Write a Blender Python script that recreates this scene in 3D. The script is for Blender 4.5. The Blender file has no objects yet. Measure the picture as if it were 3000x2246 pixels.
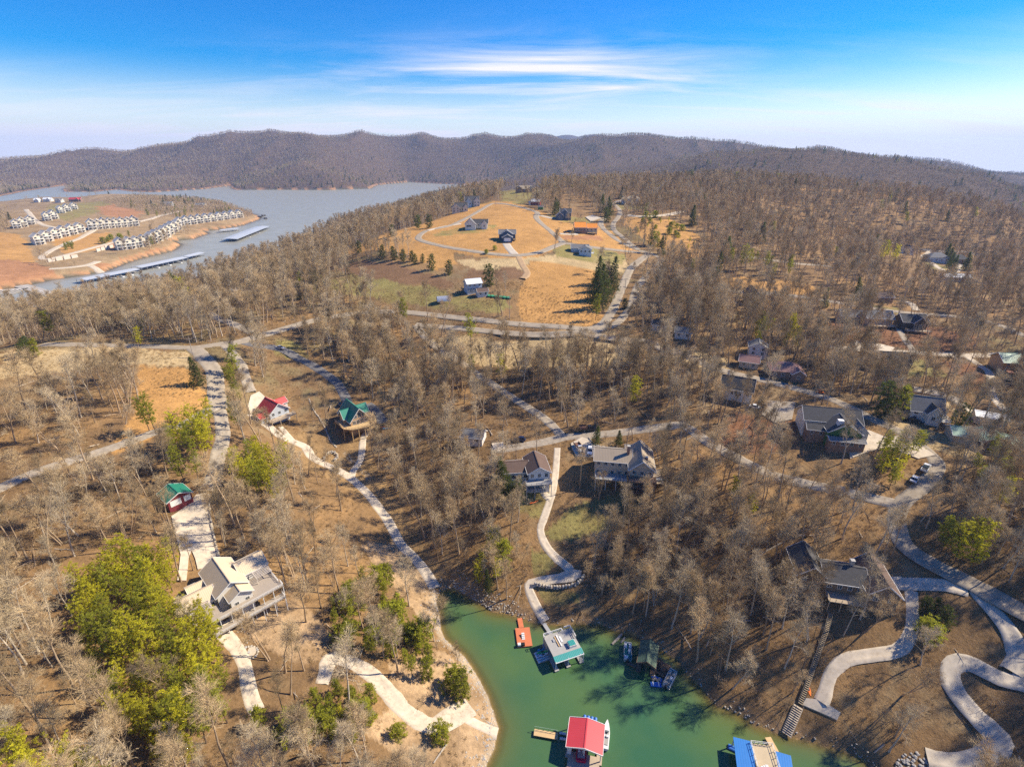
import bpy, bmesh, math, random
import numpy as np
from mathutils import Vector, Matrix

random.seed(7)
rng = np.random.default_rng(7)
scene = bpy.context.scene
COL = scene.collection

# ------------------------------------------------------------------ camera
CAM_H = 120.0
PITCH = math.radians(23.5)
FPX = 1500.0
cam_data = bpy.data.cameras.new("camera")
cam_data.sensor_width = 36.0
cam_data.lens = 36.0 * FPX / 3000.0
cam_data.clip_start = 1.0
cam_data.clip_end = 40000.0
cam = bpy.data.objects.new("camera", cam_data)
cam.location = (0, 0, CAM_H)
cam.rotation_euler = (math.pi / 2 - PITCH, 0, 0)
COL.objects.link(cam)
scene.camera = cam

# ------------------------------------------------------------------ world
SUN_EL = math.radians(41)
SUN_AZ = math.radians(74)            # clockwise from +Y (the view direction)
world = bpy.data.worlds.new("World")
scene.world = world
world.use_nodes = True
wn, wl = world.node_tree.nodes, world.node_tree.links
wn.clear()
def WN(t, **kw):
    n = wn.new(t)
    for k, v in kw.items():
        setattr(n, k, v)
    return n
def wmath(op, a, b=None, c=None):
    n = wn.new('ShaderNodeMath'); n.operation = op
    for i, v in enumerate((a, b, c)):
        if v is None: continue
        if isinstance(v, (int, float)): n.inputs[i].default_value = v
        else: wl.new(v, n.inputs[i])
    return n.outputs[0]
tc = WN('ShaderNodeTexCoord')
sep = WN('ShaderNodeSeparateXYZ'); wl.new(tc.outputs['Generated'], sep.inputs[0])
zc = wmath('MAXIMUM', sep.outputs[2], 0.015)
cmb = WN('ShaderNodeCombineXYZ')
wl.new(sep.outputs[0], cmb.inputs[0]); wl.new(sep.outputs[1], cmb.inputs[1]); wl.new(zc, cmb.inputs[2])
sky = WN('ShaderNodeTexSky', sky_type='NISHITA')
sky.sun_disc = False
sky.sun_elevation = SUN_EL
sky.sun_rotation = SUN_AZ
sky.air_density = 1.0
sky.dust_density = 0.35
sky.ozone_density = 2.2
wl.new(cmb.outputs[0], sky.inputs[0])
hsv = WN('ShaderNodeHueSaturation')
hsv.inputs['Hue'].default_value = 0.518
hsv.inputs['Saturation'].default_value = 2.0
hsv.inputs['Value'].default_value = 0.55
wl.new(sky.outputs[0], hsv.inputs['Color'])
# cirrus: noise on a high plane above the place
zp = wmath('ADD', zc, 0.10)
cu = wmath('DIVIDE', sep.outputs[0], zp)
cv = wmath('DIVIDE', sep.outputs[1], zp)
cc = WN('ShaderNodeCombineXYZ'); wl.new(cu, cc.inputs[0]); wl.new(cv, cc.inputs[1])
mp = WN('ShaderNodeMapping'); mp.inputs['Rotation'].default_value = (0, 0, math.radians(24))
mp.inputs['Scale'].default_value = (0.55, 1.7, 1)
wl.new(cc.outputs[0], mp.inputs[0])
n1 = WN('ShaderNodeTexNoise'); n1.inputs['Scale'].default_value = 1.0; n1.inputs['Detail'].default_value = 9
n1.inputs['Roughness'].default_value = 0.62; n1.inputs['Distortion'].default_value = 0.5
wl.new(mp.outputs[0], n1.inputs[0])
n2 = WN('ShaderNodeTexNoise'); n2.inputs['Scale'].default_value = 0.33; n2.inputs['Detail'].default_value = 3
wl.new(mp.outputs[0], n2.inputs[0])
wisp = wmath('MULTIPLY', wmath('SUBTRACT', n1.outputs[0], 0.46), 2.0)
wisp = wmath('MULTIPLY', wisp, wmath('MULTIPLY', wmath('SUBTRACT', n2.outputs[0], 0.34), 3.6))
# elevation band in which the cirrus lies
mr = WN('ShaderNodeMapRange', interpolation_type='SMOOTHSTEP')
mr.inputs[1].default_value = 0.02; mr.inputs[2].default_value = 0.245
mr.inputs[3].default_value = 1.0; mr.inputs[4].default_value = 0.0
wl.new(zc, mr.inputs[0])
wisp = wmath('MULTIPLY', wisp, mr.outputs[0])
mr2 = WN('ShaderNodeMapRange', interpolation_type='SMOOTHSTEP')
mr2.inputs[1].default_value = -0.02; mr2.inputs[2].default_value = 0.138
mr2.inputs[3].default_value = 1.25; mr2.inputs[4].default_value = 0.0
wl.new(zc, mr2.inputs[0])
veil = wmath('MULTIPLY', mr2.outputs[0], wmath('ADD', wmath('MULTIPLY', n1.outputs[0], 0.95), 0.42))
# one brighter bank of cirrus ahead
gu = wmath('DIVIDE', wmath('SUBTRACT', cu, 0.25), 1.0); gv = wmath('DIVIDE', wmath('SUBTRACT', cv, 4.25), 0.62)
gd = wmath('ADD', wmath('MULTIPLY', gu, gu), wmath('MULTIPLY', gv, gv))
gm = wmath('EXPONENT', wmath('MULTIPLY', gd, -1.0))
bank = wmath('MULTIPLY', gm, wmath('MULTIPLY', wmath('SUBTRACT', n1.outputs[0], 0.40), 5.0))
cl = wmath('ADD', wmath('ADD', wmath('MAXIMUM', wisp, 0.0), wmath('MAXIMUM', bank, 0.0)), veil)
cln = wn.new('ShaderNodeMath'); cln.operation = 'MINIMUM'; cln.inputs[1].default_value = 0.95; wl.new(cl, cln.inputs[0])
mix = WN('ShaderNodeMix', data_type='RGBA')
wl.new(cln.outputs[0], mix.inputs['Factor']); wl.new(hsv.outputs[0], mix.inputs['A'])
mix.inputs['B'].default_value = (3.75, 3.55, 3.8, 1)
bg = WN('ShaderNodeBackground'); bg.inputs['Strength'].default_value = 0.15
wl.new(mix.outputs['Result'], bg.inputs['Color'])
wo = WN('ShaderNodeOutputWorld'); wl.new(bg.outputs[0], wo.inputs[0])

# ------------------------------------------------------------------ sun
sd_ = bpy.data.lights.new("sun", 'SUN')
sd_.energy = 4.1
sd_.angle = math.radians(0.9)
sd_.color = (1.0, 0.89, 0.70)
sun = bpy.data.objects.new("sun", sd_)
_dir = Vector((math.sin(SUN_AZ) * math.cos(SUN_EL), math.cos(SUN_AZ) * math.cos(SUN_EL), math.sin(SUN_EL)))
sun.rotation_euler = _dir.to_track_quat('Z', 'Y').to_euler()
sun.location = (200, 100, 400)
COL.objects.link(sun)

vs = scene.view_settings
vs.view_transform = 'Standard'; vs.look = 'None'; vs.gamma = 1.0; vs.use_curve_mapping = False
vs.exposure = 1.05
scene.cycles.max_bounces = 5
scene.cycles.diffuse_bounces = 2
scene.cycles.glossy_bounces = 2
scene.cycles.transmission_bounces = 2
scene.cycles.transparent_max_bounces = 6
scene.cycles.volume_bounces = 0
scene.cycles.use_adaptive_sampling = False
scene.cycles.use_denoising = False

# ------------------------------------------------------------------ numeric helpers
CP, SP = math.cos(PITCH), math.sin(PITCH)
def ray(px, py):
    dx = (np.asarray(px, float) - 1500.0) / FPX
    dy = -(np.asarray(py, float) - 1123.0) / FPX
    return dx, CP + dy * SP, -SP + dy * CP
def plane(px, py, z=0.0):
    x, y, zz = ray(px, py)
    t = (z - CAM_H) / zz
    return np.stack([x * t, y * t], -1)
def hashn(ix, iy, s):
    v = np.sin(ix * 127.1 + iy * 311.7 + s * 74.7) * 43758.5453
    return v - np.floor(v)
def vnoise(x, y, s=0):
    ix = np.floor(x); iy = np.floor(y); fx = x - ix; fy = y - iy
    fx = fx * fx * fx * (fx * (fx * 6 - 15) + 10); fy = fy * fy * fy * (fy * (fy * 6 - 15) + 10)
    a = hashn(ix, iy, s); b = hashn(ix + 1, iy, s); c = hashn(ix, iy + 1, s); d = hashn(ix + 1, iy + 1, s)
    return a + (b - a) * fx + (c - a) * fy + (a - b - c + d) * fx * fy
def fbm(x, y, s=0, o=4):
    t = np.zeros_like(x, dtype=float); am = 0.5; f = 1.0
    for k in range(o):
        t = t + am * (vnoise(x * f, y * f, s + k * 13) - 0.5); am *= 0.5; f *= 2.03
    return t
def inside(poly, x, y):
    poly = np.asarray(poly); n = len(poly); r = np.zeros(x.shape, bool)
    x0, y0 = poly.min(0); x1, y1 = poly.max(0)
    m = (x >= x0) & (x <= x1) & (y >= y0) & (y <= y1)
    xs, ys = x[m], y[m]; rr = np.zeros(xs.shape, bool)
    j = n - 1
    for i in range(n):
        xi, yi = poly[i]; xj, yj = poly[j]
        c = ((yi > ys) != (yj > ys))
        with np.errstate(divide='ignore', invalid='ignore'):
            c &= xs < (xj - xi) * (ys - yi) / (yj - yi + 1e-12) + xi
        rr ^= c; j = i
    r[m] = rr
    return r
def segdist(line, x, y, closed=False):
    line = np.asarray(line, float)
    d = np.full(x.shape, 1e9)
    n = len(line)
    for i in range(n if closed else n - 1):
        a = line[i]; b = line[(i + 1) % n]; ab = b - a
        L = ab @ ab + 1e-9
        t = np.clip(((x - a[0]) * ab[0] + (y - a[1]) * ab[1]) / L, 0, 1)
        d = np.minimum(d, np.hypot(x - a[0] - t * ab[0], y - a[1] - t * ab[1]))
    return d
def smooth(e0, e1, v):
    t = np.clip((v - e0) / (e1 - e0), 0, 1); return t * t * (3 - 2 * t)
def rough_poly(poly, amp, seed, step):
    """resample a closed outline and give it a natural wobble"""
    poly = np.asarray(poly, float); out = []
    n = len(poly)
    for i in range(n):
        a, b = poly[i], poly[(i + 1) % n]
        k = max(1, int(np.linalg.norm(b - a) / step))
        for q in range(k):
            out.append(a + (b - a) * q / k)
    out = np.array(out)
    w = np.stack([fbm(out[:, 0] / (step * 3), out[:, 1] / (step * 3), seed), fbm(out[:, 0] / (step * 3) + 50, out[:, 1] / (step * 3), seed + 5)], -1)
    return out + w * amp * 2

# ------------------------------------------------------------------ water outlines (at z = 0)
def PL(s): return [tuple(float(v) for v in p.split(',')) for p in s.split()]
def P0(s, z=0.0):
    a = np.array(PL(s)); return plane(a[:, 0], a[:, 1], z)
COVE = P0("1395,2700 1405,2400 1412,2300 1425,2230 1445,2185 1456,2130 1442,2080 1428,2040 1403,1990 1375,1945 1345,1908 1305,1872 1292,1840 1286,1800 1280,1765 1288,1735 1310,1722 1345,1732 1390,1760 1440,1788 1500,1802 1535,1812 1590,1826 1640,1832 1700,1826 1760,1826 1800,1842 1860,1862 1920,1892 1985,1930 2005,1965 2060,2012 2100,2060 2150,2085 2210,2122 2290,2152 2380,2172 2480,2196 2545,2235 2600,2330 2660,2450 2700,2700")
COVE = rough_poly(COVE, 0.7, 3, 2.0)
LAKE = P0("-2300,1010 -900,975 -300,950 0,925 150,905 300,878 500,842 650,800 800,752 900,720 980,682 1060,642 1150,604 1250,577 1380,556 1458,540 1440,536 1370,542 1290,539 1200,534 1100,543 1085,553 950,557 800,556 690,557 680,549 672,545 600,554 520,559 450,563 380,561 345,555 280,562 192,562 185,555 205,547 190,543 120,553 60,562 0,575 -300,582 -900,590 -2300,600")
LAKE = rough_poly(LAKE, 10.0, 9, 30.0)
MARINA = P0("-2600,905 -300,884 0,850 60,838 110,828 150,818 230,806 300,795 360,772 430,752 500,735 530,716 500,707 525,703 560,700 600,686 590,678 640,672 700,662 757,644 752,632 700,612 640,596 560,584 450,578 330,577 260,583 200,588 120,583 60,590 0,598 -300,612 -2600,650")
MARINA = rough_poly(MARINA, 7.0, 11, 18.0)
ARM = P0("235,516 262,508 300,500 330,499 360,503 415,498 420,503 370,509 330,512 300,515 262,521")
def water_sd(x, y):
    """positive on land, negative in water"""
    s = np.full(x.shape, 1e9)
    near = np.hypot(x, y) < 260
    if near.any():
        d = segdist(COVE, x[near], y[near], True)
        s[near] = np.where(inside(COVE, x[near], y[near]), -d, d)
    far = np.hypot(x, y) > 240
    if far.any():
        xf, yf = x[far], y[far]
        d = segdist(LAKE, xf, yf, True); l = np.where(inside(LAKE, xf, yf), -d, d)
        d = segdist(MARINA, xf, yf, True); m = np.where(inside(MARINA, xf, yf), d, -d)
        d = segdist(ARM, xf, yf, True); a = np.where(inside(ARM, xf, yf), -d, d)
        s[far] = np.minimum(s[far], np.minimum(np.maximum(l, m), a))
    return s

# ------------------------------------------------------------------ terrain control points: pixel + height, or pixel + depth
CZ = """0,2246,25 300,2246,20 700,2246,14 1100,2246,8 1330,2246,2.5 0,1900,28 400,1900,25 700,1900,17 1000,1950,11 1200,2010,6 1310,2080,4
0,1600,30 300,1600,28 560,1650,21.5 690,1770,19 850,1750,15 1050,1750,9 1200,1760,5 530,1490,22.5 620,1400,26 645,1250,31 620,1100,35 570,1018,37
300,1300,33 100,1390,33 0,1430,33 0,1200,35 400,1100,36 0,1060,36 200,1005,37 -500,1500,34 -500,1900,34
1271,1722,0.6 1200,1620,4 1115,1496,8 1062,1431,10 1026,1400,11 942,1356,13 860,1293,17 785,1250,20 740,1210,22 1040,1255,17 1062,1300,14 1000,1500,12 850,1500,18 1050,1600,9
1200,1500,8 1300,1640,5 1350,1450,13 1300,1300,17 1200,1200,20 1100,1100,24 950,1080,28 880,1040,31 1420,1310,19 1540,1300,20 1530,1430,16 1620,1440,15 1580,1550,10.5
1680,1690,5.5 1560,1710,4.4 1600,1815,0.8 1400,1690,4 1450,1600,8 1820,1420,17 1700,1320,20 1830,1260,23 2000,1245,26 1900,1600,9 1900,1750,4.5 2100,1700,9 2100,1900,5 2000,1850,3.5 2000,1500,15 2200,1500,19
2300,1700,14 2450,1760,15 2600,1700,17 2400,2045,6 2480,1930,10 2620,1900,12 2700,1745,17 2300,2100,3 2700,2215,5 2900,2180,8 2800,1950,12 3000,1950,15 3000,1800,20 2630,1500,24 2740,1370,28 2650,1270,30
2430,1310,27 2370,1416,22 2090,1303,24 2150,1180,29 2000,1036,33 2630,1030,33 3000,1040,32 3000,1300,28 2700,1200,30 2900,1150,29 3000,1550,27 3400,1700,28 3300,2200,18 3600,1200,30
2200,880,36 2113,847,40 2543,901,36 2680,919,35 3000,983,33 2640,722,26 2850,745,23 3000,789,24 2316,770,42 2172,752,48 2000,700,55 1900,680,60 1950,640,66 2050,760,47
1700,950,36 1560,955,36 1400,940,37 1240,920,37 1100,914,38 860,955,38 700,1000,37.5 1400,967,34.8 1650,982,34.8 1850,900,38 1890,815,43 1936,757,47 1872,734,51 1827,830,43 1886,757,48
1600,870,42 1600,780,52 1520,748,56 1400,740,57 1316,725,58 1226,694,60 1253,675,62 1375,635,67 1452,596,72 1497,601,72 1570,625,70 1610,675,62 1651,710,58 1740,725,55 1480,640,69 1480,705,60 1805,680,58 1809,608,68 1850,600,70
1385,860,43 1290,885,41 1200,850,44 1050,850,42 1000,780,46 1150,760,53 1100,700,56 1150,720,57 1540,560,76 1350,578,64 1750,560,80 1900,552,82
600,880,32 700,850,33 400,950,25 200,985,29 900,805,32 500,935,29 800,825,32
0,960,12 150,932,8 300,905,5 450,880,5 600,838,8 700,803,9 800,768,11 950,720,16 1000,690,22 1080,655,26 1180,622,24 1280,598,32
100,700,13 250,650,15 100,625,19 170,592,14 350,645,14 300,705,10 440,690,7 560,640,9 680,640,6 150,760,6 30,800,5 400,600,16 500,600,14 620,612,9
1500,1200,21 1700,1100,26 1900,1050,30 1500,1050,28 1250,1010,30 1800,1180,25"""
CT = """2400,552,900 2850,610,800 2150,532,950 2300,650,600 2600,650,640 2640,578,900 3000,650,800 3300,700,800 2000,560,760 2200,600,640
0,468,3000 -500,490,2900 100,450,3100 200,437,3200 330,428,3300 450,416,3300 550,408,3300 600,392,3300 700,390,3300 900,388,3200 1050,380,3500 1200,384,3700 1350,384,3700 1500,390,3700 1600,390,3500 1750,396,3200 1900,413,2900 800,440,2900 1000,440,3000 1200,440,3300 1400,450,3350 1600,450,3000
950,470,2650 850,478,2560 720,520,2480 1100,475,2800 1250,485,3050 600,480,2700 450,500,2800 300,530,2700 60,530,2600 -300,540,2500
2059,446,1900 2271,446,1800 2452,465,1750 2678,492,1700 2859,533,1650 3000,569,1600 3400,620,1600 
2090,424,3000 2316,438,3000 2543,465,3000 2723,487,3000 2904,519,3000 3000,530,3000 3400,580,3000
"""
CV = """2000,1200,35 2300,1250,12 2600,1200,8 2900,1100,4 3200,1100,4 1800,1350,25 1500,1350,18 1650,1500,20 1400,1800,18 1550,1900,22 1700,1900,30 1850,1700,30 2300,2400,15 2700,2400,0 3000,2300,-10 2050,2450,50 2450,2300,5
600,4400,60 1000,4600,60 1400,4800,60 1800,4300,60 200,4000,40 -300,3900,40 2200,3700,20 2600,3600,-20 3000,3500,-60 3400,3500,-60 -500,6500,0 500,6500,0 1500,6500,0 2500,6500,-120 3400,6500,-300 -500,9300,-200 500,9300,-150 1500,9300,-150 2500,9300,-350 3400,9300,-600"""
def parse3(s): return np.array([[float(v) for v in p.split(',')] for p in s.split()])
cz = parse3(CZ); x_, y_, zz_ = ray(cz[:, 0], cz[:, 1]); t_ = (cz[:, 2] - CAM_H) / zz_
ctl = np.stack([x_ * t_, y_ * t_, cz[:, 2]], -1)
ct = parse3(CT); x_, y_, zz_ = ray(ct[:, 0], ct[:, 1])
ctl = np.concatenate([ctl, np.stack([x_ * ct[:, 2], y_ * ct[:, 2], CAM_H + zz_ * ct[:, 2]], -1)])
cv = parse3(CV); ctl = np.concatenate([ctl, np.stack([(cv[:, 0] - 1500) / 1500 * cv[:, 1], 1.08 * cv[:, 1], cv[:, 2]], -1)])
_az = np.radians(np.linspace(-80, 80, 9))
ctl = np.concatenate([ctl, np.stack([np.sin(_az) * 22, np.cos(_az) * 22, np.interp(_az, [-1.4, -.3, .2, 1.4], [22, 3, 3, 10])], -1)])
def uvw(x, y):
    return np.log(np.hypot(x, y) + 1e-6) * 0.85, np.arctan2(x, y)
cu_, cv_ = uvw(ctl[:, 0], ctl[:, 1])
def kern(d2): return np.sqrt(d2 + 0.03 ** 2)
_A = kern((cu_[:, None] - cu_[None]) ** 2 + (cv_[:, None] - cv_[None]) ** 2) - np.eye(len(cu_)) * 0.004
_n = len(cu_)
_M = np.zeros((_n + 3, _n + 3)); _M[:_n, :_n] = _A; _M[:_n, _n] = 1; _M[:_n, _n + 1] = cu_; _M[:_n, _n + 2] = cv_
_M[_n:, :_n] = _M[:_n, _n:].T
_w = np.linalg.solve(_M, np.concatenate([ctl[:, 2], np.zeros(3)]))
def base_h(x, y):
    u, v = uvw(x, y); out = np.empty_like(u)
    for s in range(0, len(u), 20000):
        e = slice(s, s + 20000)
        d2 = (u[e, None] - cu_[None]) ** 2 + (v[e, None] - cv_[None]) ** 2
        out[e] = kern(d2) @ _w[:_n] + _w[_n] + _w[_n + 1] * u[e] + _w[_n + 2] * v[e]
    return out
NR, NA = 560, 980
R0, R1 = 20.0, 9500.0
AZ = math.radians(80)
lr = np.linspace(math.log(R0), math.log(R1), NR)
aa = np.linspace(-AZ, AZ, NA)
GR, GA = np.meshgrid(np.exp(lr), aa, indexing='ij')
GX, GY = (GR * np.sin(GA)).ravel(), (GR * np.cos(GA)).ravel()
def full_h(x, y):
    r = np.hypot(x, y)
    h = base_h(x, y)
    sd = water_sd(x, y)
    far = smooth(1300, 2600, r)
    # folded ridges of the far hills; low swells near by
    rid = 1 - np.abs(2 * vnoise(x / 420 + 3, y / 420, 5) - 1)
    rid2 = 1 - np.abs(2 * vnoise(x / 190 + 7, y / 190, 15) - 1)
    h = h + far * (1 - smooth(4200, 6000, r)) * ((rid - 0.58) * 50 + (rid2 - 0.58) * 26)
    for px_, py_, w_ in ((1590, 393, 340), (1745, 394, 420), (1660, 395, 300), (1900, 397, 330), (1990, 408, 420), (2120, 421, 420), (2850, 505, 420), (560, 418, 260)):
        t_ = 7200.0; a_, b_, c_ = ray(px_, py_); g_ = np.exp(-(((x - a_ * t_) / (w_ * 2.4)) ** 2 + ((y - b_ * t_) / 520) ** 2))
        h = np.maximum(h, g_ * (CAM_H + c_ * t_ + 60) - 60 + (g_ < .02) * -900)
    h = h + fbm(x / 60, y / 60, 21, 3) * 1.6 * (1 - smooth(300, 420, r) * (1 - smooth(700, 900, r)) * 0.6)
    h = h + fbm(x / 9, y / 9, 31, 2) * 0.35 * (1 - smooth(250, 400, r))
    k = 5 + 0.010 * np.maximum(r - 200, 0) + 0.10 * np.maximum(r - 1050, 0)
    bank = np.where(r < 260, 0.9, 2.4)
    land = np.maximum(h, 1.2) * (1 - np.exp(-np.maximum(sd, 0) / k)) + bank * (1 - np.exp(-np.maximum(sd, 0) / (0.6 + r * 0.004)))
    wet = -np.minimum(6.0, -sd * np.where(r < 260, 0.26, 0.15))
    out = np.where(sd > 0, np.where(r < 6000, land, h), wet)
    return out, sd
GZ, GSD = full_h(GX, GY)
ZG = GZ.reshape(NR, NA)
DL, DA = lr[1] - lr[0], aa[1] - aa[0]
def zs(x, y):
    """height of the ground sheet itself"""
    x = np.asarray(x, float); y = np.asarray(y, float)
    fi = np.clip((np.log(np.hypot(x, y) + 1e-9) - lr[0]) / DL, 0, NR - 1.001)
    fj = np.clip((np.arctan2(x, y) + AZ) / DA, 0, NA - 1.001)
    i = fi.astype(int); j = fj.astype(int); a = fi - i; b = fj - j
    return (ZG[i, j] * (1 - a) * (1 - b) + ZG[i + 1, j] * a * (1 - b) + ZG[i, j + 1] * (1 - a) * b + ZG[i + 1, j + 1] * a * b)
_ts = np.exp(np.linspace(math.log(60), math.log(9000), 1500))
def hits(px, py):
    """where the line of sight through a photo point meets the ground (or the water)"""
    px = np.atleast_1d(np.asarray(px, float)); py = np.atleast_1d(np.asarray(py, float))
    x, y, z = ray(px, py); res = np.zeros((len(px), 3))
    for k in range(len(px)):
        X, Y, Z = x[k] * _ts, y[k] * _ts, CAM_H + z[k] * _ts
        g = np.maximum(zs(X, Y), 0.0)
        b = np.nonzero(Z <= g)[0]
        i = b[0] if len(b) else len(_ts) - 1
        if i > 0:
            d0 = Z[i - 1] - g[i - 1]; d1 = Z[i] - g[i]
            f = d0 / (d0 - d1 + 1e-9); t = _ts[i - 1] + (_ts[i] - _ts[i - 1]) * min(max(f, 0), 1)
        else: t = _ts[0]
        res[k] = (x[k] * t, y[k] * t, 0)
        res[k, 2] = max(float(zs(res[k, 0], res[k, 1])), 0.0)
    return res
def H1(px, py): return Vector(hits(px, py)[0])
def HP(s):
    a = np.array(PL(s)); return hits(a[:, 0], a[:, 1])

# ------------------------------------------------------------------ materials
MATS = {}
def mat(name, color, rough=0.8, var=0.12, scale=2.0, bump=0.0, bscale=20.0, metal=0.0, spec=0.3, wave=None, wavecol=0.0, island=0.0, coord='Object', emit=None, litter=0.0):
    """procedural paint / wood / metal: base colour with mottling, optional ribs (wave=(axis, period))"""
    if name in MATS: return MATS[name]
    m = bpy.data.materials.new(name); m.use_nodes = True
    nt = m.node_tree; nd = nt.nodes; lk = nt.links
    p = nd['Principled BSDF']
    p.inputs['Roughness'].default_value = rough; p.inputs['Metallic'].default_value = metal
    p.inputs['Specular IOR Level'].default_value = spec
    t = nd.new('ShaderNodeTexCoord')
    nz = nd.new('ShaderNodeTexNoise'); nz.inputs['Scale'].default_value = scale; nz.inputs['Detail'].default_value = 6; nz.inputs['Roughness'].default_value = 0.65
    lk.new(t.outputs[coord], nz.inputs['Vector'])
    mr = nd.new('ShaderNodeMapRange'); mr.inputs[1].default_value = 0.25; mr.inputs[2].default_value = 0.75
    mr.inputs[3].default_value = 1 - var; mr.inputs[4].default_value = 1 + var
    lk.new(nz.outputs[0], mr.inputs[0])
    val = mr.outputs[0]
    if island:
        oi = nd.new('ShaderNodeObjectInfo'); m2 = nd.new('ShaderNodeMapRange')
        m2.inputs[3].default_value = 1 - island; m2.inputs[4].default_value = 1 + island
        lk.new(oi.outputs['Random'], m2.inputs[0])
        mm = nd.new('ShaderNodeMath'); mm.operation = 'MULTIPLY'; lk.new(val, mm.inputs[0]); lk.new(m2.outputs[0], mm.inputs[1]); val = mm.outputs[0]
    height = None
    if wave:
        w = nd.new('ShaderNodeTexWave'); w.wave_type = 'BANDS'; w.bands_direction = wave[0]
        w.inputs['Scale'].default_value = 0.314 / wave[1]
        w.wave_profile = 'SIN' if len(wave) < 3 else wave[2]
        lk.new(t.outputs['Object'], w.inputs['Vector'])
        rp = nd.new('ShaderNodeMapRange'); rp.inputs[1].default_value = 0.0; rp.inputs[2].default_value = 0.22
        rp.inputs[3].default_value = 1 - wavecol; rp.inputs[4].default_value = 1.0
        lk.new(w.outputs[1], rp.inputs[0])
        mm = nd.new('ShaderNodeMath'); mm.operation = 'MULTIPLY'; lk.new(val, mm.inputs[0]); lk.new(rp.outputs[0], mm.inputs[1]); val = mm.outputs[0]
        height = rp.outputs[0]
    mx = nd.new('ShaderNodeMix'); mx.data_type = 'RGBA'; mx.blend_type = 'MULTIPLY'; mx.inputs['Factor'].default_value = 1.0
    mx.inputs['A'].default_value = (*color, 1); lk.new(val, mx.inputs['B'])
    colsock = mx.outputs['Result']
    if litter:                                  # drifts of dead leaves and grit on paving
        nl = nd.new('ShaderNodeTexNoise'); nl.inputs['Scale'].default_value = .9; nl.inputs['Detail'].default_value = 8; nl.inputs['Roughness'].default_value = .75
        lk.new(t.outputs[coord], nl.inputs['Vector'])
        ml = nd.new('ShaderNodeMapRange'); ml.inputs[1].default_value = .52; ml.inputs[2].default_value = .66; ml.inputs[3].default_value = 0; ml.inputs[4].default_value = litter
        lk.new(nl.outputs[0], ml.inputs[0])
        m3 = nd.new('ShaderNodeMix'); m3.data_type = 'RGBA'; m3.inputs['B'].default_value = (.24, .16, .09, 1)
        lk.new(ml.outputs[0], m3.inputs['Factor']); lk.new(colsock, m3.inputs['A']); colsock = m3.outputs['Result']
    lk.new(colsock, p.inputs['Base Color'])
    if bump or height is not None:
        b = nd.new('ShaderNodeBump'); b.inputs['Strength'].default_value = bump or 0.5; b.inputs['Distance'].default_value = 0.05
        if height is not None: lk.new(height, b.inputs['Height'])
        else:
            n3 = nd.new('ShaderNodeTexNoise'); n3.inputs['Scale'].default_value = bscale; n3.inputs['Detail'].default_value = 5
            lk.new(t.outputs[coord], n3.inputs['Vector']); lk.new(n3.outputs[0], b.inputs['Height'])
        lk.new(b.outputs[0], p.inputs['Normal'])
    if emit:
        p.inputs['Emission Color'].default_value = (*emit[0], 1); p.inputs['Emission Strength'].default_value = emit[1]
    MATS[name] = m
    return m

def ground_material():
    m = bpy.data.materials.new("ground_cover"); m.use_nodes = True
    nt = m.node_tree; nd = nt.nodes; lk = nt.links; p = nd['Principled BSDF']
    p.inputs['Roughness'].default_value = 0.95; p.inputs['Specular IOR Level'].default_value = 0.1
    at = nd.new('ShaderNodeAttribute'); at.attribute_name = 'cover'
    geo = nd.new('ShaderNodeNewGeometry')
    def noise(sc, det=6, rg=0.65):
        n = nd.new('ShaderNodeTexNoise'); n.inputs['Scale'].default_value = sc; n.inputs['Detail'].default_value = det; n.inputs['Roughness'].default_value = rg
        lk.new(geo.outputs['Position'], n.inputs['Vector']); return n.outputs[0]
    def mrange(v, a, b, c, d):
        r = nd.new('ShaderNodeMapRange'); r.inputs[1].default_value = a; r.inputs[2].default_value = b; r.inputs[3].default_value = c; r.inputs[4].default_value = d
        lk.new(v, r.inputs[0]); return r.outputs[0]
    def mul(a, b):
        q = nd.new('ShaderNodeMath'); q.operation = 'MULTIPLY'; lk.new(a, q.inputs[0]); lk.new(b, q.inputs[1]); return q.outputs[0]
    fine = noise(0.9, 8, 0.75); mid = noise(0.13, 5); big = noise(0.018, 4)
    v = mul(mul(mrange(fine, .25, .75, .62, 1.38), mrange(mid, .25, .75, .78, 1.22)), mrange(big, .3, .7, .88, 1.12))
    mx = nd.new('ShaderNodeMix'); mx.data_type = 'RGBA'; mx.blend_type = 'MULTIPLY'; mx.inputs['Factor'].default_value = 1
    lk.new(at.outputs['Color'], mx.inputs['A']); lk.new(v, mx.inputs['B'])
    # pale dry stalks and dead leaves as flecks
    fl = noise(2.6, 3, 0.8)
    fk = mrange(fl, .60, .70, 0, .5)
    m2 = nd.new('ShaderNodeMix'); m2.data_type = 'RGBA'; m2.inputs['B'].default_value = (.40, .30, .19, 1)
    lk.new(fk, m2.inputs['Factor']); lk.new(mx.outputs['Result'], m2.inputs['A'])
    lk.new(m2.outputs['Result'], p.inputs['Base Color'])
    b = nd.new('ShaderNodeBump'); b.inputs['Strength'].default_value = 0.9; b.inputs['Distance'].default_value = 0.5
    lk.new(fine, b.inputs['Height']); lk.new(b.outputs[0], p.inputs['Normal'])
    return m

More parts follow.
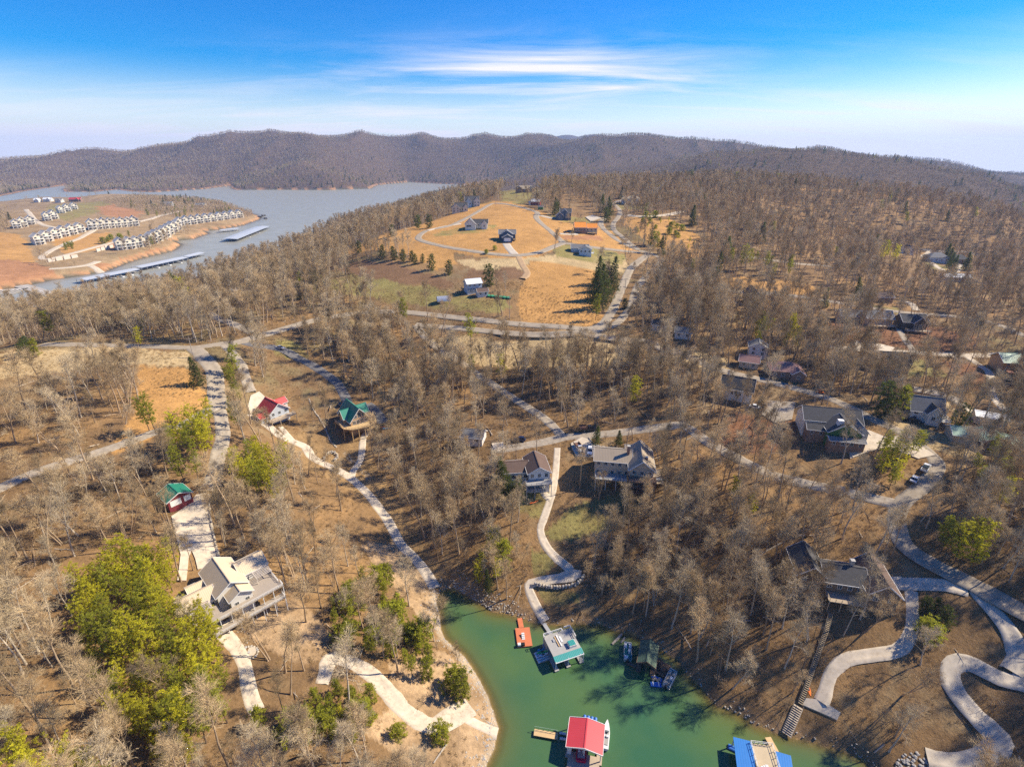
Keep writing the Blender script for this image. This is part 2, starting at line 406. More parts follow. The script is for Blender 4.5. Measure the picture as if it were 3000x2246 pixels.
# ------------------------------------------------------------------ object helpers
def link(o, parent=None):
    COL.objects.link(o)
    if parent is not None: o.parent = parent
    return o
def tag(o, label, cat=None, group=None, kind=None):
    if label: o['label'] = label
    if cat: o['category'] = cat
    if group: o['group'] = group
    if kind: o['kind'] = kind
    return o
def empty(name, loc, rz=0.0):
    o = bpy.data.objects.new(name, None); o.location = loc; o.rotation_euler = (0, 0, rz); o.empty_display_size = 0.5
    return link(o)
def mesh_np(name, verts, faces, mats, smooth_=False, fmat=None):
    """verts (n,3); faces list/array"""
    me = bpy.data.meshes.new(name)
    verts = np.asarray(verts, np.float32)
    if isinstance(faces, np.ndarray):
        k = faces.shape[1]; nf = len(faces)
        me.vertices.add(len(verts)); me.vertices.foreach_set('co', verts.ravel())
        me.loops.add(nf * k); me.loops.foreach_set('vertex_index', faces.astype(np.int32).ravel())
        me.polygons.add(nf); me.polygons.foreach_set('loop_start', np.arange(0, nf * k, k, dtype=np.int32))
        me.update(calc_edges=True)
    else:
        me.from_pydata([tuple(v) for v in verts], [], faces)
    for m in (mats if isinstance(mats, (list, tuple)) else [mats]): me.materials.append(m)
    if fmat is not None: me.polygons.foreach_set('material_index', np.asarray(fmat, np.int32))
    if smooth_: me.polygons.foreach_set('use_smooth', np.ones(len(me.polygons), bool))
    me.update()
    return me

class MB:
    """collects boxes, bars, tubes and prisms and links them as one mesh object"""
    def __init__(s): s.v = []; s.f = []
    def add(s, vs, fs):
        b = len(s.v); s.v += [tuple(v) for v in vs]; s.f += [tuple(i + b for i in f) for f in fs]; return s
    def box(s, x0, x1, y0, y1, z0, z1):
        return s.add([(x0, y0, z0), (x1, y0, z0), (x1, y1, z0), (x0, y1, z0), (x0, y0, z1), (x1, y0, z1), (x1, y1, z1), (x0, y1, z1)],
                     [(3, 2, 1, 0), (4, 5, 6, 7), (0, 1, 5, 4), (1, 2, 6, 5), (2, 3, 7, 6), (3, 0, 4, 7)])
    def cbox(s, cx, cy, cz, sx, sy, sz): return s.box(cx - sx / 2, cx + sx / 2, cy - sy / 2, cy + sy / 2, cz - sz / 2, cz + sz / 2)
    def bar(s, a, b, w, h=None):
        a, b = Vector(a), Vector(b); h = h or w; d = (b - a).normalized()
        up = Vector((0, 0, 1)) if abs(d.z) < .95 else Vector((0, 1, 0))
        sd = d.cross(up).normalized() * w / 2; u = sd.cross(d).normalized() * h / 2
        vs = [a - sd - u, a + sd - u, a + sd + u, a - sd + u, b - sd - u, b + sd - u, b + sd + u, b - sd + u]
        return s.add(vs, [(3, 2, 1, 0), (4, 5, 6, 7), (0, 1, 5, 4), (1, 2, 6, 5), (2, 3, 7, 6), (3, 0, 4, 7)])
    def tube(s, a, b, r0, r1=None, n=8, cap=True):
        a, b = Vector(a), Vector(b); r1 = r0 if r1 is None else r1; d = (b - a).normalized()
        up = Vector((0, 0, 1)) if abs(d.z) < .95 else Vector((1, 0, 0))
        u = d.cross(up).normalized(); w = u.cross(d)
        vs = [a + (u * math.cos(k * 6.2832 / n) + w * math.sin(k * 6.2832 / n)) * r0 for k in range(n)] + [b + (u * math.cos(k * 6.2832 / n) + w * math.sin(k * 6.2832 / n)) * r1 for k in range(n)]
        fs = [(k, (k + 1) % n, n + (k + 1) % n, n + k) for k in range(n)]
        if cap: fs += [tuple(range(n - 1, -1, -1)), tuple(range(n, 2 * n))]
        return s.add(vs, fs)
    def poly(s, pts, z0, z1):
        n = len(pts)
        return s.add([(x, y, z0) for x, y in pts] + [(x, y, z1) for x, y in pts],
                     [tuple(range(n - 1, -1, -1)), tuple(range(n, 2 * n))] + [(k, (k + 1) % n, n + (k + 1) % n, n + k) for k in range(n)])
    def quad(s, a, b, c, d, th):
        """slab through four corners, th thick downwards"""
        t = Vector((0, 0, -th)); q = [Vector(p) for p in (a, b, c, d)]
        return s.add(q + [p + t for p in q], [(0, 1, 2, 3), (7, 6, 5, 4), (0, 4, 5, 1), (1, 5, 6, 2), (2, 6, 7, 3), (3, 7, 4, 0)])
    def data(s, name, m):
        me = bpy.data.meshes.new(name); me.from_pydata(s.v, [], s.f); me.materials.append(m)
        bm = bmesh.new(); bm.from_mesh(me); bmesh.ops.recalc_face_normals(bm, faces=bm.faces); bm.to_mesh(me); bm.free()
        return me
    def build(s, name, m, parent=None, loc=(0, 0, 0), rz=0.0):
        o = bpy.data.objects.new(name, s.data(name, m)); o.location = loc; o.rotation_euler = (0, 0, rz)
        return link(o, parent)
def put(name, me, parent=None, loc=(0, 0, 0), rz=0.0, sc=None):
    o = bpy.data.objects.new(name, me); o.location = loc; o.rotation_euler = (0, 0, rz)
    if sc is not None: o.scale = (sc, sc, sc) if isinstance(sc, (int, float)) else sc
    return link(o, parent)
def copy_tree(o, parent=None):
    c = o.copy(); COL.objects.link(c)
    if parent is not None: c.parent = parent
    for ch in o.children: copy_tree(ch, c)
    return c

# ------------------------------------------------------------------ ground cover regions (photo outline -> outline on the ground)
REG = {}
def region(name, s):
    REG.setdefault(name, []).append(HP(s)[:, :2])
region('gold', "905,775 960,745 1100,700 1230,660 1330,625 1440,590 1500,590 1600,625 1640,690 1660,712 1625,735 1580,752 1500,760 1400,750 1330,740 1345,770 1290,790 1240,765 1150,735 1050,740 960,760")
region('gold', "1520,850 1540,810 1560,770 1640,770 1740,790 1770,850 1760,900 1770,940 1740,950 1680,955 1600,953 1530,940 1520,900")
region('gold', "1600,640 1640,640 1680,660 1760,650 1830,715 1870,740 1760,730 1680,712 1650,700")
region('gold', "385,1075 560,1075 575,1110 600,1150 615,1190 560,1230 480,1270 390,1310 330,1330 345,1270 400,1200 410,1130")
region('gold', "1830,640 1960,640 2040,680 2090,740 2030,760 1960,735 1890,710 1840,680")
region('gold', "2100,810 2300,822 2400,840 2380,870 2250,850 2110,835")
region('gold', "2330,552 2480,557 2680,581 2840,608 2838,613 2665,587 2480,563 2330,557")
region('gold', "0,680 60,690 110,760 120,800 60,820 0,820 -80,800 -80,680")
region('gold', "150,700 320,680 330,720 180,755")
region('pale', "0,1035 200,1018 400,1018 560,1030 575,1070 480,1078 385,1074 300,1075 150,1090 0,1110")
region('pale', "1340,760 1500,762 1650,745 1830,750 1840,790 1800,800 1770,800 1640,770 1560,770 1520,800 1440,820 1380,790")
region('pale', "1230,990 1500,995 1800,975 1860,1010 1900,1060 1700,1075 1500,1080 1350,1060 1260,1020")
region('pale', "2560,1215 2700,1245 2830,1300 2880,1330 2840,1350 2760,1330 2640,1260 2560,1235")
region('pale', "2460,930 2700,950 2700,965 2460,960")
region('pale', "2650,1150 2780,1170 2800,1200 2700,1180")
region('pale', "1940,1010 2120,1050 2160,1110 2080,1090 1960,1050")
region('green', "1100,850 1250,840 1370,870 1480,880 1500,900 1470,915 1300,905 1180,885 1100,880")
region('green', "1620,730 1660,715 1740,728 1830,745 1825,775 1760,775 1680,760 1640,755")
region('green', "1255,690 1330,668 1450,655 1450,668 1400,682 1300,690")
region('green', "1320,598 1380,605 1440,590 1400,605 1350,620")
region('green', "1600,628 1720,640 1720,655 1640,648")
region('green', "1640,1500 1700,1470 1830,1440 1880,1460 1830,1530 1720,1570 1640,1590 1605,1570")
region('green', "1560,1600 1620,1620 1640,1650 1600,1690 1560,1690")
region('green', "1565,1730 1660,1730 1700,1740 1700,1760 1640,1775 1590,1770")
region('green', "1540,1420 1610,1430 1600,1500 1570,1520 1530,1490")
region('green', "820,1000 880,1010 900,1040 840,1050 800,1030")
region('green', "1440,560 1560,545 1600,575 1540,600 1470,590")
region('green', "1790,590 1900,600 1880,615 1810,612")
region('green', "960,820 1080,790 1150,820 1240,850 1120,870 980,860")
region('green', "2700,755 2760,770 2770,790 2720,785")
region('green', "2530,890 2640,900 2640,920 2540,910")
region('green', "2640,1060 2740,1060 2760,1110 2660,1100")
region('green', "150,600 300,590 330,610 200,650 130,630")
region('scrub', "950,790 1080,760 1200,780 1330,830 1300,845 1150,825 1020,800")
region('scrub', "1380,790 1500,785 1540,800 1520,818 1420,825 1370,815")
region('clay', "0,760 110,770 170,800 120,826 60,838 0,852 -100,860 -100,770")
region('clay', "270,775 330,770 420,740 500,725 480,742 380,770 300,800")
region('clay', "290,720 400,695 420,715 330,735")
region('clay', "1640,690 1760,690 1770,705 1660,703")
region('clay', "280,605 330,600 420,620 400,640 300,632")
region('litter_red', "2140,1210 2330,1230 2340,1310 2200,1340 2100,1290")
region('litter_red', "2380,930 2760,960 2900,1000 2800,1035 2500,1010 2400,980")
region('litter_red', "2850,1060 2900,1090 2900,1150 2820,1130 2780,1060")
region('sand', "760,1770 880,1760 960,1850 990,1920 900,1950 800,1900 740,1860")
region('sand', "1050,1600 1150,1590 1250,1700 1290,1800 1280,1860 1230,1800 1150,1720")
region('sand', "1130,1930 1300,1900 1390,1990 1440,2090 1440,2200 1380,2300 1200,2246 1050,2150 1150,2060")
region('open', "840,1260 1000,1270 1060,1300 1160,1450 1250,1600 1300,1690 1240,1690 1150,1570 1040,1440 900,1370")
CLR = dict(gold=(.45, .245, .082), pale=(.46, .335, .17), green=(.245, .205, .07), scrub=(.20, .115, .06), clay=(.38, .19, .09),
           litter_red=(.22, .108, .055), sand=(.43, .29, .16), open=(.30, .19, .085))
def cover_colors(x, y, z, sd):
    r = np.hypot(x, y)
    # warp the outlines so that no cover ends in a ruled line
    wamp = 1.2 + r * 0.008
    wx = x + fbm(x / 14, y / 14, 41, 4) * wamp * 2.4; wy = y + fbm(x / 14 + 9, y / 14, 47, 4) * wamp * 2.4
    n1 = fbm(x / 26, y / 26, 51, 5); n2 = fbm(x / 7, y / 7, 57, 4); n3 = fbm(x / 120, y / 120, 61, 4)
    a = np.array([.205, .126, .060]); b = np.array([.295, .176, .076]); c = np.array([.265, .195, .108]); g = np.array([.135, .128, .045])
    col = a + (b - a) * smooth(-.08, .22, n1 + n2 * .4)[:, None]
    col = col + (c - col) * (smooth(.02, .25, n2 + n3 * .4) * .65)[:, None]
    col = col + (g - col) * (smooth(.16, .3, n3 + n2 * .5) * .35 * (r < 1500))[:, None]
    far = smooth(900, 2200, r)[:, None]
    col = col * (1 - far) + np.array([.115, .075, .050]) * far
    im = inside(MARINA, wx, wy) * (.75 + n1 * .8); col = col + (np.array([.34, .235, .125]) * (1 + n2[:, None] * .5) - col) * np.clip(im, 0, 1)[:, None]
    for k, polys in REG.items():
        cc = np.array(CLR[k])
        for pl in polys:
            w = inside(pl, wx, wy)
            if k in ('open', 'sand', 'green'): w = w * np.clip(.82 + n2 * 1.5 + n1 * .6, .3, 1)
            v = cc * (1 + n2[:, None] * .22 + n1[:, None] * .22)
            col = col + (v - col) * (w * 1.0)[:, None]
    # bare rock and clay bank along the water
    near = r < 260
    bw = np.where(near, 2.2 + n1 * 5, 7 + r * .002)
    w = (1 - smooth(.3, 1.0, sd / np.maximum(bw, .5))) * (sd > -0.2)
    left = (x < -24 + (118 - y) * .55) & near
    rock = np.where(left[:, None], np.array([[.40, .305, .20]]), np.array([[.26, .165, .085]]))
    rock = np.where(near[:, None], rock, np.array([[.46, .25, .12]]))
    col = col + (rock * (1 + n2[:, None] * .6) - col) * w[:, None]
    bed = np.where(near[:, None], np.array([[.30, .20, .07]]), np.array([[.10, .10, .07]]))
    col = np.where((sd < -0.2)[:, None], bed, col)
    return np.clip(col, .01, .9)
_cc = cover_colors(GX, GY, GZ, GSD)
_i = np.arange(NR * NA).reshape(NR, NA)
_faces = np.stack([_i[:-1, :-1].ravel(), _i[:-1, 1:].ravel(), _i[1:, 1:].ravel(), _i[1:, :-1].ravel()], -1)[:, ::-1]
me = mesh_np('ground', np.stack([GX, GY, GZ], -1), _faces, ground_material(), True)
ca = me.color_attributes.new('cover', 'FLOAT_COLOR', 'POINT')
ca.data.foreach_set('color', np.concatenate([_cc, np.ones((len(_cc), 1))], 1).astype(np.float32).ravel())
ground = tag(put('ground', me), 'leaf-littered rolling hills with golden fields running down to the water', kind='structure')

# ------------------------------------------------------------------ water
def water_material(name, deep, edge, k, rough, wav, wstr, alpha_deep=1.0):
    m = bpy.data.materials.new(name); m.use_nodes = True
    nt = m.node_tree; nd = nt.nodes; lk = nt.links; p = nd['Principled BSDF']
    at = nd.new('ShaderNodeAttribute'); at.attribute_name = 'depth'
    geo = nd.new('ShaderNodeNewGeometry')
    nz = nd.new('ShaderNodeTexNoise'); nz.inputs['Scale'].default_value = 0.045; nz.inputs['Detail'].default_value = 4
    lk.new(geo.outputs['Position'], nz.inputs['Vector'])
    m0 = nd.new('ShaderNodeMix'); m0.data_type = 'RGBA'; m0.inputs['A'].default_value = (*deep[0], 1); m0.inputs['B'].default_value = (*deep[1], 1)
    r0 = nd.new('ShaderNodeMapRange'); r0.inputs[1].default_value = .35; r0.inputs[2].default_value = .65
    lk.new(nz.outputs[0], r0.inputs[0]); lk.new(r0.outputs[0], m0.inputs['Factor'])
    mx = nd.new('ShaderNodeMix'); mx.data_type = 'RGBA'; mx.inputs['A'].default_value = (*edge, 1)
    # turbidity: 1 - exp(-depth / k)
    e1 = nd.new('ShaderNodeMath'); e1.operation = 'MULTIPLY'; e1.inputs[1].default_value = -1 / k; lk.new(at.outputs['Fac'], e1.inputs[0])
    e2 = nd.new('ShaderNodeMath'); e2.operation = 'EXPONENT'; lk.new(e1.outputs[0], e2.inputs[0])
    e3 = nd.new('ShaderNodeMath'); e3.operation = 'SUBTRACT'; e3.inputs[0].default_value = 1; lk.new(e2.outputs[0], e3.inputs[1])
    lk.new(e3.outputs[0], mx.inputs['Factor']); lk.new(m0.outputs['Result'], mx.inputs['B'])
    lk.new(mx.outputs['Result'], p.inputs['Base Color'])
    al = nd.new('ShaderNodeMapRange'); al.inputs[1].default_value = 0; al.inputs[2].default_value = .6; al.inputs[3].default_value = .15; al.inputs[4].default_value = alpha_deep
    lk.new(e3.outputs[0], al.inputs[0]); lk.new(al.outputs[0], p.inputs['Alpha'])
    p.inputs['Roughness'].default_value = rough; p.inputs['IOR'].default_value = 1.33; p.inputs['Specular IOR Level'].default_value = .5 if 'cove' in name else .16
    n2 = nd.new('ShaderNodeTexNoise'); n2.inputs['Scale'].default_value = wav; n2.inputs['Detail'].default_value = 3
    lk.new(geo.outputs['Position'], n2.inputs['Vector'])
    b = nd.new('ShaderNodeBump'); b.inputs['Strength'].default_value = wstr; b.inputs['Distance'].default_value = .05
    lk.new(n2.outputs[0], b.inputs['Height']); lk.new(b.outputs[0], p.inputs['Normal'])
    return m
def water_sheet(name, keep, m, label):
    ii = keep.reshape(NR, NA)
    q = ii[:-1, :-1] | ii[1:, :-1] | ii[:-1, 1:] | ii[1:, 1:]
    fi = _faces.reshape(NR - 1, NA - 1, 4)[q]
    used, inv = np.unique(fi, return_inverse=True)
    f = inv.reshape(-1, 4)
    me = mesh_np(name, np.stack([GX[used], GY[used], np.zeros(len(used))], -1), f, m, True)
    a = me.attributes.new('depth', 'FLOAT', 'POINT'); a.data.foreach_set('value', np.maximum(-GZ[used], 0).astype(np.float32))
    return tag(put(name, me), label, kind='structure')
_rr = np.hypot(GX, GY)
cove_water = water_sheet('cove_water', (GSD < 1.0) & (_rr < 250),
    water_material('cove_green_water', [(.082, .150, .050), (.042, .122, .058)], (.15, .115, .03), 0.75, 0.09, 1.9, .25, .97), 'still green water of the cove')
lake_water = water_sheet('lake_water', (GSD < 12.0) & (_rr > 250),
    water_material('lake_grey_water', [(.28, .275, .225), (.32, .315, .265)], (.15, .11, .06), 1.2, 0.3, .2, .03), 'grey-green open water of the lake')

# ------------------------------------------------------------------ roads, drives and paths: strips laid on the ground
ROADLINES = []   # (xy polyline, half width) for keeping trees off
def catmull(p, step):
    p = np.asarray(p, float); out = []
    for i in range(len(p) - 1):
        p0 = p[max(i - 1, 0)]; p1 = p[i]; p2 = p[i + 1]; p3 = p[min(i + 2, len(p) - 1)]
        n = max(2, int(np.linalg.norm(p2 - p1) / step))
        for k in range(n):
            t = k / n
            out.append(.5 * ((2 * p1) + (-p0 + p2) * t + (2 * p0 - 5 * p1 + 4 * p2 - p3) * t * t + (-p0 + 3 * p1 - 3 * p2 + p3) * t ** 3))
    out.append(p[-1]); return np.array(out)
ASPHALT = mat('worn_asphalt', (.34, .285, .215), .95, .22, .35, litter=.5, spec=.05)
GRAVEL = mat('grey_gravel', (.36, .305, .235), .95, .28, .8, litter=.8, spec=.05)
CHIP = mat('pale_gravel', (.54, .455, .34), .95, .2, .7, litter=.6, spec=.05)
CONC = mat('pale_concrete', (.58, .49, .37), .85, .2, .5, litter=.4, spec=.1)
CONCW = mat('new_concrete', (.50, .435, .345), .85, .18, .5, litter=.35, spec=.1)
DARKG = mat('dark_gravel', (.16, .15, .145), .95, .25, .6)
DIRT = mat('dirt_track', (.42, .28, .15), .95, .25, .6)
def strip(name, s, w, m, label, w2=None, lift=1.0, edge=0.12):
    pts = HP(s)[:, :2]
    c = catmull(pts, 1.6 if np.hypot(*pts.mean(0)) < 320 else 4.0)
    ROADLINES.append((c[::3] if len(c) > 6 else c, w / 2))
    d = np.gradient(c, axis=0); d /= np.linalg.norm(d, axis=1)[:, None] + 1e-9
    nrm = np.stack([-d[:, 1], d[:, 0]], -1)
    n = len(c)
    ws = np.linspace(w, w2 or w, n) / 2
    ws = ws * (1 + fbm(c[:, 0] / 5, c[:, 1] / 5, len(ROADLINES), 3) * edge * 2 + fbm(c[:, 0] / 1.7, c[:, 1] / 1.7, 7 + len(ROADLINES), 2) * edge * 1.6)
    cols = np.array([-1.0, -.6, -.2, .2, .6, 1.0]); V = []
    r = np.hypot(c[:, 0], c[:, 1]); off = (.05 + r * .0005) * lift; w = w * 1.0
    for k in cols:
        q = c + nrm * (ws * k)[:, None]
        V.append(np.stack([q[:, 0], q[:, 1], zs(q[:, 0], q[:, 1])], -1))
    V = np.array(V)                      # (6, n, 3)
    cen = V[:, :, 2].mean(0); kk = np.ones(5) / 5
    cen = np.convolve(np.pad(cen, 2, mode='edge'), kk, 'valid')
    V[:, :, 2] = np.maximum(V[:, :, 2], cen[None] - .1) * .6 + .4 * cen[None]
    V[:, :, 2] = np.maximum(V[:, :, 2], np.array([zs(V[k, :, 0], V[k, :, 1]) for k in range(6)])) + off[None]
    fl = (.25 + off * 2.5)
    skL = V[0].copy(); skL[:, :2] -= nrm * fl[:, None]; skL[:, 2] -= .35 + off; skR = V[-1].copy(); skR[:, :2] += nrm * fl[:, None]; skR[:, 2] -= .35 + off
    A = np.concatenate([skL[None], V, skR[None]])
    idx = np.arange(8 * n).reshape(8, n)
    F = np.stack([idx[:-1, :-1].ravel(), idx[:-1, 1:].ravel(), idx[1:, 1:].ravel(), idx[1:, :-1].ravel()], -1)[:, ::-1]
    o = put(name, mesh_np(name, A.reshape(-1, 3), F, m, False))
    return tag(o, label, kind='structure')
def pad(name, s, m, label, z=None, lift=0.14):
    pts = HP(s)[:, :2]
    bm = bmesh.new(); vs = [bm.verts.new((p[0], p[1], 0)) for p in pts]
    f = bm.faces.new(vs)
    if f.normal.z < 0: f.normal_flip()
    bm.normal_update()
    if f.normal.z < 0: bmesh.ops.reverse_faces(bm, faces=[f])
    bmesh.ops.triangulate(bm, faces=bm.faces[:])
    for _ in range(4):
        ed = [e for e in bm.edges if e.calc_length() > 2.2]
        if not ed: break
        bmesh.ops.subdivide_edges(bm, edges=ed, cuts=1)
        bmesh.ops.triangulate(bm, faces=bm.faces[:])
    X = np.array([v.co.x for v in bm.verts]); Y = np.array([v.co.y for v in bm.verts]); Z = zs(X, Y)
    rr = np.hypot(X.mean(), Y.mean())
    for v, zz in zip(bm.verts, Z): v.co.z = zz + lift + rr * .0012
    be = [e for e in bm.edges if e.is_boundary]
    g = bmesh.ops.extrude_edge_only(bm, edges=be)
    for v in [q for q in g['geom'] if isinstance(q, bmesh.types.BMVert)]: v.co.z -= .9
    bmesh.ops.recalc_face_normals(bm, faces=bm.faces)
    me = bpy.data.meshes.new(name); bm.to_mesh(me); bm.free(); me.materials.append(m)
    PADS.append(pts)
    return tag(put(name, me), label, kind='structure')
PADS = []
S = strip
S('road', "120,1010 203,1009 375,1013 480,1016 565,1018 633,1009 705,1000 780,978 860,955 960,930 1081,915 1217,917 1384,935 1542,951 1700,963 1760,951 1787,920 1805,883 1827,829 1845,790 1872,764 1900,745", 4.6, ASPHALT, 'main road from the left field round the foot of the golden hill')
S('road', "1217,951 1300,958 1384,965 1497,976 1633,981 1723,972 1800,950 1835,915 1850,890 1863,847 1886,816 1918,788 1936,760 1915,746 1900,741 1872,734", 3.9, ASPHALT, 'second road below the golden hill')
S('road', "1872,734 1840,708 1805,680 1796,657 1812,634 1815,615 1800,600 1778,590", 3.9, ASPHALT, 'road climbing the ridge past the pines')
S('road', "1872,734 1814,707 1778,680 1759,655 1770,640", 4.2, ASPHALT, 'lane splitting off below the orange roof')
S('road', "1651,712 1610,675 1580,650 1570,636 1574,624 1560,617 1497,601 1452,596 1429,603 1375,635 1316,662 1253,675 1226,694 1240,707 1316,725 1407,739 1470,746 1520,748 1579,739 1624,721 1651,712", 4.6, ASPHALT, 'loop road round the hilltop houses')
S('road', "1651,712 1741,725 1810,733 1872,740", 4.6, ASPHALT, 'short road joining the hilltop loop')
S('road', "565,1018 590,1038 601,1054 620,1078 628,1099 633,1153 640,1200", 5.8, ASPHALT, 'asphalt road dropping past the orange field')
S('gravel_road', "640,1200 651,1266 637,1334 624,1393 601,1440", 3.8, GRAVEL, 'gravel drive to the house with the beige roof')
S('gravel_road', "-120,1480 0,1429 90,1388 226,1343 339,1307 452,1266 552,1235 634,1190", 3.8, GRAVEL, 'gravel lane running down to the left edge')
S('gravel_road', "655,1009 680,1035 705,1068 718,1110 735,1150", 3.6, GRAVEL, 'gravel drive to the red-roofed house')
S('gravel_road', "705,1000 741,1009 823,1022 886,1054 940,1085 985,1118 1005,1150 1020,1180", 3.8, DARKG, 'dark drive down to the green-roofed chalet')
S('gravel_road', "1075,1185 1100,1205 1123,1240", 4.4, DARKG, 'dark parking strip beside the chalet')
S('footpath', "735,1215 785,1250 821,1279 857,1293 893,1310 910,1337 942,1356 990,1378 1026,1400 1062,1431 1086,1457 1115,1496 1136,1524 1172,1590 1203,1623 1235,1659 1262,1700 1272,1724", 2.9, CONC, 'pale concrete path winding down to the head of the cove')
S('footpath', "821,1250 850,1285 862,1297", 1.6, CONC, 'short path from the red-roofed house')
S('footpath', "1026,1400 1038,1373 1048,1361 1057,1342 1062,1305 1065,1281 1082,1255 1101,1243", 2.2, CONC, 'concrete path branching up to the chalet')
S('footpath', "633,1822 655,1858 692,1903 714,1949 723,2003 737,2057 752,2085", 2.4, CHIP, 'gravel path below the beige-roofed house', edge=.3)
S('footpath', "700,1775 690,1800 665,1825 640,1838", 1.3, CONC, 'narrow curved walk below the decks')
S('gravel_road', "940,2003 952,1965 963,1930 1000,1930 1045,1949 1090,1980 1136,2030 1181,2080 1226,2111 1271,2125 1307,2107 1344,2085 1378,2068", 2.7, CHIP, 'white gravel track to the left shore of the cove', w2=4.2, edge=.3)
S('footpath', "1352,2096 1405,2124 1458,2150", 1.9, CONC, 'concrete ramp going down into the cove')
S('footpath', "1633,1312 1628,1380 1619,1438 1597,1506 1583,1551 1601,1598 1633,1634 1669,1664 1672,1690 1633,1692 1565,1704 1548,1712 1554,1735 1579,1786 1600,1820", 2.1, CONC, 'concrete walk from the lake houses to the dock')
S('footpath', "1583,1430 1600,1450 1616,1462", 2.0, CONC, 'short walk to the white lake house')
S('gravel_road', "1440,1316 1490,1312 1542,1303 1600,1292 1655,1280 1723,1275 1814,1266 1900,1254 1950,1248 2000,1244 2030,1262 2090,1303 2181,1352 2271,1393 2362,1416 2452,1434 2543,1456 2630,1475", 3.8, GRAVEL, 'gravel lane behind the tan-roofed house')
S('gravel_road', "1217,953 1250,990 1271,1009 1384,1086 1452,1131 1542,1190 1600,1230 1645,1275", 3.6, GRAVEL, 'diagonal gravel lane through the woods')
S('road', "1900,1000 2000,1036 2068,1068 2136,1090 2253,1117 2340,1140 2430,1167 2500,1198 2565,1230 2655,1275 2714,1321 2744,1352 2738,1380 2701,1425 2650,1465 2630,1500 2630,1540 2655,1600 2737,1655 2836,1704 2927,1754 3000,1795 3120,1850", 4.2, ASPHALT, 'road curving through the right-hand houses')
S('road', "1700,972 1800,990 1900,1000", 4.6, ASPHALT, 'road link below the second road')
S('road', "2400,1012 2452,1018 2540,1024 2633,1031 2814,1040 3000,1040 3150,1040", 4.2, CHIP, 'pale lane across the upper right')
S('footpath', "2832,1045 2870,1070 2900,1095 2903,1149 2920,1175 2945,1203", 2.6, CONC, 'concrete path going down among the right-hand trees')
S('footpath', "2633,1131 2700,1144 2769,1158 2810,1180 2850,1212", 2.4, CHIP, 'pale path above the grey house')
S('footpath', "2633,964 2655,1000 2678,1030", 2.6, GRAVEL, 'drive below the cabins')
S('road', "1960,838 2113,847 2271,861 2407,879 2543,901 2678,919 2770,925 2859,935 2950,960 3000,983 3100,1010", 4.6, ASPHALT, 'road across the right-hand slope')
S('footpath', "2640,880 2670,890 2685,910", 3.5, CHIP, 'pale curved drive by the long roof')
S('road', "2172,752 2316,770 2429,779", 4.5, ASPHALT, 'road glimpsed below the scrubby hill')
S('road', "2543,703 2633,716 2723,734 2790,738 2859,745 3000,789 3150,830", 5.5, ASPHALT, 'road in the far right valley')
S('footpath', "2723,736 2706,752 2735,775 2764,793", 4, CHIP, 'pale drive in the far right valley')
S('footpath', "2810,775 2805,790 2790,800", 4, CHIP, 'short pale drive in the far right valley')
S('footpath', "2669,1730 2674,1813 2660,1867 2624,1903 2543,1917 2475,1930 2434,1971 2416,2025 2402,2057", 2.4, CONC, 'concrete path curling down to the stair foot')
S('driveway', "2570,1705 2640,1708 2700,1708 2769,1712 2836,1728", 3.0, CONC, 'drive to the dark-roofed house')
S('driveway', "2858,1727 2904,1778 2950,1835 2975,1880 2985,1930 2965,1972", 2.6, CONCW, 'new concrete drive at the right edge', w2=3.6)
S('driveway', "3090,2040 3000,2003 2927,1985 2859,1949 2815,1936 2785,1955 2790,2003 2836,2071 2904,2140 2930,2175 2905,2208 2850,2226 2791,2232 2714,2216", 3.6, CONCW, 'new concrete hairpin drive in the lower right')
S('driveway', "1483,714 1492,728 1503,740 1508,746", 5.5, CONCW, 'white drive of the blue garage house', edge=0)
S('driveway', "1253,676 1300,664 1350,656", 3.5, CONC, 'drive to the white hilltop house')
S('driveway', "1585,632 1610,638 1635,640", 4.5, CONCW, 'drive to the dark blue house')
S('driveway', "1640,685 1665,686 1690,686", 4.0, CONCW, 'drive to the house under the orange roof')
S('driveway', "1790,594 1810,590 1830,586", 4.0, CONC, 'drive to the ridge-top house')
S('dirt_track', "1520,752 1530,775 1545,800 1530,818", 4.0, DIRT, 'dirt track into the golden field')
S('gravel_road', "570,865 588,901 633,929 701,956 740,975", 4.5, GRAVEL, 'lane by the blue house above the lake')
for s_, l_ in (("76,614 105,647 163,667 253,668 275,672 235,697 181,719 127,748 137,759 217,741 325,712 350,705", 'looping drive between the lakeside townhouses'),
               ("145,788 200,784 253,777 286,766", 'pale track above the marina'), ("266,779 285,790 307,802", 'ramp down to the marina dock'),
               ("405,650 440,642 470,632 535,618", 'drive through the wooded point'), ("1818,628 1880,634 1950,630 2000,618", 'ridge-top lane')):
    S('gravel_road', s_, 6.0, CHIP, l_)
pad('driveway', "533,1493 576,1450 606,1445 613,1510 626,1589 639,1629 600,1665 580,1669 573,1639 562,1612 553,1632 546,1702 520,1702 530,1626 510,1550 503,1513", CONC, 'wide concrete apron between the garage and the beige-roofed house')
pad('driveway', "735,1160 760,1148 778,1165 772,1185 750,1200 735,1215 727,1190", CONC, 'round concrete turning pad by the red-roofed house')
pad('driveway', "1672,1300 1705,1282 1725,1288 1760,1312 1750,1340 1690,1338 1678,1320", CONC, 'concrete parking court by the tan-roofed house')
pad('driveway', "2478,1265 2545,1262 2600,1285 2660,1270 2700,1310 2740,1335 2690,1345 2600,1312 2545,1325 2490,1345", CONC, 'concrete court beside the big dark-roofed house')
pad('driveway', "2565,1690 2640,1690 2650,1718 2600,1728 2566,1722", CONC, 'parking pad beside the dark-roofed house')
pad('driveway', "2357,2045 2402,2050 2462,2088 2452,2110 2350,2065", CONC, 'concrete pad at the top of the lower stair')
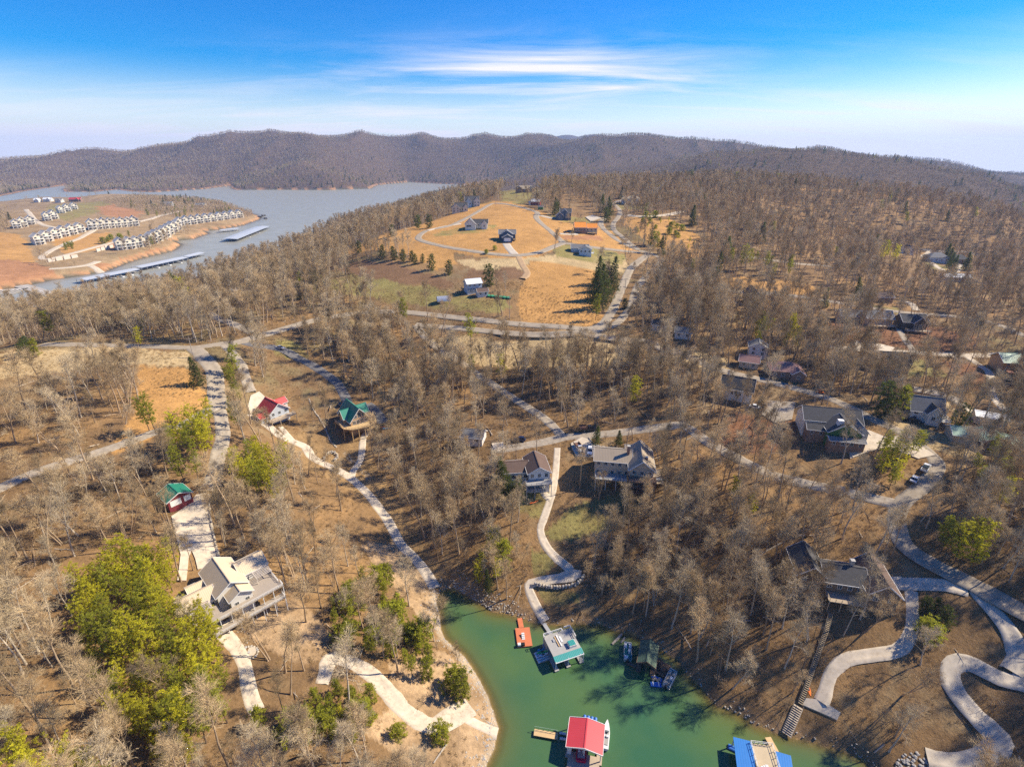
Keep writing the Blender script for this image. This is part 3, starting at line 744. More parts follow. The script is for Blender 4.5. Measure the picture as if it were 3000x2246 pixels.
pad('driveway', "2965,1970 2985,1925 3060,1925 3060,2040 2980,2010", CONCW, 'wide bend of the new concrete drive', lift=.0)
pad('driveway', "2240,1175 2330,1180 2320,1230 2270,1240 2230,1215", GRAVEL, 'grey court between two dark-roofed houses')
pad('driveway', "1715,638 1735,632 1760,640 1730,650", CONCW, 'white pad behind the dark blue house')
pad('patio', "1640,1680 1668,1668 1705,1672 1702,1690 1680,1704 1645,1706 1560,1710 1580,1702 1625,1694", CONC, 'curved stone patio above the cove')
pad('patio', "1440,1300 1475,1296 1480,1318 1450,1325", CONC, 'pale apron of the small white garage')
pad('driveway', "2500,1000 2560,1005 2620,1020 2600,1048 2510,1030", CONC, 'pale court above the navy house')

# ------------------------------------------------------------------ buildings
KEEP = []        # (x, y, radius) kept free of trees
WHITE = mat('white_siding', (.66, .62, .55), .7, .06, .8, wave=('Z', .5), wavecol=.06)
CREAM = mat('cream_siding', (.62, .56, .43), .7, .06, .8, wave=('Z', .5), wavecol=.06)
GREYW = mat('grey_siding', (.50, .53, .55), .7, .06, .8, wave=('Z', .5), wavecol=.06)
LBLUE = mat('pale_blue_siding', (.47, .55, .60), .7, .06, .8, wave=('Z', .5), wavecol=.06)
NAVY = mat('navy_siding', (.075, .115, .17), .7, .08, .8, wave=('Z', .5), wavecol=.08)
LOG = mat('tan_log_wall', (.50, .33, .18), .75, .12, .8, wave=('Z', .6), wavecol=.25)
BRICK = mat('brown_brick_wall', (.26, .17, .12), .9, .15, 1.2)
TANW = mat('tan_stucco', (.55, .43, .30), .85, .1, .8)
REDW = mat('barn_red_siding', (.20, .035, .04), .7, .1, .8)
DARKW = mat('dark_stained_siding', (.09, .075, .065), .8, .15, .8)
BLOCK = mat('concrete_block', (.46, .43, .38), .9, .12, .6)
TRIM = mat('white_trim', (.70, .68, .64), .6, .03)
GLASS = mat('window_glass', (.03, .045, .055), .08, .1, .3, spec=.8)
DECKW = mat('weathered_deck', (.44, .35, .25), .85, .16, .5, wave=('X', .3), wavecol=.2)
DECKN = mat('new_lumber', (.58, .40, .20), .8, .12, .6, wave=('X', .3), wavecol=.15)
GDECK = mat('grey_deck', (.36, .345, .32), .85, .14, .5, wave=('Y', .3), wavecol=.15)
BEIGEX = mat('beige_metal_roof_x', (.62, .49, .33), .75, .07, .3, wave=('X', .55), wavecol=.22, spec=.15)
BEIGEY = mat('beige_metal_roof_y', (.62, .49, .33), .75, .07, .3, wave=('Y', .55), wavecol=.22, spec=.15)
TANX = mat('tan_metal_roof_x', (.34, .27, .19), .5, .08, .3, wave=('X', .6), wavecol=.3, spec=.4)
TANY = mat('tan_metal_roof_y', (.34, .27, .19), .5, .08, .3, wave=('Y', .6), wavecol=.3, spec=.4)
GREENR = mat('green_metal_roof', (.020, .20, .135), .4, .10, .5, wave=('Y', .5), wavecol=.12, spec=.4)
GREENF = mat('faded_green_roof', (.20, .34, .25), .5, .15, .5, wave=('Y', .5), wavecol=.12)
GREENM = mat('mossy_green_roof', (.095, .15, .10), .6, .3, .35, wave=('X', .6), wavecol=.15)
REDR = mat('red_metal_roof', (.50, .060, .055), .45, .10, .4, wave=('Y', .5), wavecol=.12, spec=.4)
PINKR = mat('faded_red_roof', (.27, .145, .125), .8, .15, .5)
DARKR = mat('dark_shingles', (.075, .072, .072), .9, .16, .7)
GREYR = mat('grey_shingles', (.19, .185, .18), .9, .14, .7)
BROWNR = mat('brown_shingles', (.13, .085, .065), .9, .16, .7)
ORANGER = mat('orange_sheathing', (.78, .27, .035), .7, .06, .5, wave=('X', 1.2), wavecol=.15)
WHITER = mat('white_metal_roof', (.72, .73, .73), .4, .05, .3, wave=('X', .5), wavecol=.12)
BLUER = mat('blue_metal_roof', (.020, .17, .50), .4, .08, .4, wave=('X', .5), wavecol=.15, spec=.4)
STONE = mat('field_stone', (.42, .37, .30), .9, .25, 1.5, bump=.6, bscale=4)
BRICKC = mat('chimney_brick', (.33, .17, .11), .9, .2, 2)
def Z(mb): return mb
def gable_walls(w, d, h, rh, ax, z0=-4.5):
    m = MB(); m_ = .0
    x0, x1, y0, y1 = -w / 2, w / 2, -d / 2, d / 2
    if ax == 'x':
        pts = [(x0, y0), (x1, y0), (x1, y1), (x0, y1)]
        v = [(x0, y0, z0), (x1, y0, z0), (x1, y1, z0), (x0, y1, z0), (x0, y0, h), (x1, y0, h), (x1, y1, h), (x0, y1, h), (x0, 0, h + rh), (x1, 0, h + rh)]
        f = [(0, 1, 5, 4), (1, 2, 6, 9, 5), (2, 3, 7, 6), (3, 0, 4, 8, 7), (4, 5, 9, 8), (6, 7, 8, 9), (3, 2, 1, 0)]
    else:
        v = [(x0, y0, z0), (x1, y0, z0), (x1, y1, z0), (x0, y1, z0), (x0, y0, h), (x1, y0, h), (x1, y1, h), (x0, y1, h), (0, y0, h + rh), (0, y1, h + rh)]
        f = [(0, 1, 5, 8, 4), (1, 2, 6, 5), (2, 3, 7, 9, 6), (3, 0, 4, 7), (4, 8, 9, 7), (5, 6, 9, 8), (3, 2, 1, 0)]
    return m.add(v, f)
def gable_roof(w, d, h, rh, ax, ov=.5, th=.2):
    m = MB(); up = .10
    if ax == 'x':
        s = rh / (d / 2); e = h - ov * s + up; X0, X1, Y = -w / 2 - ov, w / 2 + ov, d / 2 + ov; t = h + rh + up
        m.quad((X0, -Y, e), (X1, -Y, e), (X1, 0, t), (X0, 0, t), th); m.quad((X0, 0.004, t), (X1, 0.004, t), (X1, Y, e), (X0, Y, e), th)
        m.bar((X0, 0, t + .02), (X1, 0, t + .02), .3, .08)
    else:
        s = rh / (w / 2); e = h - ov * s + up; Y0, Y1, X = -d / 2 - ov, d / 2 + ov, w / 2 + ov; t = h + rh + up
        m.quad((-X, Y0, e), (0, Y0, t), (0, Y1, t), (-X, Y1, e), th); m.quad((0.004, Y0, t), (X, Y0, e), (X, Y1, e), (0.004, Y1, t), th)
        m.bar((0, Y0, t + .02), (0, Y1, t + .02), .3, .08)
    return m
def rake_trim(w, d, h, rh, ax, ov=.5):
    m = MB(); up = .04
    if ax == 'x':
        s = rh / (d / 2); e = h - ov * s + up; t = h + rh + up; Y = d / 2 + ov
        for X in (-w / 2 - ov - .05, w / 2 + ov + .05):
            m.bar((X, -Y, e), (X, 0, t), .1, .3); m.bar((X, Y, e), (X, 0, t), .1, .3)
        for Yk in (-Y - .05, Y + .05): m.bar((-w / 2 - ov, Yk, e - .02), (w / 2 + ov, Yk, e - .02), .1, .22)
    else:
        s = rh / (w / 2); e = h - ov * s + up; t = h + rh + up; X = w / 2 + ov
        for Y in (-d / 2 - ov - .05, d / 2 + ov + .05):
            m.bar((-X, Y, e), (0, Y, t), .1, .3); m.bar((X, Y, e), (0, Y, t), .1, .3)
        for Xk in (-X - .05, X + .05): m.bar((Xk, -d / 2 - ov, e - .02), (Xk, d / 2 + ov, e - .02), .1, .22)
    return m
_WM = {}
def window_at(parent, x, y, z, face, w, h, name='window', fm=None, pm=None):
    """face f/b/l/r; x,y on the wall"""
    fm = fm or TRIM; pm = pm or GLASS
    k = (round(w, 2), round(h, 2), fm.name, pm.name)
    if k not in _WM:
        fr = MB(); t = .10
        fr.box(-w / 2 - t, w / 2 + t, -.06, .05, -h / 2 - t, -h / 2); fr.box(-w / 2 - t, w / 2 + t, -.06, .05, h / 2, h / 2 + t)
        fr.box(-w / 2 - t, -w / 2, -.06, .05, -h / 2, h / 2); fr.box(w / 2, w / 2 + t, -.06, .05, -h / 2, h / 2)
        if w > .7 and h > .7: fr.box(-.03, .03, -.05, .04, -h / 2, h / 2)
        pn = MB().box(-w / 2, w / 2, -.03, .04, -h / 2, h / 2)
        _WM[k] = (fr.data('window_frame', fm), pn.data('window_pane', pm))
    rz = {'f': 0, 'b': math.pi, 'l': -math.pi / 2, 'r': math.pi / 2}[face]
    o = put(name, _WM[k][0], parent, (x, y, z), rz)
    put('pane', _WM[k][1], o)
    return o
def block(root, c=(0, 0), s=(10, 8), h=3, rh=2, ax='x', wall=WHITE, roof=DARKR, ov=.5, win='', z=0, trim=TRIM, wz=None, ww=1.1, wh=1.3):
    """one gabled volume: wall, roof, trim, windows. win: per face count like 'f3 r2', optional storeys f3x2"""
    w, d = s
    loc = (c[0], c[1], z)
    gable_walls(w, d, h, rh, ax, -4.5 - z).build('wall', wall, root, loc)
    gable_roof(w, d, h, rh, ax, ov).build('roof', roof, root, loc)
    if trim: rake_trim(w, d, h, rh, ax, ov).build('trim', trim, root, loc)
    for q in win.split():
        fc = q[0]; st = 1; n = q[1:]
        if 'x' in n: n, st = n.split('x'); st = int(st)
        n = int(n)
        for k in range(st):
            zz = z + (wz if wz else h / st * (k + .55)) if st == 1 else z + h / st * (k + .55)
            for j in range(n):
                L = w if fc in 'fb' else d
                u = -L / 2 + L * (j + .5) / n
                if fc == 'f': window_at(root, c[0] + u, c[1] - d / 2, zz, 'f', ww, wh)
                elif fc == 'b': window_at(root, c[0] + u, c[1] + d / 2, zz, 'b', ww, wh)
                elif fc == 'l': window_at(root, c[0] - w / 2, c[1] + u, zz, 'l', ww, wh)
                else: window_at(root, c[0] + w / 2, c[1] + u, zz, 'r', ww, wh)
def hip_block(root, c, s, h, rh, wall, roof, win='', ov=.6, z=0):
    w, d = s; m = MB().box(-w / 2, w / 2, -d / 2, d / 2, -4.5 - z, h)
    m.build('wall', wall, root, (c[0], c[1], z))
    X, Y = w / 2 + ov, d / 2 + ov; k = max(0, X - Y) if w >= d else 0; ky = max(0, Y - X) if d > w else 0
    r = MB(); e = h + .02
    r.add([(-X, -Y, e), (X, -Y, e), (X, Y, e), (-X, Y, e), (-k, -ky, h + rh), (k, ky, h + rh)],
          [(0, 1, 5, 4), (1, 2, 5), (2, 3, 4, 5), (3, 0, 4), (3, 2, 1, 0)] if w >= d else [(0, 1, 4), (1, 2, 5, 4), (2, 3, 5), (3, 0, 4, 5), (3, 2, 1, 0)])
    r.build('roof', roof, root, (c[0], c[1], z))
    for q in win.split():
        n = int(q[1:])
        for j in range(n):
            L = w if q[0] in 'fb' else d; u = -L / 2 + L * (j + .5) / n
            x, y = {'f': (u, -d / 2), 'b': (u, d / 2), 'l': (-w / 2, u), 'r': (w / 2, u)}[q[0]]
            window_at(root, c[0] + x, c[1] + y, z + h * .55, q[0], 1.2, 1.2)
def deck(root, x0, x1, y0, y1, z, m=DECKW, rail='flr', posts=True, depth=7, th=.25, rm=None):
    MB().box(x0, x1, y0, y1, z - th, z).build('deck', m, root)
    rm = rm or m
    r = MB()
    def run(a, b):
        n = max(1, int(math.dist(a, b) / 1.6))
        for i in range(n + 1):
            p = (a[0] + (b[0] - a[0]) * i / n, a[1] + (b[1] - a[1]) * i / n)
            r.box(p[0] - .05, p[0] + .05, p[1] - .05, p[1] + .05, z, z + 1.0)
        for zz in (1.0, .62, .3): r.bar((a[0], a[1], z + zz), (b[0], b[1], z + zz), .08, .07)
    g = .07
    if 'f' in rail: run((x0 + g, y0 + g), (x1 - g, y0 + g))
    if 'l' in rail: run((x0 + g, y0 + g), (x0 + g, y1 - g))
    if 'r' in rail: run((x1 - g, y0 + g), (x1 - g, y1 - g))
    if 'b' in rail: run((x0 + g, y1 - g), (x1 - g, y1 - g))
    if r.v: r.build('railing', rm, root)
    if posts:
        n = max(1, int((x1 - x0) / 3.2))
        for i in range(n + 1):
            x = x0 + .2 + (x1 - x0 - .4) * i / n
            MB().box(x - .1, x + .1, y0 + .1, y0 + .3, z - depth, z - th).build('post', rm, root)
def chimney(root, x, y, z0, z1, s=.9, m=BRICKC):
    o = MB().box(x - s / 2, x + s / 2, y - s / 2, y + s / 2, z0, z1).build('chimney', m, root)
    MB().box(x - s / 2 - .08, x + s / 2 + .08, y - s / 2 - .08, y + s / 2 + .08, z1, z1 + .15).build('chimney_cap', BLOCK, o)
def door(root, x, y, z, face, w=1.0, h=2.1, m=None):
    return window_at(root, x, y, z + h / 2, face, w, h, 'door', TRIM, m or mat('panel_door', (.45, .42, .38), .6))
GDOOR = mat('white_garage_door', (.80, .79, .76), .6, .04, .5, wave=('Z', .55), wavecol=.2)
def place(name, label, px, py, rot, cat='house', sc=1.0, keep=9, group=None, dz=0.15):
    p = H1(px, py)
    # floor at the highest ground under the footprint's middle part
    zz = max(float(zs(p.x + a, p.y + b)) for a in (-2, 0, 2) for b in (-2, 0, 2))
    e = empty(name, (p.x, p.y, zz + dz), math.radians(rot)); e.scale = (sc, sc, sc)
    KEEP.append((p.x, p.y, keep))
    rr_ = math.hypot(p.x, p.y); f_ = 1 - (keep + 2) / rr_; KEEP.append((p.x * f_, p.y * f_, keep * (.4 if name == 'lake_house' and 'dark brown' in label else .4)))
    return tag(e, label, cat, group)
# --- the beige-roofed house above the cove
r = place('lake_house', 'large white house with beige ribbed metal roofs and two decks, lower left', 672, 1742, 46, sc=.74, keep=12)
block(r, (0, 1), (9, 15), 6.2, 3.0, 'y', WHITE, BEIGEY, .7, 'l3 f2')
block(r, (8.6, 2), (8, 8), 5.6, 2.4, 'x', WHITE, BEIGEX, .6, 'f3 r2 b2')
block(r, (-8.6, -1.2), (8, 7), 5.0, 2.2, 'x', WHITE, BEIGEX, .6, 'f3 l2')
block(r, (-6.5, 4.8), (7, 5), 4.2, 1.6, 'x', WHITE, BEIGEX, .5, 'l1')
block(r, (1.2, -8.3), (6.6, 4.6), 5.4, 2.0, 'y', WHITE, BEIGEY, .6, 'f2 r1')
deck(r, -13.2, 13.4, -13.2, -10.6, 2.6, mat('white_deck_boards', (.36, .30, .235), .8, .12), 'flr', True, 9, rm=TRIM)
deck(r, -12.8, -4.9, -10.58, -4.9, 2.596, mat('white_deck_boards', (.36, .30, .235), .8, .12), 'l', False, rm=TRIM)
deck(r, 4.7, 13.0, -10.58, -2.2, 2.592, mat('white_deck_boards', (.36, .30, .235), .8, .12), 'r', False, rm=TRIM)
deck(r, -12.6, 12.8, -15.0, -12.2, -.9, mat('white_deck_boards', (.36, .30, .235), .8, .12), 'flr', True, 6, rm=TRIM)
for x0, x1, y0, y1 in ((-12.2, -6.6, -9.2, -5.0), (7.4, 12.8, -6.6, -2.4)):
    pg = MB()
    for i in range(7):
        y = y0 + (y1 - y0) * i / 6; pg.box(x0, x1, y - .07, y + .07, 5.2, 5.4)
    for x in (x0 + .3, x1 - .3): pg.box(x - .08, x + .08, y0 - .2, y1 + .2, 5.0, 5.2)
    for x in (x0 + .3, x1 - .3): pg.box(x - .1, x + .1, y0, y0 + .2, 2.6, 5.0)
    pg.build('pergola', mat('pergola_wood', (.60, .52, .43), .8, .1), r)
# --- green-roofed garage
r = place('garage', 'red garage with green metal roof and two white doors beside the concrete apron', 520, 1470, 52, 'garage', sc=.78, keep=6)
block(r, (0, 0), (8.4, 8.6), 2.9, 2.0, 'y', REDW, GREENR, .6, '', trim=TRIM)
window_at(r, -1.6, -4.3, 1.25, 'f', 3.6, 2.3, 'garage_door', TRIM, GDOOR); window_at(r, 2.5, -4.3, 1.2, 'f', 2.2, 2.2, 'garage_door', TRIM, GDOOR)
# --- red-roofed house
r = place('house', 'grey gabled house with a red metal roof at the top of the concrete path', 806, 1222, 52, sc=.9, keep=9)
block(r, (0, 0), (9, 10.5), 4.4, 3.6, 'y', GREYW, REDR, .6, 'f3x2 r2')
block(r, (-6.4, -1), (4, 7), 2.9, 1.0, 'x', GREYW, REDR, .4, 'f1 l2')
block(r, (5.4, 3.4), (4.4, 4.4), 4.4, 1.8, 'x', WHITE, REDR, .4, 'f1 r1')
deck(r, -6, 6, -9, -5.3, 1.6, DECKW, 'flr', True, 6)
# --- green-roofed chalet
r = place('chalet', 'tan chalet with steep green metal roofs and a raised wooden deck', 1042, 1243, 40, sc=.92, keep=10)
block(r, (0, .5), (8.6, 12.5), 4.6, 5.0, 'y', LOG, GREENR, .7, '', trim=TRIM)
block(r, (-3.4, .5), (4.6, 5), 5.0, 3.0, 'x', LOG, GREENR, .5, 'l1', trim=TRIM)
block(r, (3.8, 1.2), (4.4, 5), 5.0, 3.0, 'x', LOG, GREENR, .5, 'r1', trim=TRIM)
for x, z, w_, h_ in ((-2.7, 3.3, 1.2, 1.7), (-.95, 3.3, 1.3, 1.9), (.95, 3.3, 1.3, 1.9), (2.7, 3.3, 1.2, 1.7), (-1.9, 6.0, 1.2, 1.5), (0, 6.4, 1.3, 2.2), (1.9, 6.0, 1.2, 1.5)):
    window_at(r, x, -5.75, z, 'f', w_, h_)
dk = MB().poly([(-8, 3.5), (-8, -6), (-5.5, -9.2), (0, -10.6), (5.5, -9.2), (7.6, -6), (7.6, 3.5)], 1.9, 2.2).build('deck', DECKN, r)
rl = MB(); ring = [(-7.9, 3.4), (-7.9, -6), (-5.4, -9.1), (0, -10.5), (5.4, -9.1), (7.5, -6), (7.5, 3.4)]
for a, b in zip(ring[:-1], ring[1:]):
    for zz in (3.2, 2.85, 2.5): rl.bar((*a, zz), (*b, zz), .09, .08)
    n_ = int(math.dist(a, b) / 1.2)
    for i in range(n_): rl.box(a[0] + (b[0] - a[0]) * i / n_ - .05, a[0] + (b[0] - a[0]) * i / n_ + .05, a[1] + (b[1] - a[1]) * i / n_ - .05, a[1] + (b[1] - a[1]) * i / n_ + .05, 2.2, 3.2)
rl.build('railing', DECKN, r)
for p_ in ring + [(-2.7, -9.9), (2.7, -9.9)]: MB().box(p_[0] - .12, p_[0] + .12, p_[1] + .05, p_[1] + .29, -6, 1.9).build('post', DECKN, r)
deck(r, 1.5, 7.4, -9.0, -5.9, -.6, DECKN, 'fr', True, 4)
# --- small white garage
r = place('garage', 'small white garage with dark grey roof in the woods left of the navy car', 1388, 1292, -12, 'garage', keep=6)
block(r, (0, 0), (8.5, 6.4), 2.9, 1.9, 'x', WHITE, GREYR, .4, 'f2')
window_at(r, 4.25, 0, 1.2, 'r', 3.2, 2.2, 'garage_door', TRIM, GDOOR)
# --- white lake house, brown roof
r = place('lake_house', 'white two-storey lake house with brown roof beside the dark cone evergreen', 1548, 1402, 8, sc=.9, keep=9)
block(r, (3, -1), (8, 11), 6.2, 2.4, 'y', WHITE, BROWNR, .6, 'f3x2 r3x2', wh=1.5)
block(r, (-5, 1), (9, 8), 5.0, 2.0, 'x', WHITE, BROWNR, .6, 'f4', ww=1.5)
deck(r, -2.5, 7.2, -10.0, -6.6, 3.1, GDECK, 'flr', True, 6, rm=mat('grey_rail', (.48, .46, .43), .8))
deck(r, -2.2, 5.0, -9.6, -6.62, .05, GDECK, 'flr', False, rm=mat('grey_rail', (.48, .46, .43), .8))
# --- the big tan-roofed house
r = place('lake_house', 'large house with tan ribbed metal roofs and stacked decks right of the parking court', 1832, 1388, -9, sc=.88, keep=12)
block(r, (-5.5, 1.2), (13.5, 10), 7.0, 2.6, 'x', TANW, TANX, .7, 'f5x2 l2x2')
block(r, (5.2, -1), (8.6, 15), 7.2, 3.6, 'y', TANW, TANY, .8, 'f3x2 r4x2')
block(r, (3.0, 8.2), (6, 3.6), 6.6, 1.4, 'x', TANW, TANX, .5, '')
chimney(r, .2, -.5, 6, 12.2, 1.0, BRICKC); chimney(r, 6.8, -5, 8, 10.6, .9, BRICKC)
deck(r, .2, 10.4, -12.4, -8.6, 4.0, mat('brown_deck', (.24, .15, .10), .85, .15), 'flr', True, 11)
deck(r, .4, 10.2, -12.0, -8.62, .9, mat('brown_deck', (.24, .15, .10), .85, .15), 'flr', False)
deck(r, -12, .1, -8.4, -3.9, 1.2, GDECK, 'fl', True, 6, rm=TRIM)
for z_ in (-1.6,): deck(r, .6, 10.0, -11.6, -8.64, z_, mat('brown_deck', (.24, .15, .10), .85, .15), 'flr', False)
MB().poly([(10.2, -7), (14, -7), (14, 3), (10.2, 3)], .2, .5).build('side_deck', DECKW, r)
MB().box(11, 13.4, -5.5, -4.2, .5, 1.3).build('hot_tub', mat('tub_shell', (.6, .62, .64), .4), r)
DARKW2 = mat('brown_stained_siding', (.19, .135, .09), .85, .15, .8)
# --- dark-roofed house, lower right
r = place('lake_house', 'dark brown house with three dark gabled roofs at the top of the long stair', 2452, 1712, -13, sc=.86, keep=9)
block(r, (-9, 2), (7.6, 11), 4.4, 3.2, 'y', DARKW2, DARKR, .7, 'f2 l3')
block(r, (0, 0), (11, 9), 4.2, 2.6, 'x', DARKW2, DARKR, .7, 'f4')
block(r, (9, -1), (8, 13), 4.8, 3.4, 'y', DARKW2, BROWNR, .7, 'f2 r4')
chimney(r, 2.4, .8, 5, 8.6, 1.1, STONE)
deck(r, -5, 5, -8.8, -4.6, .2, DECKW, 'flr', True, 6)
# --- big grey-roofed house
r = place('house', 'very large house with charcoal shingle roofs and a green front gable', 2425, 1268, -13, sc=.84, keep=14)
block(r, (0, 3), (22, 11), 6.2, 3.8, 'x', WHITE, DARKR, .6, 'f5 r3x2')
block(r, (2.4, -5.5), (12, 9), 5.2, 4.0, 'y', mat('green_gable', (.06, .16, .05), .7, .1), DARKR, .7, '')
block(r, (9.3, -4.3), (5, 7), 4.8, 2.8, 'y', GREYW, GREYR, .5, 'r2 f1')
block(r, (-7, -4.2), (7, 5), 3.8, 1.6, 'x', BRICK, DARKR, .5, 'f2')
block(r, (2.8, -11.4), (13, 3.6), 2.8, .8, 'x', BRICK, GREYR, .4, 'f4')
MB().box(-.6, 1.6, -8.6, -6.6, 7, 9.6).build('dormer', TRIM, r)
# --- house with white gable end
r = place('house', 'dark-roofed house with a tall white gable end beside a parked white sedan', 2155, 1160, -27, sc=.85, keep=9)
block(r, (0, 0), (14, 10), 5.2, 4.4, 'x', WHITE, DARKR, .6, 'r2x2 f4')
chimney(r, -5, 2, 5, 11.4, .9, TRIM)
# --- the houses among the right-hand trees
r = place('house', 'small house with a faded red roof, left of the wider pinkish one', 2192, 1072, -25, keep=6); block(r, (0, 0), (8, 6.5), 3, 2, 'x', TANW, PINKR, .5, 'f2 r1')
r = place('house', 'wide house with a pinkish hipped roof among bare trees', 2296, 1098, -15, keep=8); hip_block(r, (0, 0), (13, 10), 3.2, 3.0, BRICK, PINKR, 'f4 r2'); block(r, (4, -5.2), (5, 4), 3.2, 1.8, 'y', BRICK, PINKR, .4, 'f1')
r = place('house', 'small white house behind the pinkish-roofed one', 2216, 1040, -20, keep=6); block(r, (0, 0), (8, 7), 4, 2.2, 'y', WHITE, GREYR, .4, 'f2x2 r2')
r = place('house', 'navy house with dark cross gables below the pale upper-right lane', 2602, 1080, -10, keep=8); block(r, (0, 0), (12, 8), 4.4, 3.4, 'x', NAVY, DARKR, .5, 'f3'); block(r, (-1.5, -4.4), (6, 5), 4.4, 3.2, 'y', NAVY, GREYR, .5, 'f2')
r = place('house', 'light grey house with steep grey roof left of the round evergreen', 2695, 1222, -18, keep=7); block(r, (0, 0), (10, 8), 4.2, 4.2, 'x', WHITE, GREYR, .5, 'f3x2 l2x2 r2'); block(r, (1.5, -4), (4, 4), 4.2, 2.6, 'y', WHITE, DARKR, .4, 'f1'); deck(r, 5.1, 8.2, -4, 3, .6, TRIM, 'fr', False)
r = place('house', 'low building with faded green roof, left of three beside the evergreen', 2825, 1290, -20, keep=6); block(r, (0, 0), (10, 7), 3, 1.8, 'x', TANW, GREENF, .5, 'f2')
r = place('house', 'low building with faded green roof, middle of three', 2900, 1305, -24, keep=6); block(r, (0, 0), (9, 9), 3, 2.2, 'y', BRICK, GREENF, .5, 'f2')
r = place('house', 'low building with faded green roof at the right edge', 2975, 1318, -24, keep=6); block(r, (0, 0), (10, 8), 3, 1.8, 'x', BRICK, GREENF, .5, 'f2')
r = place('shed', 'open boat shed with white and blue roof near the right edge', 2893, 1240, -30, 'shed', keep=5); block(r, (0, 0), (9, 6), 3, .9, 'x', WHITE, WHITER, .4, ''); MB().box(-3, 0, -4.4, -3.2, 0, 1.2).build('blue_tarp', mat('blue_tarp', (.06, .2, .6), .6), r)
r = place('house', 'log house with green roof and red-brown deck at the far right', 2955, 1082, -10, keep=8); block(r, (0, 0), (12, 9), 4.6, 2.8, 'x', LOG, GREENF, .6, 'f3x2'); block(r, (3, -4), (6, 6), 4.6, 2.4, 'y', LOG, GREENF, .5, 'f2'); deck(r, -6, 6, -10, -7.1, 1.4, mat('red_deck', (.32, .14, .08), .8), 'flr', True, 5)
r = place('house', 'tall dark house with glazed gable standing alone in the right-hand woods', 2197, 888, -10, keep=7); block(r, (0, 0), (8, 9), 6, 4, 'y', DARKW, DARKR, .6, 'f3x2', wh=2.0)
r = place('house', 'grey-roofed cabin, left of three in a row on the right slope', 2485, 938, -8, keep=7); block(r, (0, 0), (11, 8), 3.4, 2.6, 'x', TANW, GREYR, .6, 'f3')
r = place('house', 'grey-roofed cabin with long deck, middle of three on the right slope', 2562, 948, -8, keep=8); block(r, (0, 0), (13, 9), 4.2, 3.2, 'x', TANW, GREYR, .6, 'f4'); deck(r, -7, 7, -8.6, -4.7, .8, DECKW, 'flr', True, 5)
r = place('house', 'dark cabin with glazed front, right of three on the right slope', 2662, 960, -8, keep=8); block(r, (0, 0), (12, 9), 4.4, 3.0, 'x', DARKW, DARKR, .6, ''); block(r, (1, -4.4), (6, 5), 4.6, 3.0, 'y', DARKW, DARKR, .5, 'f3', wh=2.2); deck(r, -6, 6, -10, -7.1, .8, DECKW, 'flr', True, 5)
r = place('house', 'long low house with brown roof behind the three cabins', 2562, 880, -5, keep=8); block(r, (0, 0), (17, 8), 3, 2, 'x', BRICK, BROWNR, .6, 'f4')
r = place('house', 'white house with twin gables in the far right valley', 2645, 742, -5, keep=10); block(r, (-3.5, 0), (7, 9), 5, 3.4, 'y', WHITE, DARKR, .5, 'f2x2'); block(r, (4, 0), (7, 9), 5, 3.0, 'y', WHITE, DARKR, .5, 'f2x2')
r = place('house', 'blue-grey house beside the pale far-valley drive', 2738, 768, -8, keep=10); hip_block(r, (0, 0), (17, 11), 5, 4, GREYW, GREYR, 'f4')
r = place('house', 'dark-roofed house between far-valley conifers', 2800, 772, -8, keep=9); hip_block(r, (0, 0), (16, 11), 4.5, 4, BRICK, DARKR, 'f3')
r = place('house', 'low white-roofed house at the front of the far valley', 2795, 822, -12, keep=8); block(r, (0, 0), (18, 8), 3.2, 1.8, 'x', WHITE, WHITER, .5, 'f3')
r = place('shed', 'small dark-roofed shed among trees right of the road bend', 1932, 966, -30, 'shed', keep=5); block(r, (0, 0), (7, 5), 3, 1.8, 'x', GREYW, DARKR, .4, 'f1')
r = place('house', 'small pale house half hidden behind trees right of the road bend', 2000, 988, -20, keep=6); block(r, (0, 0), (8, 6), 3.2, 2, 'x', WHITE, GREYR, .4, 'f2 r1')
# --- hilltop
r = place('house', 'white house with charcoal roof, nearer of the pair at the top left of the loop', 1345, 622, 8, sc=1.25, keep=11); block(r, (2, 1), (11, 8), 4.4, 3.2, 'x', CREAM, DARKR, .5, 'f4'); block(r, (-3, -4), (6.5, 7), 4.2, 2.8, 'y', CREAM, DARKR, .5, 'f2x2'); block(r, (5.5, -3), (4, 4), 4, 2.2, 'y', CREAM, DARKR, .4, 'f1')
r = place('house', 'white house with charcoal roof, farther of the pair at the top left of the loop', 1380, 606, 6, sc=1.3, keep=11); block(r, (1, 1), (12, 9), 5.2, 3.6, 'x', WHITE, DARKR, .5, 'f4 r2'); block(r, (5, -3.5), (5.5, 6), 5, 2.8, 'y', WHITE, DARKR, .5, 'f2x2'); block(r, (-2, -4), (5, 5), 5, 2.6, 'y', LBLUE, GREYR, .5, 'f2')
r = place('house', 'white ranch house with charcoal cross-gabled roof inside the loop road', 1392, 668, 2, sc=1.1, keep=11); block(r, (3, 2), (14, 8), 3.6, 2.6, 'x', WHITE, DARKR, .5, 'f3'); block(r, (-3.5, -2.5), (8, 10), 3.6, 3.6, 'y', WHITE, GREYR, .5, '', trim=TRIM); window_at(r, -4.6, -7.5, 2.0, 'f', 3.6, 1.2, 'window'); block(r, (7.2, -3), (4, 5), 3.4, 2.0, 'y', WHITE, DARKR, .4, 'f1')
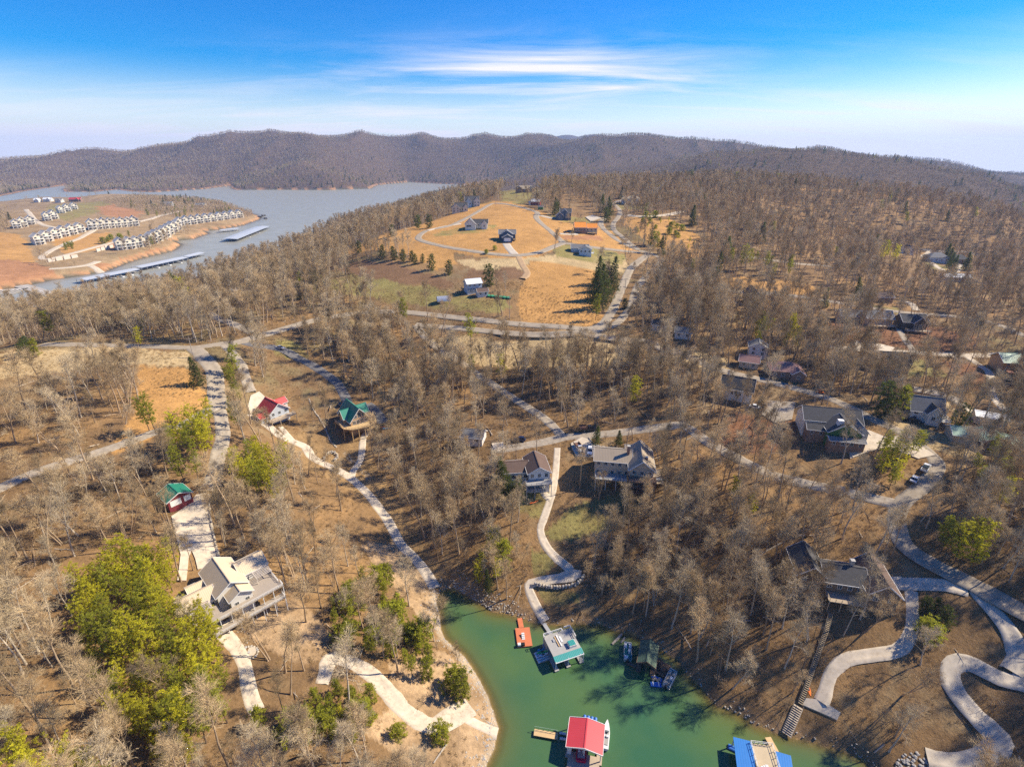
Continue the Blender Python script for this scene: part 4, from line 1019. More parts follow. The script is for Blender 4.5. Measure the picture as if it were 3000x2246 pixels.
r = place('house', 'navy house with grey gables and a white garage door facing the camera', 1486, 703, 0, sc=1.05, keep=10); block(r, (0, 3), (12.5, 8), 4.4, 2.6, 'x', NAVY, GREYR, .5, 'f2'); block(r, (-.3, -1.4), (8.6, 7), 4.8, 2.6, 'y', NAVY, GREYR, .5, 'f2', wz=3.9, wh=.9); block(r, (.2, -7), (7, 5.6), 3.0, 2.0, 'y', NAVY, GREYR, .5, ''); window_at(r, .2, -9.8, 1.25, 'f', 4.6, 2.2, 'garage_door', TRIM, GDOOR); deck(r, 4.5, 6.8, -4, -1.1, .6, DECKN, 'fr', False)
r = place('house', 'dark navy two-storey house with white trim at the back right of the loop', 1650, 641, -4, sc=1.05, keep=10); block(r, (2, 1), (10, 9), 5.6, 3.0, 'x', NAVY, DARKR, .5, 'f3x2 r2x2'); block(r, (1, -4), (6.5, 4.5), 5.6, 3.2, 'y', NAVY, GREYR, .5, 'f2x2'); block(r, (-3.6, -6), (6.5, 6), 3.4, 2.6, 'y', NAVY, GREYR, .5, 'f1')
r = place('house', 'unfinished house under bright orange roof sheathing', 1714, 682, -2, sc=1.05, keep=11); block(r, (-4.6, 0), (9, 12), 4.8, 3.4, 'x', BRICK, ORANGER, .6, 'f4'); block(r, (4.9, 1.2), (9.6, 9), 4.2, 2.8, 'x', TANW, ORANGER, .5, 'f3'); deck(r, 1, 9.5, -6.6, -3.4, .4, DECKN, 'fr', True, 4)
r = place('house', 'pale blue-grey ranch house with grey roof on the green lawn', 1706, 742, -6, sc=1.0, keep=11); block(r, (-2, 3), (13, 8), 3.4, 2.2, 'x', LBLUE, GREYR, .5, 'l2'); block(r, (2, -2.5), (9, 8), 3.4, 2.2, 'y', LBLUE, GREYR, .5, 'f3'); deck(r, 6.6, 8.6, -5, 0, .2, TRIM, 'fr', False); deck(r, -9, -3, -2.4, -1.05, .3, DECKW, 'fl', False)
r = place('house', 'white house with tan hipped roofs on the ridge top right of the loop', 1852, 597, -10, sc=1.25, keep=11); hip_block(r, (0, 0), (13, 9), 4.6, 2.8, WHITE, mat('tan_shingles', (.36, .29, .20), .9, .1), 'f5 r2'); hip_block(r, (-7, 3), (7, 8), 4.2, 2.6, WHITE, mat('tan_shingles', (.36, .29, .20), .9, .1), 'f2'); deck(r, -3, 7, -7.6, -4.6, 2.2, DECKW, 'flr', True, 5)
r = place('house', 'low house with pale tan roofs among the bare trees on the hill crest', 1536, 563, 5, sc=1.4, keep=10); block(r, (0, 0), (13, 8), 3.4, 2.8, 'x', BRICK, mat('tan_shingles', (.36, .29, .20), .9, .1), .5, 'f3'); block(r, (-6, -3), (6, 6), 3.4, 2.4, 'y', BRICK, DARKR, .5, 'f1'); block(r, (6.5, -2), (6, 6), 3.4, 2.2, 'y', TANW, mat('tan_shingles', (.36, .29, .20), .9, .1), .5, 'f1')
r = place('barn', 'small dark red barn with white roof beyond the loop road', 1570, 601, -12, 'barn', sc=1.25, keep=8); block(r, (0, 0), (8, 6), 3.2, 2, 'x', REDW, WHITER, .4, ''); block(r, (-4.4, -.6), (3.2, 4), 2.2, .7, 'x', WHITE, WHITER, .3, '')
r = place('shed', 'tiny green shed with tan roof beside the loop road', 1584, 614, -8, 'shed', sc=1.2, keep=5); block(r, (0, 0), (4.4, 3), 2.4, .9, 'x', mat('green_shed', (.13, .24, .08), .7), TANX, .3, '')
r = place('barn', 'two-storey grey barn with white metal roof in the green pasture', 1386, 855, 24, 'barn', keep=9); block(r, (0, 0), (9.5, 6.5), 5.6, 2.2, 'x', GREYW, WHITER, .5, 'f3 l2', wz=4.4, wh=.9); door(r, -2.4, -3.25, 0, 'f', 2.2, 2.4, GDOOR); door(r, 1.8, -3.25, 0, 'f', 2.2, 2.4); MB().box(-4.76, 4.76, -3.28, -3.253, 0, 2.7).build('lower_siding', mat('blue_grey_siding', (.25, .29, .34), .8), r)
r = place('shed', 'pale shed with brown roof right of the two-storey barn', 1412, 866, 20, 'shed', keep=5); block(r, (0, 0), (6.5, 5), 2.6, 1.6, 'x', WHITE, BROWNR, .4, 'f2')
r = place('house', 'slate-blue cottage with grey roof above the lake at left', 702, 846, 28, sc=1.0, keep=9); block(r, (0, 0), (11, 8), 4, 2.6, 'x', mat('slate_siding', (.13, .17, .25), .7), GREYR, .5, 'f3 l2'); block(r, (4, -3.5), (5, 5), 3.8, 2, 'y', mat('slate_siding', (.13, .17, .25), .7), GREYR, .5, 'f1'); deck(r, -5, 2, -9, -4.1, .4, TRIM, 'flr', True, 3)
for k, (x_, y_, w_) in enumerate(((2045, 522, 10), (2150, 532, 12), (2240, 541, 12))):
    r = place('house', ['pale house left of the ridge-line field on the skyline', 'pale house in the middle of the ridge-line houses', 'pale house at the left end of the ridge-line field'][k], x_, y_, -5, sc=1.3, keep=8); block(r, (0, 0), (w_, 7), 3.2, 2.4, 'x', TANW, GREYR, .5, 'f2')
# metal hut (half-round)
r = place('storage_hut', 'silver half-round metal hut with blue end in the green pasture', 1300, 884, 14, 'hut', keep=5)
hm = MB(); n_ = 14
for i in range(n_):
    a, b = math.pi * i / n_, math.pi * (i + 1) / n_
    hm.add([(-4, 2.6 * math.cos(a), 2.8 * math.sin(a)), (4, 2.6 * math.cos(a), 2.8 * math.sin(a)), (4, 2.6 * math.cos(b), 2.8 * math.sin(b)), (-4, 2.6 * math.cos(b), 2.8 * math.sin(b)),
            (-4, 2.5 * math.cos(a), 2.7 * math.sin(a)), (4, 2.5 * math.cos(a), 2.7 * math.sin(a)), (4, 2.5 * math.cos(b), 2.7 * math.sin(b)), (-4, 2.5 * math.cos(b), 2.7 * math.sin(b))], [(0, 1, 2, 3), (7, 6, 5, 4), (0, 4, 5, 1), (3, 2, 6, 7), (0, 3, 7, 4), (1, 5, 6, 2)])
hm.build('shell', mat('galvanised_sheet', (.62, .62, .60), .35, .1, .4, metal=.6, wave=('X', .5), wavecol=.2), r)
ew = MB(); pts_ = [(2.45 * math.cos(math.pi * i / 10), 2.65 * math.sin(math.pi * i / 10)) for i in range(11)]
ew.add([(-3.9, y, z) for y, z in pts_] + [(-3.8, y, z) for y, z in pts_], [tuple(range(11)), tuple(range(21, 10, -1))]); ew.build('end_wall', mat('blue_end', (.14, .22, .50), .6), r)
# green garden frames beside the shed
for k in range(6):
    p = H1(1432 + k * 11.5, 868 + k * 1.2)
    o = empty('cold_frame', (p.x, p.y, p.z), math.radians(12)); KEEP.append((p.x, p.y, 2.5))
    MB().box(-1.0, 1.0, -2.2, 2.2, 0, .7).build('frame', mat('green_frame', (.03, .16, .07), .6), o); MB().box(-.85, .85, -2.05, 2.05, .7, .78).build('cover', mat('green_cover', (.05, .26, .12), .5), o)
    tag(o, '%s green garden frame from the left beside the pale shed' % ['first', 'second', 'third', 'fourth', 'fifth', 'sixth'][k], 'garden frame', 'green garden frames')

# --- townhouses on the lake peninsula
def townhouse():
    root = bpy.data.objects.new('townhouse', None); link(root)
    YW = mat('pale_yellow_siding', (.74, .66, .50), .7, .05, .6); RR = mat('light_grey_roof', (.64, .57, .46), .8, .06, spec=.1)
    gable_walls(9.2, 12, 10.5, 4.2, 'y', -5).build('wall', YW, root); gable_roof(9.2, 12, 10.5, 4.2, 'y', .7).build('roof', RR, root); rake_trim(9.2, 12, 10.5, 4.2, 'y', .7).build('trim', TRIM, root)
    for z in (3.4, 7.0):
        b = MB().box(-4.6, 4.6, -8.6, -6.02, z - .3, z); b.build('balcony', TRIM, root)
        rl = MB(); rl.box(-4.6, 4.6, -8.6, -8.45, z + .95, z + 1.1); rl.box(-4.6, 4.6, -8.58, -8.5, z + .4, z + .5)
        for i in range(6): rl.box(-4.5 + i * 1.8 - .06, -4.5 + i * 1.8 + .06, -8.58, -8.46, z, z + 1)
        rl.build('railing', TRIM, root)
    for x in (-4.4, 0, 4.4): MB().box(x - .18, x + .18, -8.55, -8.2, -5, 7).build('post', TRIM, root)
    for z in (1.6, 5.2, 8.8):
        for x in (-2.6, 2.6): window_at(root, x, -6, z, 'f', 2.0, 2.2)
    window_at(root, 0, -6, 12.2, 'f', 1.6, 1.4)
    for z in (5.2, 8.8):
        for y in (-3, 3): window_at(root, 4.6, y, z, 'r', 1.4, 1.6)
    return root
TH = townhouse(); th_used = False
def th_row(pts, rot, rowname, group, sc=1.0):
    global th_used
    for k, (x_, y_) in enumerate(pts):
        o = TH if not th_used else copy_tree(TH); th_used = True
        p = H1(x_, y_); o.location = (p.x, p.y, p.z + .2); o.rotation_euler = (0, 0, math.radians(rot + 20 + random.uniform(-4, 4))); v_ = random.uniform(.93, 1.07); o.scale = (sc * 1.35, sc * 1.3 * v_, sc * 1.15 * v_)
        n = len(pts)
        tag(o, 'white gabled townhouse, %s from left, %s' % (ORDN[k], rowname), 'townhouse', group); KEEP.append((p.x, p.y, 11))
ORDN = ['first', 'second', 'third', 'fourth', 'fifth', 'sixth', 'seventh', 'eighth', 'ninth', 'tenth', 'eleventh', 'twelfth']
def lerp_pts(a, b, n): return [(a[0] + (b[0] - a[0]) * i / (n - 1), a[1] + (b[1] - a[1]) * i / (n - 1)) for i in range(n)]
G = 'lakeside townhouses'
th_row([(114, 715), (137, 706), (163, 698), (188, 692), (212, 686), (235, 680)], 38, 'lower left row of six', G, .92)
th_row(lerp_pts((272, 672), (396, 661), 8), 22, 'middle row behind the drive bend', G, .98)
th_row([(356, 730), (382, 727), (403, 723), (423, 719)], 28, 'front row of four above the covered dock', G, .92)
th_row(lerp_pts((447, 712), (519, 672), 7), 34, 'long row climbing from the front four', G, .95)
th_row(lerp_pts((528, 661), (702, 637), 10), 24, 'shoreline row of ten out to the point', G, .95)
th_row([(140, 646), (158, 641), (180, 624), (198, 619), (218, 613)], 34, 'upper left row by the drive', G, .9)
th_row([(51, 668), (70, 664), (92, 657)], 30, 'group of three at the left edge', G, .9)
for k, (x_, y_, w_, wm, rm, lb) in enumerate(((112, 592, 10, WHITE, WHITER, 'left of two white houses beyond the townhouses'), (143, 590, 16, WHITE, WHITER, 'right of two white houses beyond the townhouses'), (176, 593, 13, WHITE, GREYR, 'white cottage between the white house and the red roof'), (224, 590, 24, BRICK, REDR, 'long building with bright red roof by the far water'), (495, 603, 16, GREYW, GREYR, 'grey house among trees on the lake point'), (590, 607, 18, TANW, GREYR, 'tan-roofed house among trees on the lake point'))):
    r = place('house', lb, x_, y_, 6, keep=14, sc=1.25); block(r, (0, 0), (w_, 9), 4.5, 3.4, 'x', wm, rm, .6, 'f4'); block(r, (w_ * .25, -4), (6, 5), 4.5, 2.8, 'y', wm, rm, .5, 'f1')
for k, (a, b, lb) in enumerate((((142, 768), (240, 752), 'broken line of concrete foundation walls below the drive bend'), ((284, 738), (342, 722), 'concrete foundation walls left of the front four townhouses'))):
    p, q = H1(*a), H1(*b); L = (q - p).length; e = empty('foundation_wall', p, math.atan2(q.y - p.y, q.x - p.x)); tag(e, lb, 'wall')
    nseg = int(L / 9)
    for i in range(nseg):
        zz = float(zs(p.x + (q.x - p.x) * i / nseg, p.y + (q.y - p.y) * i / nseg)) - p.z
        MB().box(i * 9.0, i * 9.0 + 7.4, -.4, .4, zz - 2, zz + 4.0 + (i % 3) * .5).build('wall_panel', mat('pale_block', (.60, .54, .45), .9, .15), e)

# ------------------------------------------------------------------ docks and boats
def quad_frame(corners, z):
    """four photo points of a rectangle lying at height z -> centre, width, depth, angle (local x along first edge)"""
    a = np.array(corners, float); q = plane(a[:, 0], a[:, 1], z)
    c = q.mean(0); u = ((q[1] - q[0]) + (q[2] - q[3])) / 2; v = ((q[3] - q[0]) + (q[2] - q[1])) / 2
    w, d = np.linalg.norm(u), np.linalg.norm(v); ang = math.atan2(u[1], u[0])
    return c, w, d, ang
def zc8(s, ox, oy, k): return [(ox + float(a) / k, oy + float(b) / k) for a, b in (t.split(',') for t in s.split())]
D2 = lambda s: zc8(s, 1480, 1750, 3.338)     # notes taken from an enlarged part of the photograph
D9 = lambda s: zc8(s, 2000, 1596, 2.212)
OR_D = mat('orange_deck_paint', (.56, .17, .075), .7, .1, .8, wave=('X', .35), wavecol=.15)
FLOAT = mat('white_float', (.66, .66, .64), .6, .1)
GREYM = mat('grey_metal', (.33, .33, .33), .5, .1)
TEALR = mat('teal_metal_roof', (.05, .30, .28), .4, .08, .4, wave=('X', .45), wavecol=.55)
BLACK = mat('black_plastic', (.02, .02, .022), .5, .1)
BLUEP = mat('blue_barrel_plastic', (.045, .16, .50), .45, .1)
def dock_root(name, label, c, ang, cat): return tag(empty(name, (c[0], c[1], 0), ang), label, cat)
# orange swim dock: corners given far-left, far-right, near-right, near-left -> local y points to the near side
c, w, d, a = quad_frame(D2("95,300 235,285 270,470 125,480"), .45)
r = dock_root('swim_dock', 'orange floating dock with a slide box in the green cove', c, a, 'dock')
MB().box(-w / 2, w / 2, -d / 2, d / 2, .3, .45).build('platform', OR_D, r); MB().box(-w / 2 + .1, w / 2 - .1, -d / 2 + .1, d / 2 - .1, -.3, .3).build('float', mat('rust_float', (.25, .09, .05), .8), r)
c2, w2, d2, a2 = quad_frame(D2("120,200 165,195 182,287 133,293"), .45)
o = MB().box(-w2 / 2, w2 / 2, -d2 / 2, d2 / 2, .28, .42).build('gangway', OR_D, r); q = Matrix.Rotation(-a, 4, 'Z') @ Vector((c2[0] - c[0], c2[1] - c[1], 0)); o.location = q; o.rotation_euler = (0, 0, a2 - a)
st = MB()
for i in range(4): st.box(-.55 - .0, .25, -.9 + i * .45, -.5 + i * .45, .45, .55 + i * .18)
st.build('dock_steps', FLOAT, r); MB().box(-w / 2 + .1, -w / 2 + .9, -d / 2 + .1, -d / 2 + .9, .45, 1.0).build('storage_box', FLOAT, r); MB().box(-w / 2 + 1.0, -w / 2 + 2.0, -d / 2 + .1, -d / 2 + .9, .45, .95).build('chair_pile', BLACK, r)
# houseboat dock with grey roof deck
c, w, d, a = quad_frame(D2("360,385 605,300 800,530 510,622"), 3.4)
r = dock_root('floating_dock_house', 'two-level floating dock house with grey roof deck and teal awning', c, a, 'dock house')
hw, hd = w / 2, d / 2
s_ = -1                                     # near edge lies at local -y when the quad runs clockwise
near = 1 if (Matrix.Rotation(a, 3, 'Z') @ Vector((0, 1, 0))).y < 0 else -1
def yb(f0, f1):                             # fraction from far (0) to near (1) edge
    u, v = (-hd + 2 * hd * f0) * near, (-hd + 2 * hd * f1) * near
    return min(u, v), max(u, v)
y0, y1 = yb(0, .80); MB().box(-hw, hw, y0, y1, 3.2, 3.4).build('roof_deck', GDECK, r)
y0, y1 = yb(.80, 1.0)
aw = MB(); ya, yb_ = (y0, y1) if near > 0 else (y1, y0)
aw.quad((-hw - .1, ya, 3.45), (hw + .1, ya, 3.45), (hw + .1, yb_, 3.0), (-hw - .1, yb_, 3.0), .08); aw.build('awning_roof', TEALR, r)
MB().bar((-hw - .1, yb_, 2.95), (hw + .1, yb_, 2.95), .15, .2).build('awning_fascia', TRIM, r)
for f in (-.98, -.1, .75, .98):
    for g in (.02, .98):
        yy = (-hd + 2 * hd * g) * near; MB().box(hw * f - .08, hw * f + .08, yy - .08, yy + .08, .3, 3.2).build('post', TRIM, r)
for f in (-.92, -.08, .86):
    y0, y1 = yb(.0, 1.03); MB().box(hw * f - .6, hw * f + .6, y0, y1, .15, .42).build('finger_pier', GDECK, r)
    y0, y1 = yb(.02, 1.0); MB().box(hw * f - .5, hw * f + .5, y0, y1, -.3, .15).build('float', FLOAT, r)
y0, y1 = yb(0, .3); MB().box(-hw + .15, hw * .3, y0, y1, .42, 3.2).build('cabin_wall', mat('grey_cabin', (.35, .36, .37), .7), r)
rl = MB()
for (xa, fa, xb, fb) in ((-1, 0, .35, 0), (.35, 0, .35, .08), (.55, -.02, 1, -.02), (1, 0, 1, .42), (-1, 0, -1, .1)):
    A, B = (xa * hw, (-hd + 2 * hd * fa) * near), (xb * hw, (-hd + 2 * hd * fb) * near)
    for zz in (4.3, 3.9): rl.bar((*A, zz), (*B, zz), .12, .10)
    n_ = max(1, int(math.dist(A, B) / 1.1))
    for i in range(n_ + 1): rl.box(A[0] + (B[0] - A[0]) * i / n_ - .05, A[0] + (B[0] - A[0]) * i / n_ + .05, A[1] + (B[1] - A[1]) * i / n_ - .05, A[1] + (B[1] - A[1]) * i / n_ + .05, 3.4, 4.3)
rl.build('railing', TRIM, r)
y0, y1 = yb(.5, .72); MB().box(hw * .25, hw * .75, y0, y1, 3.4, 4.2).build('stair_hut', TRIM, r); MB().box(hw * .28, hw * .72, y0 + .1, y1 - .1, 4.2, 4.3).build('hut_roof', TEALR, r)
for k, (x_, f0, w_, l_, m_) in enumerate(((-.35, .15, .25, 3.2, DECKN), (-.2, .12, .35, 3.6, TRIM), (-.05, .2, .5, 1.8, FLOAT), (-.55, .22, .6, .9, GREYM))):
    y0 = (-hd + 2 * hd * f0) * near; MB().box(x_ * hw, x_ * hw + w_, min(y0, y0 + l_ * near), max(y0, y0 + l_ * near), 3.4, 3.62).build('lumber', m_, r)
c2, w2, d2, a2 = quad_frame(D2("370,270 400,258 460,340 425,355"), .5); q = Matrix.Rotation(-a, 4, 'Z') @ Vector((c2[0] - c[0], c2[1] - c[1], 0))
o = MB().box(-w2 / 2, w2 / 2, -d2 / 2 - .6, d2 / 2 + .6, .3, .5).build('gangway', GREYM, r); o.location = q; o.rotation_euler = (0, 0, a2 - a)
# small-craft platform on its left with kayaks
c, w, d, a = quad_frame(D2("275,535 400,495 442,598 330,637"), .4)
r = dock_root('boat_platform', 'low grey platform with white float ends left of the dock house', c, a, 'dock')
MB().box(-w / 2 + .5, w / 2, -d / 2, d / 2, .15, .4).build('platform', GDECK, r)
for i in range(5): MB().tube((-w / 2, -d / 2 + d * (i + .5) / 5, .15), (w / 2 - .3, -d / 2 + d * (i + .5) / 5, .15), d / 11, n=8).build('float', FLOAT, r)
def kayak_mesh(name, L, W, m, m2=BLACK):
    vs, fs = [], []; N = 9
    for i in range(N):
        t = i / (N - 1); x = (t - .5) * L; ww = W / 2 * math.sin(math.pi * min(max(t, .02), .98)) ** .7 + .02; hh = .16 + .1 * abs(t - .5) * 2
        vs += [(x, -ww, .2), (x, -ww * .6, 0), (x, ww * .6, 0), (x, ww, .2), (x, ww * .55, .2 + hh * .7), (x, -ww * .55, .2 + hh * .7)]
    for i in range(N - 1):
        for k in range(6): fs.append((i * 6 + k, i * 6 + (k + 1) % 6, i * 6 + 6 + (k + 1) % 6, i * 6 + 6 + k))
    fs += [tuple(range(5, -1, -1)), tuple((N - 1) * 6 + k for k in range(6))]
    mb = MB().add(vs, fs); return mb
def kayak(px, py, z, ang, m, label, L=3.2):
    p = plane(px, py, z); e = tag(empty('kayak', (p[0], p[1], z), math.radians(ang)), label, 'kayak')
    kayak_mesh('hull', L, .75, m).build('hull', m, e); MB().poly([(.5 * math.cos(k * .785), .22 * math.sin(k * .785)) for k in range(8)], .33, .37).build('cockpit', BLACK, e)
    return e
KG = mat('kayak_green', (.03, .42, .12), .4); KB = mat('kayak_blue', (.03, .25, .45), .4); KR = mat('kayak_red', (.5, .04, .03), .4); KO = mat('kayak_orange', (.75, .16, .02), .4); KY = mat('kayak_yellow', (.75, .42, .03), .4)
kayak(1480 + 365 / 3.338, 1750 + 535 / 3.338, .42, 14, KG, 'green kayak on the low platform beside the dock house')
kayak(1480 + 350 / 3.338, 1750 + 508 / 3.338, .42, 20, KB, 'teal-blue kayak behind the green one on the platform', 2.2)
kayak(1480 + 372 / 3.338, 1750 + 562 / 3.338, .42, 22, FLOAT, 'white canoe in front of the green kayak', 2.8)
# pontoon boats
def pontoon(corners, label, dm, seats, z=.6):
    c, w, d, a = quad_frame(corners, z)
    if w > d: a += 0; L, W = w, d
    else: L, W, a = d, w, a + math.pi / 2
    r = dock_root('pontoon_boat', label, c, a, 'boat')
    for s in (-1, 1): MB().tube((-L / 2, s * W * .36, .15), (L / 2 - .5, s * W * .36, .15), .32, n=10).tube((L / 2 - .5, s * W * .36, .15), (L / 2 + .1, s * W * .36, .35), .32, .08, n=10).build('pontoon', mat('aluminium', (.55, .55, .54), .4, .1, metal=.5), r)
    MB().box(-L / 2, L / 2, -W / 2, W / 2, .42, .6).build('deck', dm, r)
    f = MB(); g = .06
    for A, B in (((-L / 2 + g, -W / 2 + g), (L / 2 - g, -W / 2 + g)), ((L / 2 - g, -W / 2 + g), (L / 2 - g, W / 2 - g)), ((L / 2 - g, W / 2 - g), (-L / 2 + g, W / 2 - g)), ((-L / 2 + g, W / 2 - g), (-L / 2 + g, .3))):
        f.bar((*A, 1.25), (*B, 1.25), .07); f.bar((*A, .9), (*B, .9), .03, .5)
    f.build('fence', FLOAT, r)
    for x_, y_, sx, sy in ((L * .32, W * .28, L * .26, .6), (L * .32, -W * .28, L * .26, .6), (-L * .36, W * .2, L * .16, W * .45)): MB().cbox(x_, y_, .85, sx, sy, .5).build('seat', seats, r)
    MB().cbox(-L * .02, -W * .2, 1.05, .7, .6, .9).build('console', FLOAT, r)
    MB().cbox(-L / 2 - .25, 0, .8, .45, .4, .9).build('outboard_motor', BLACK, r)
    return r
pontoon(D2("1190,450 1262,465 1210,612 1130,600"), 'pontoon boat with teal carpet left of the green-roofed boathouse', mat('teal_carpet', (.02, .20, .19), .9), FLOAT)
pontoon(D2("1612,700 1690,742 1600,888 1535,848"), 'old cream pontoon boat right of the cluttered raft', mat('cream_deck', (.42, .36, .27), .9), mat('tan_seat', (.5, .42, .32), .8))
# boathouse builder: gable roof on posts over two fingers
def boathouse(name, label, corners, z, rise, rm, ax, deckm=DECKW, trim=TRIM, walls=None):
    c, w, d, a = quad_frame(corners, z); r = dock_root(name, label, c, a, 'boathouse')
    gable_roof(w - .6, d - .6, z, rise, ax, .3, .12).build('roof', rm, r); rake_trim(w - .6, d - .6, z, rise, ax, .3).build('trim', trim, r)
    for x in (-w / 2 + .4, 0, w / 2 - .4):
        for y in (-d / 2 + .4, d / 2 - .4): MB().box(x - .09, x + .09, y - .09, y + .09, .2, z).build('post', trim, r)
    if ax == 'y':
        for s in (-1, 1): MB().box(s * (w / 2 - .6) - .6, s * (w / 2 - .6) + .6, -d / 2 - .3, d / 2 + .3, .1, .4).build('finger_pier', deckm, r)
    else:
        for s in (-1, 1): MB().box(-w / 2 - .3, w / 2 + .3, s * (d / 2 - .6) - .6, s * (d / 2 - .6) + .6, .1, .4).build('finger_pier', deckm, r)
    tr = MB()
    for y in (-d / 2 + .4, d / 2 - .4): tr.bar((-w / 2 + .4, y, z - .1), (w / 2 - .4, y, z - .1), .1, .2)
    tr.build('tie_beam', trim, r)
    return r, w, d, c, a
WOODD = mat('old_dark_wood', (.17, .11, .07), .9, .2, .8)
boathouse('boathouse', 'boathouse with mossy green gabled roof against the wooded bank', D2("1352,425 1540,478 1440,680 1262,618"), 3.0, 1.2, GREENM, 'y', WOODD, WOODD)
c, w, d, a = quad_frame(D2("1185,640 1245,470 1330,495 1300,692"), .4)
r = dock_root('side_dock', 'narrow dark wooden dock between the teal pontoon boat and the boathouse', c, a, 'dock')
for s in (-1, 1): MB().box(-w / 2, w / 2, s * d * .42 - .35, s * d * .42 + .35, .15, .38).build('plank_walk', WOODD, r)
MB().box(-w / 2, -w / 2 + .7, -d * .42, d * .42, .14, .37).build('end_walk', WOODD, r)
c, w, d, a = quad_frame(D2("1432,718 1480,600 1645,660 1562,772"), .45)
r = dock_root('work_raft', 'rotting wooden raft covered in brush and black gear', c, a, 'raft')
for i in range(9): MB().box(-w / 2, w / 2, -d / 2 + d * i / 9 + .04, -d / 2 + d * (i + 1) / 9 - .04, .25 + .03 * (i % 3), .42 + .03 * (i % 3)).build('plank', WOODD, r, rz=0)
MB().box(-w / 2 + .1, w / 2 - .1, -d / 2 + .1, d / 2 - .1, -.3, .25).build('float', BLACK, r)
for k in range(5): MB().tube((random.uniform(-w / 3, w / 3), random.uniform(-d / 3, d / 3), .45), (random.uniform(-w / 3, w / 3), random.uniform(-d / 3, d / 3), .8), .35, .25, n=7).build('gear', BLACK if k < 3 else WOODD, r)
for s, lb in (("1440,745 1545,790 1530,820 1430,772", 'blue plastic float nearer the raft, off its lower side'), ("1425,815 1530,825 1525,868 1420,860", 'blue plastic float farther from the raft, beside the cream pontoon')):
    c, w, d, a = quad_frame(D2(s), .4); r = dock_root('barrel_float', lb, c, a, 'float')
    for i in range(3): MB().tube((-w / 2, -d / 2 + d * (i + .5) / 3, .2), (w / 2, -d / 2 + d * (i + .5) / 3, .2), d / 6.5, n=9).build('barrel', BLUEP, r)
    MB().box(-w * .3, -w * .22, -d / 2, d / 2, .36, .44).box(w * .22, w * .3, -d / 2, d / 2, .36, .44).build('strap', FLOAT, r)
for k, (s, lb) in enumerate((("1455,795", 'left tan barrel floating between the blue floats'), ("1497,806", 'right tan barrel floating between the blue floats'))):
    p = plane(*D2(s)[0], .2); o = MB().tube((-.55, 0, 0), (.55, 0, 0), .36, n=10).tube((-.3, 0, 0), (-.25, 0, 0), .39, n=10).tube((.25, 0, 0), (.3, 0, 0), .39, n=10).build('barrel', mat('tan_barrel', (.5, .36, .22), .6), None, (p[0], p[1], .2), .4); tag(o, lb, 'barrel')
for s0, s1, rr, lb in (("1045,455", "1138,358", .38, 'longer of two logs floating off the wooded bank'), ("1130,440", "1170,392", .3, 'shorter of two logs floating off the wooded bank')):
    p, q = plane(*D2(s0)[0], .1), plane(*D2(s1)[0], .1)
    o = MB().tube((p[0], p[1], .12), ((p[0] + q[0]) / 2 + .1, (p[1] + q[1]) / 2, .16), rr * .8, rr, 8).tube(((p[0] + q[0]) / 2 + .1, (p[1] + q[1]) / 2, .16), (q[0], q[1], .2), rr, rr * .9, 8).build('floating_log', mat('grey_log', (.36, .31, .25), .9, .25, 1.5), None); tag(o, lb, 'log')
# red-roofed boathouse
REDX = mat('red_metal_roof_x', (.56, .055, .065), .45, .06, .3, wave=('Y', .4), wavecol=.10, spec=.4)
r, w, d, c, a = boathouse('boathouse', 'boathouse with bright red metal roof and white trim', D2("660,1175 1005,1252 922,1535 565,1445"), 3.3, .9, REDX, 'y', DECKW, TRIM)
nr = 1 if (Matrix.Rotation(a, 3, 'Z') @ Vector((0, 1, 0))).y < 0 else -1
ylo, yhi = sorted((nr * (d / 2 - 1.2), nr * (d / 2 + 5.5)))
MB().box(-w / 2 + .6, w / 2 - .5, ylo, yhi, .22, .46).build('front_deck', DECKW, r); MB().box(-w / 2 + .8, w / 2 - .7, ylo + .2, yhi - .2, -.3, .22).build('float', FLOAT, r)
MB().box(-w / 2 + .3, -w / 2 + 1.2, nr * (d / 2 - 1) - .6, nr * (d / 2 - 1) + .6, .4, 2.6).build('locker', TRIM, r)
c2, w2, d2, a2 = quad_frame(D2("545,1305 610,1315 590,1395 520,1380"), .45)
R_ = Matrix.Rotation(-a, 4, 'Z'); q = R_ @ Vector((c2[0] - c[0], c2[1] - c[1], 0))
for s in (-1, 1):
    o = MB().tube((-w2 / 2, 0, .3), (w2 / 2, 0, .3), .28, n=9).build('float', FLOAT, r); o.location = q + R_ @ Vector((0, s * .6, 0)); o.rotation_euler = (0, 0, a2 - a)
c2, w2, d2, a2 = quad_frame(D2("285,1300 520,1340 510,1366 280,1322"), .6); q = R_ @ Vector((c2[0] - c[0], c2[1] - c[1], 0))
o = MB().box(-w2 / 2, w2 / 2, -.75, .75, .45, .6).build('gangway', DECKN, r); o.location = q; o.rotation_euler = (0, 0, a2 - a)
g_ = MB(); g_.bar((-w2 / 2, .72, 1.5), (w2 / 2, .72, 1.5), .06)
for i in range(6): g_.box(-w2 / 2 + w2 * i / 5 - .03, -w2 / 2 + w2 * i / 5 + .03, .69, .75, .6, 1.5)
o = g_.build('handrail', mat('green_rail', (.25, .36, .28), .5), r); o.location = q; o.rotation_euler = (0, 0, a2 - a)
c2 = plane(*D2("830,1195")[0], .3); q = R_ @ Vector((c2[0] - c[0], c2[1] - c[1], 0))
for i in range(4): MB().tube((q.x - 1.3 + i * .85, q.y - .5, .25), (q.x - 1.3 + i * .85, q.y + .8, .25), .38, n=9).build('blue_barrel', BLUEP, r)
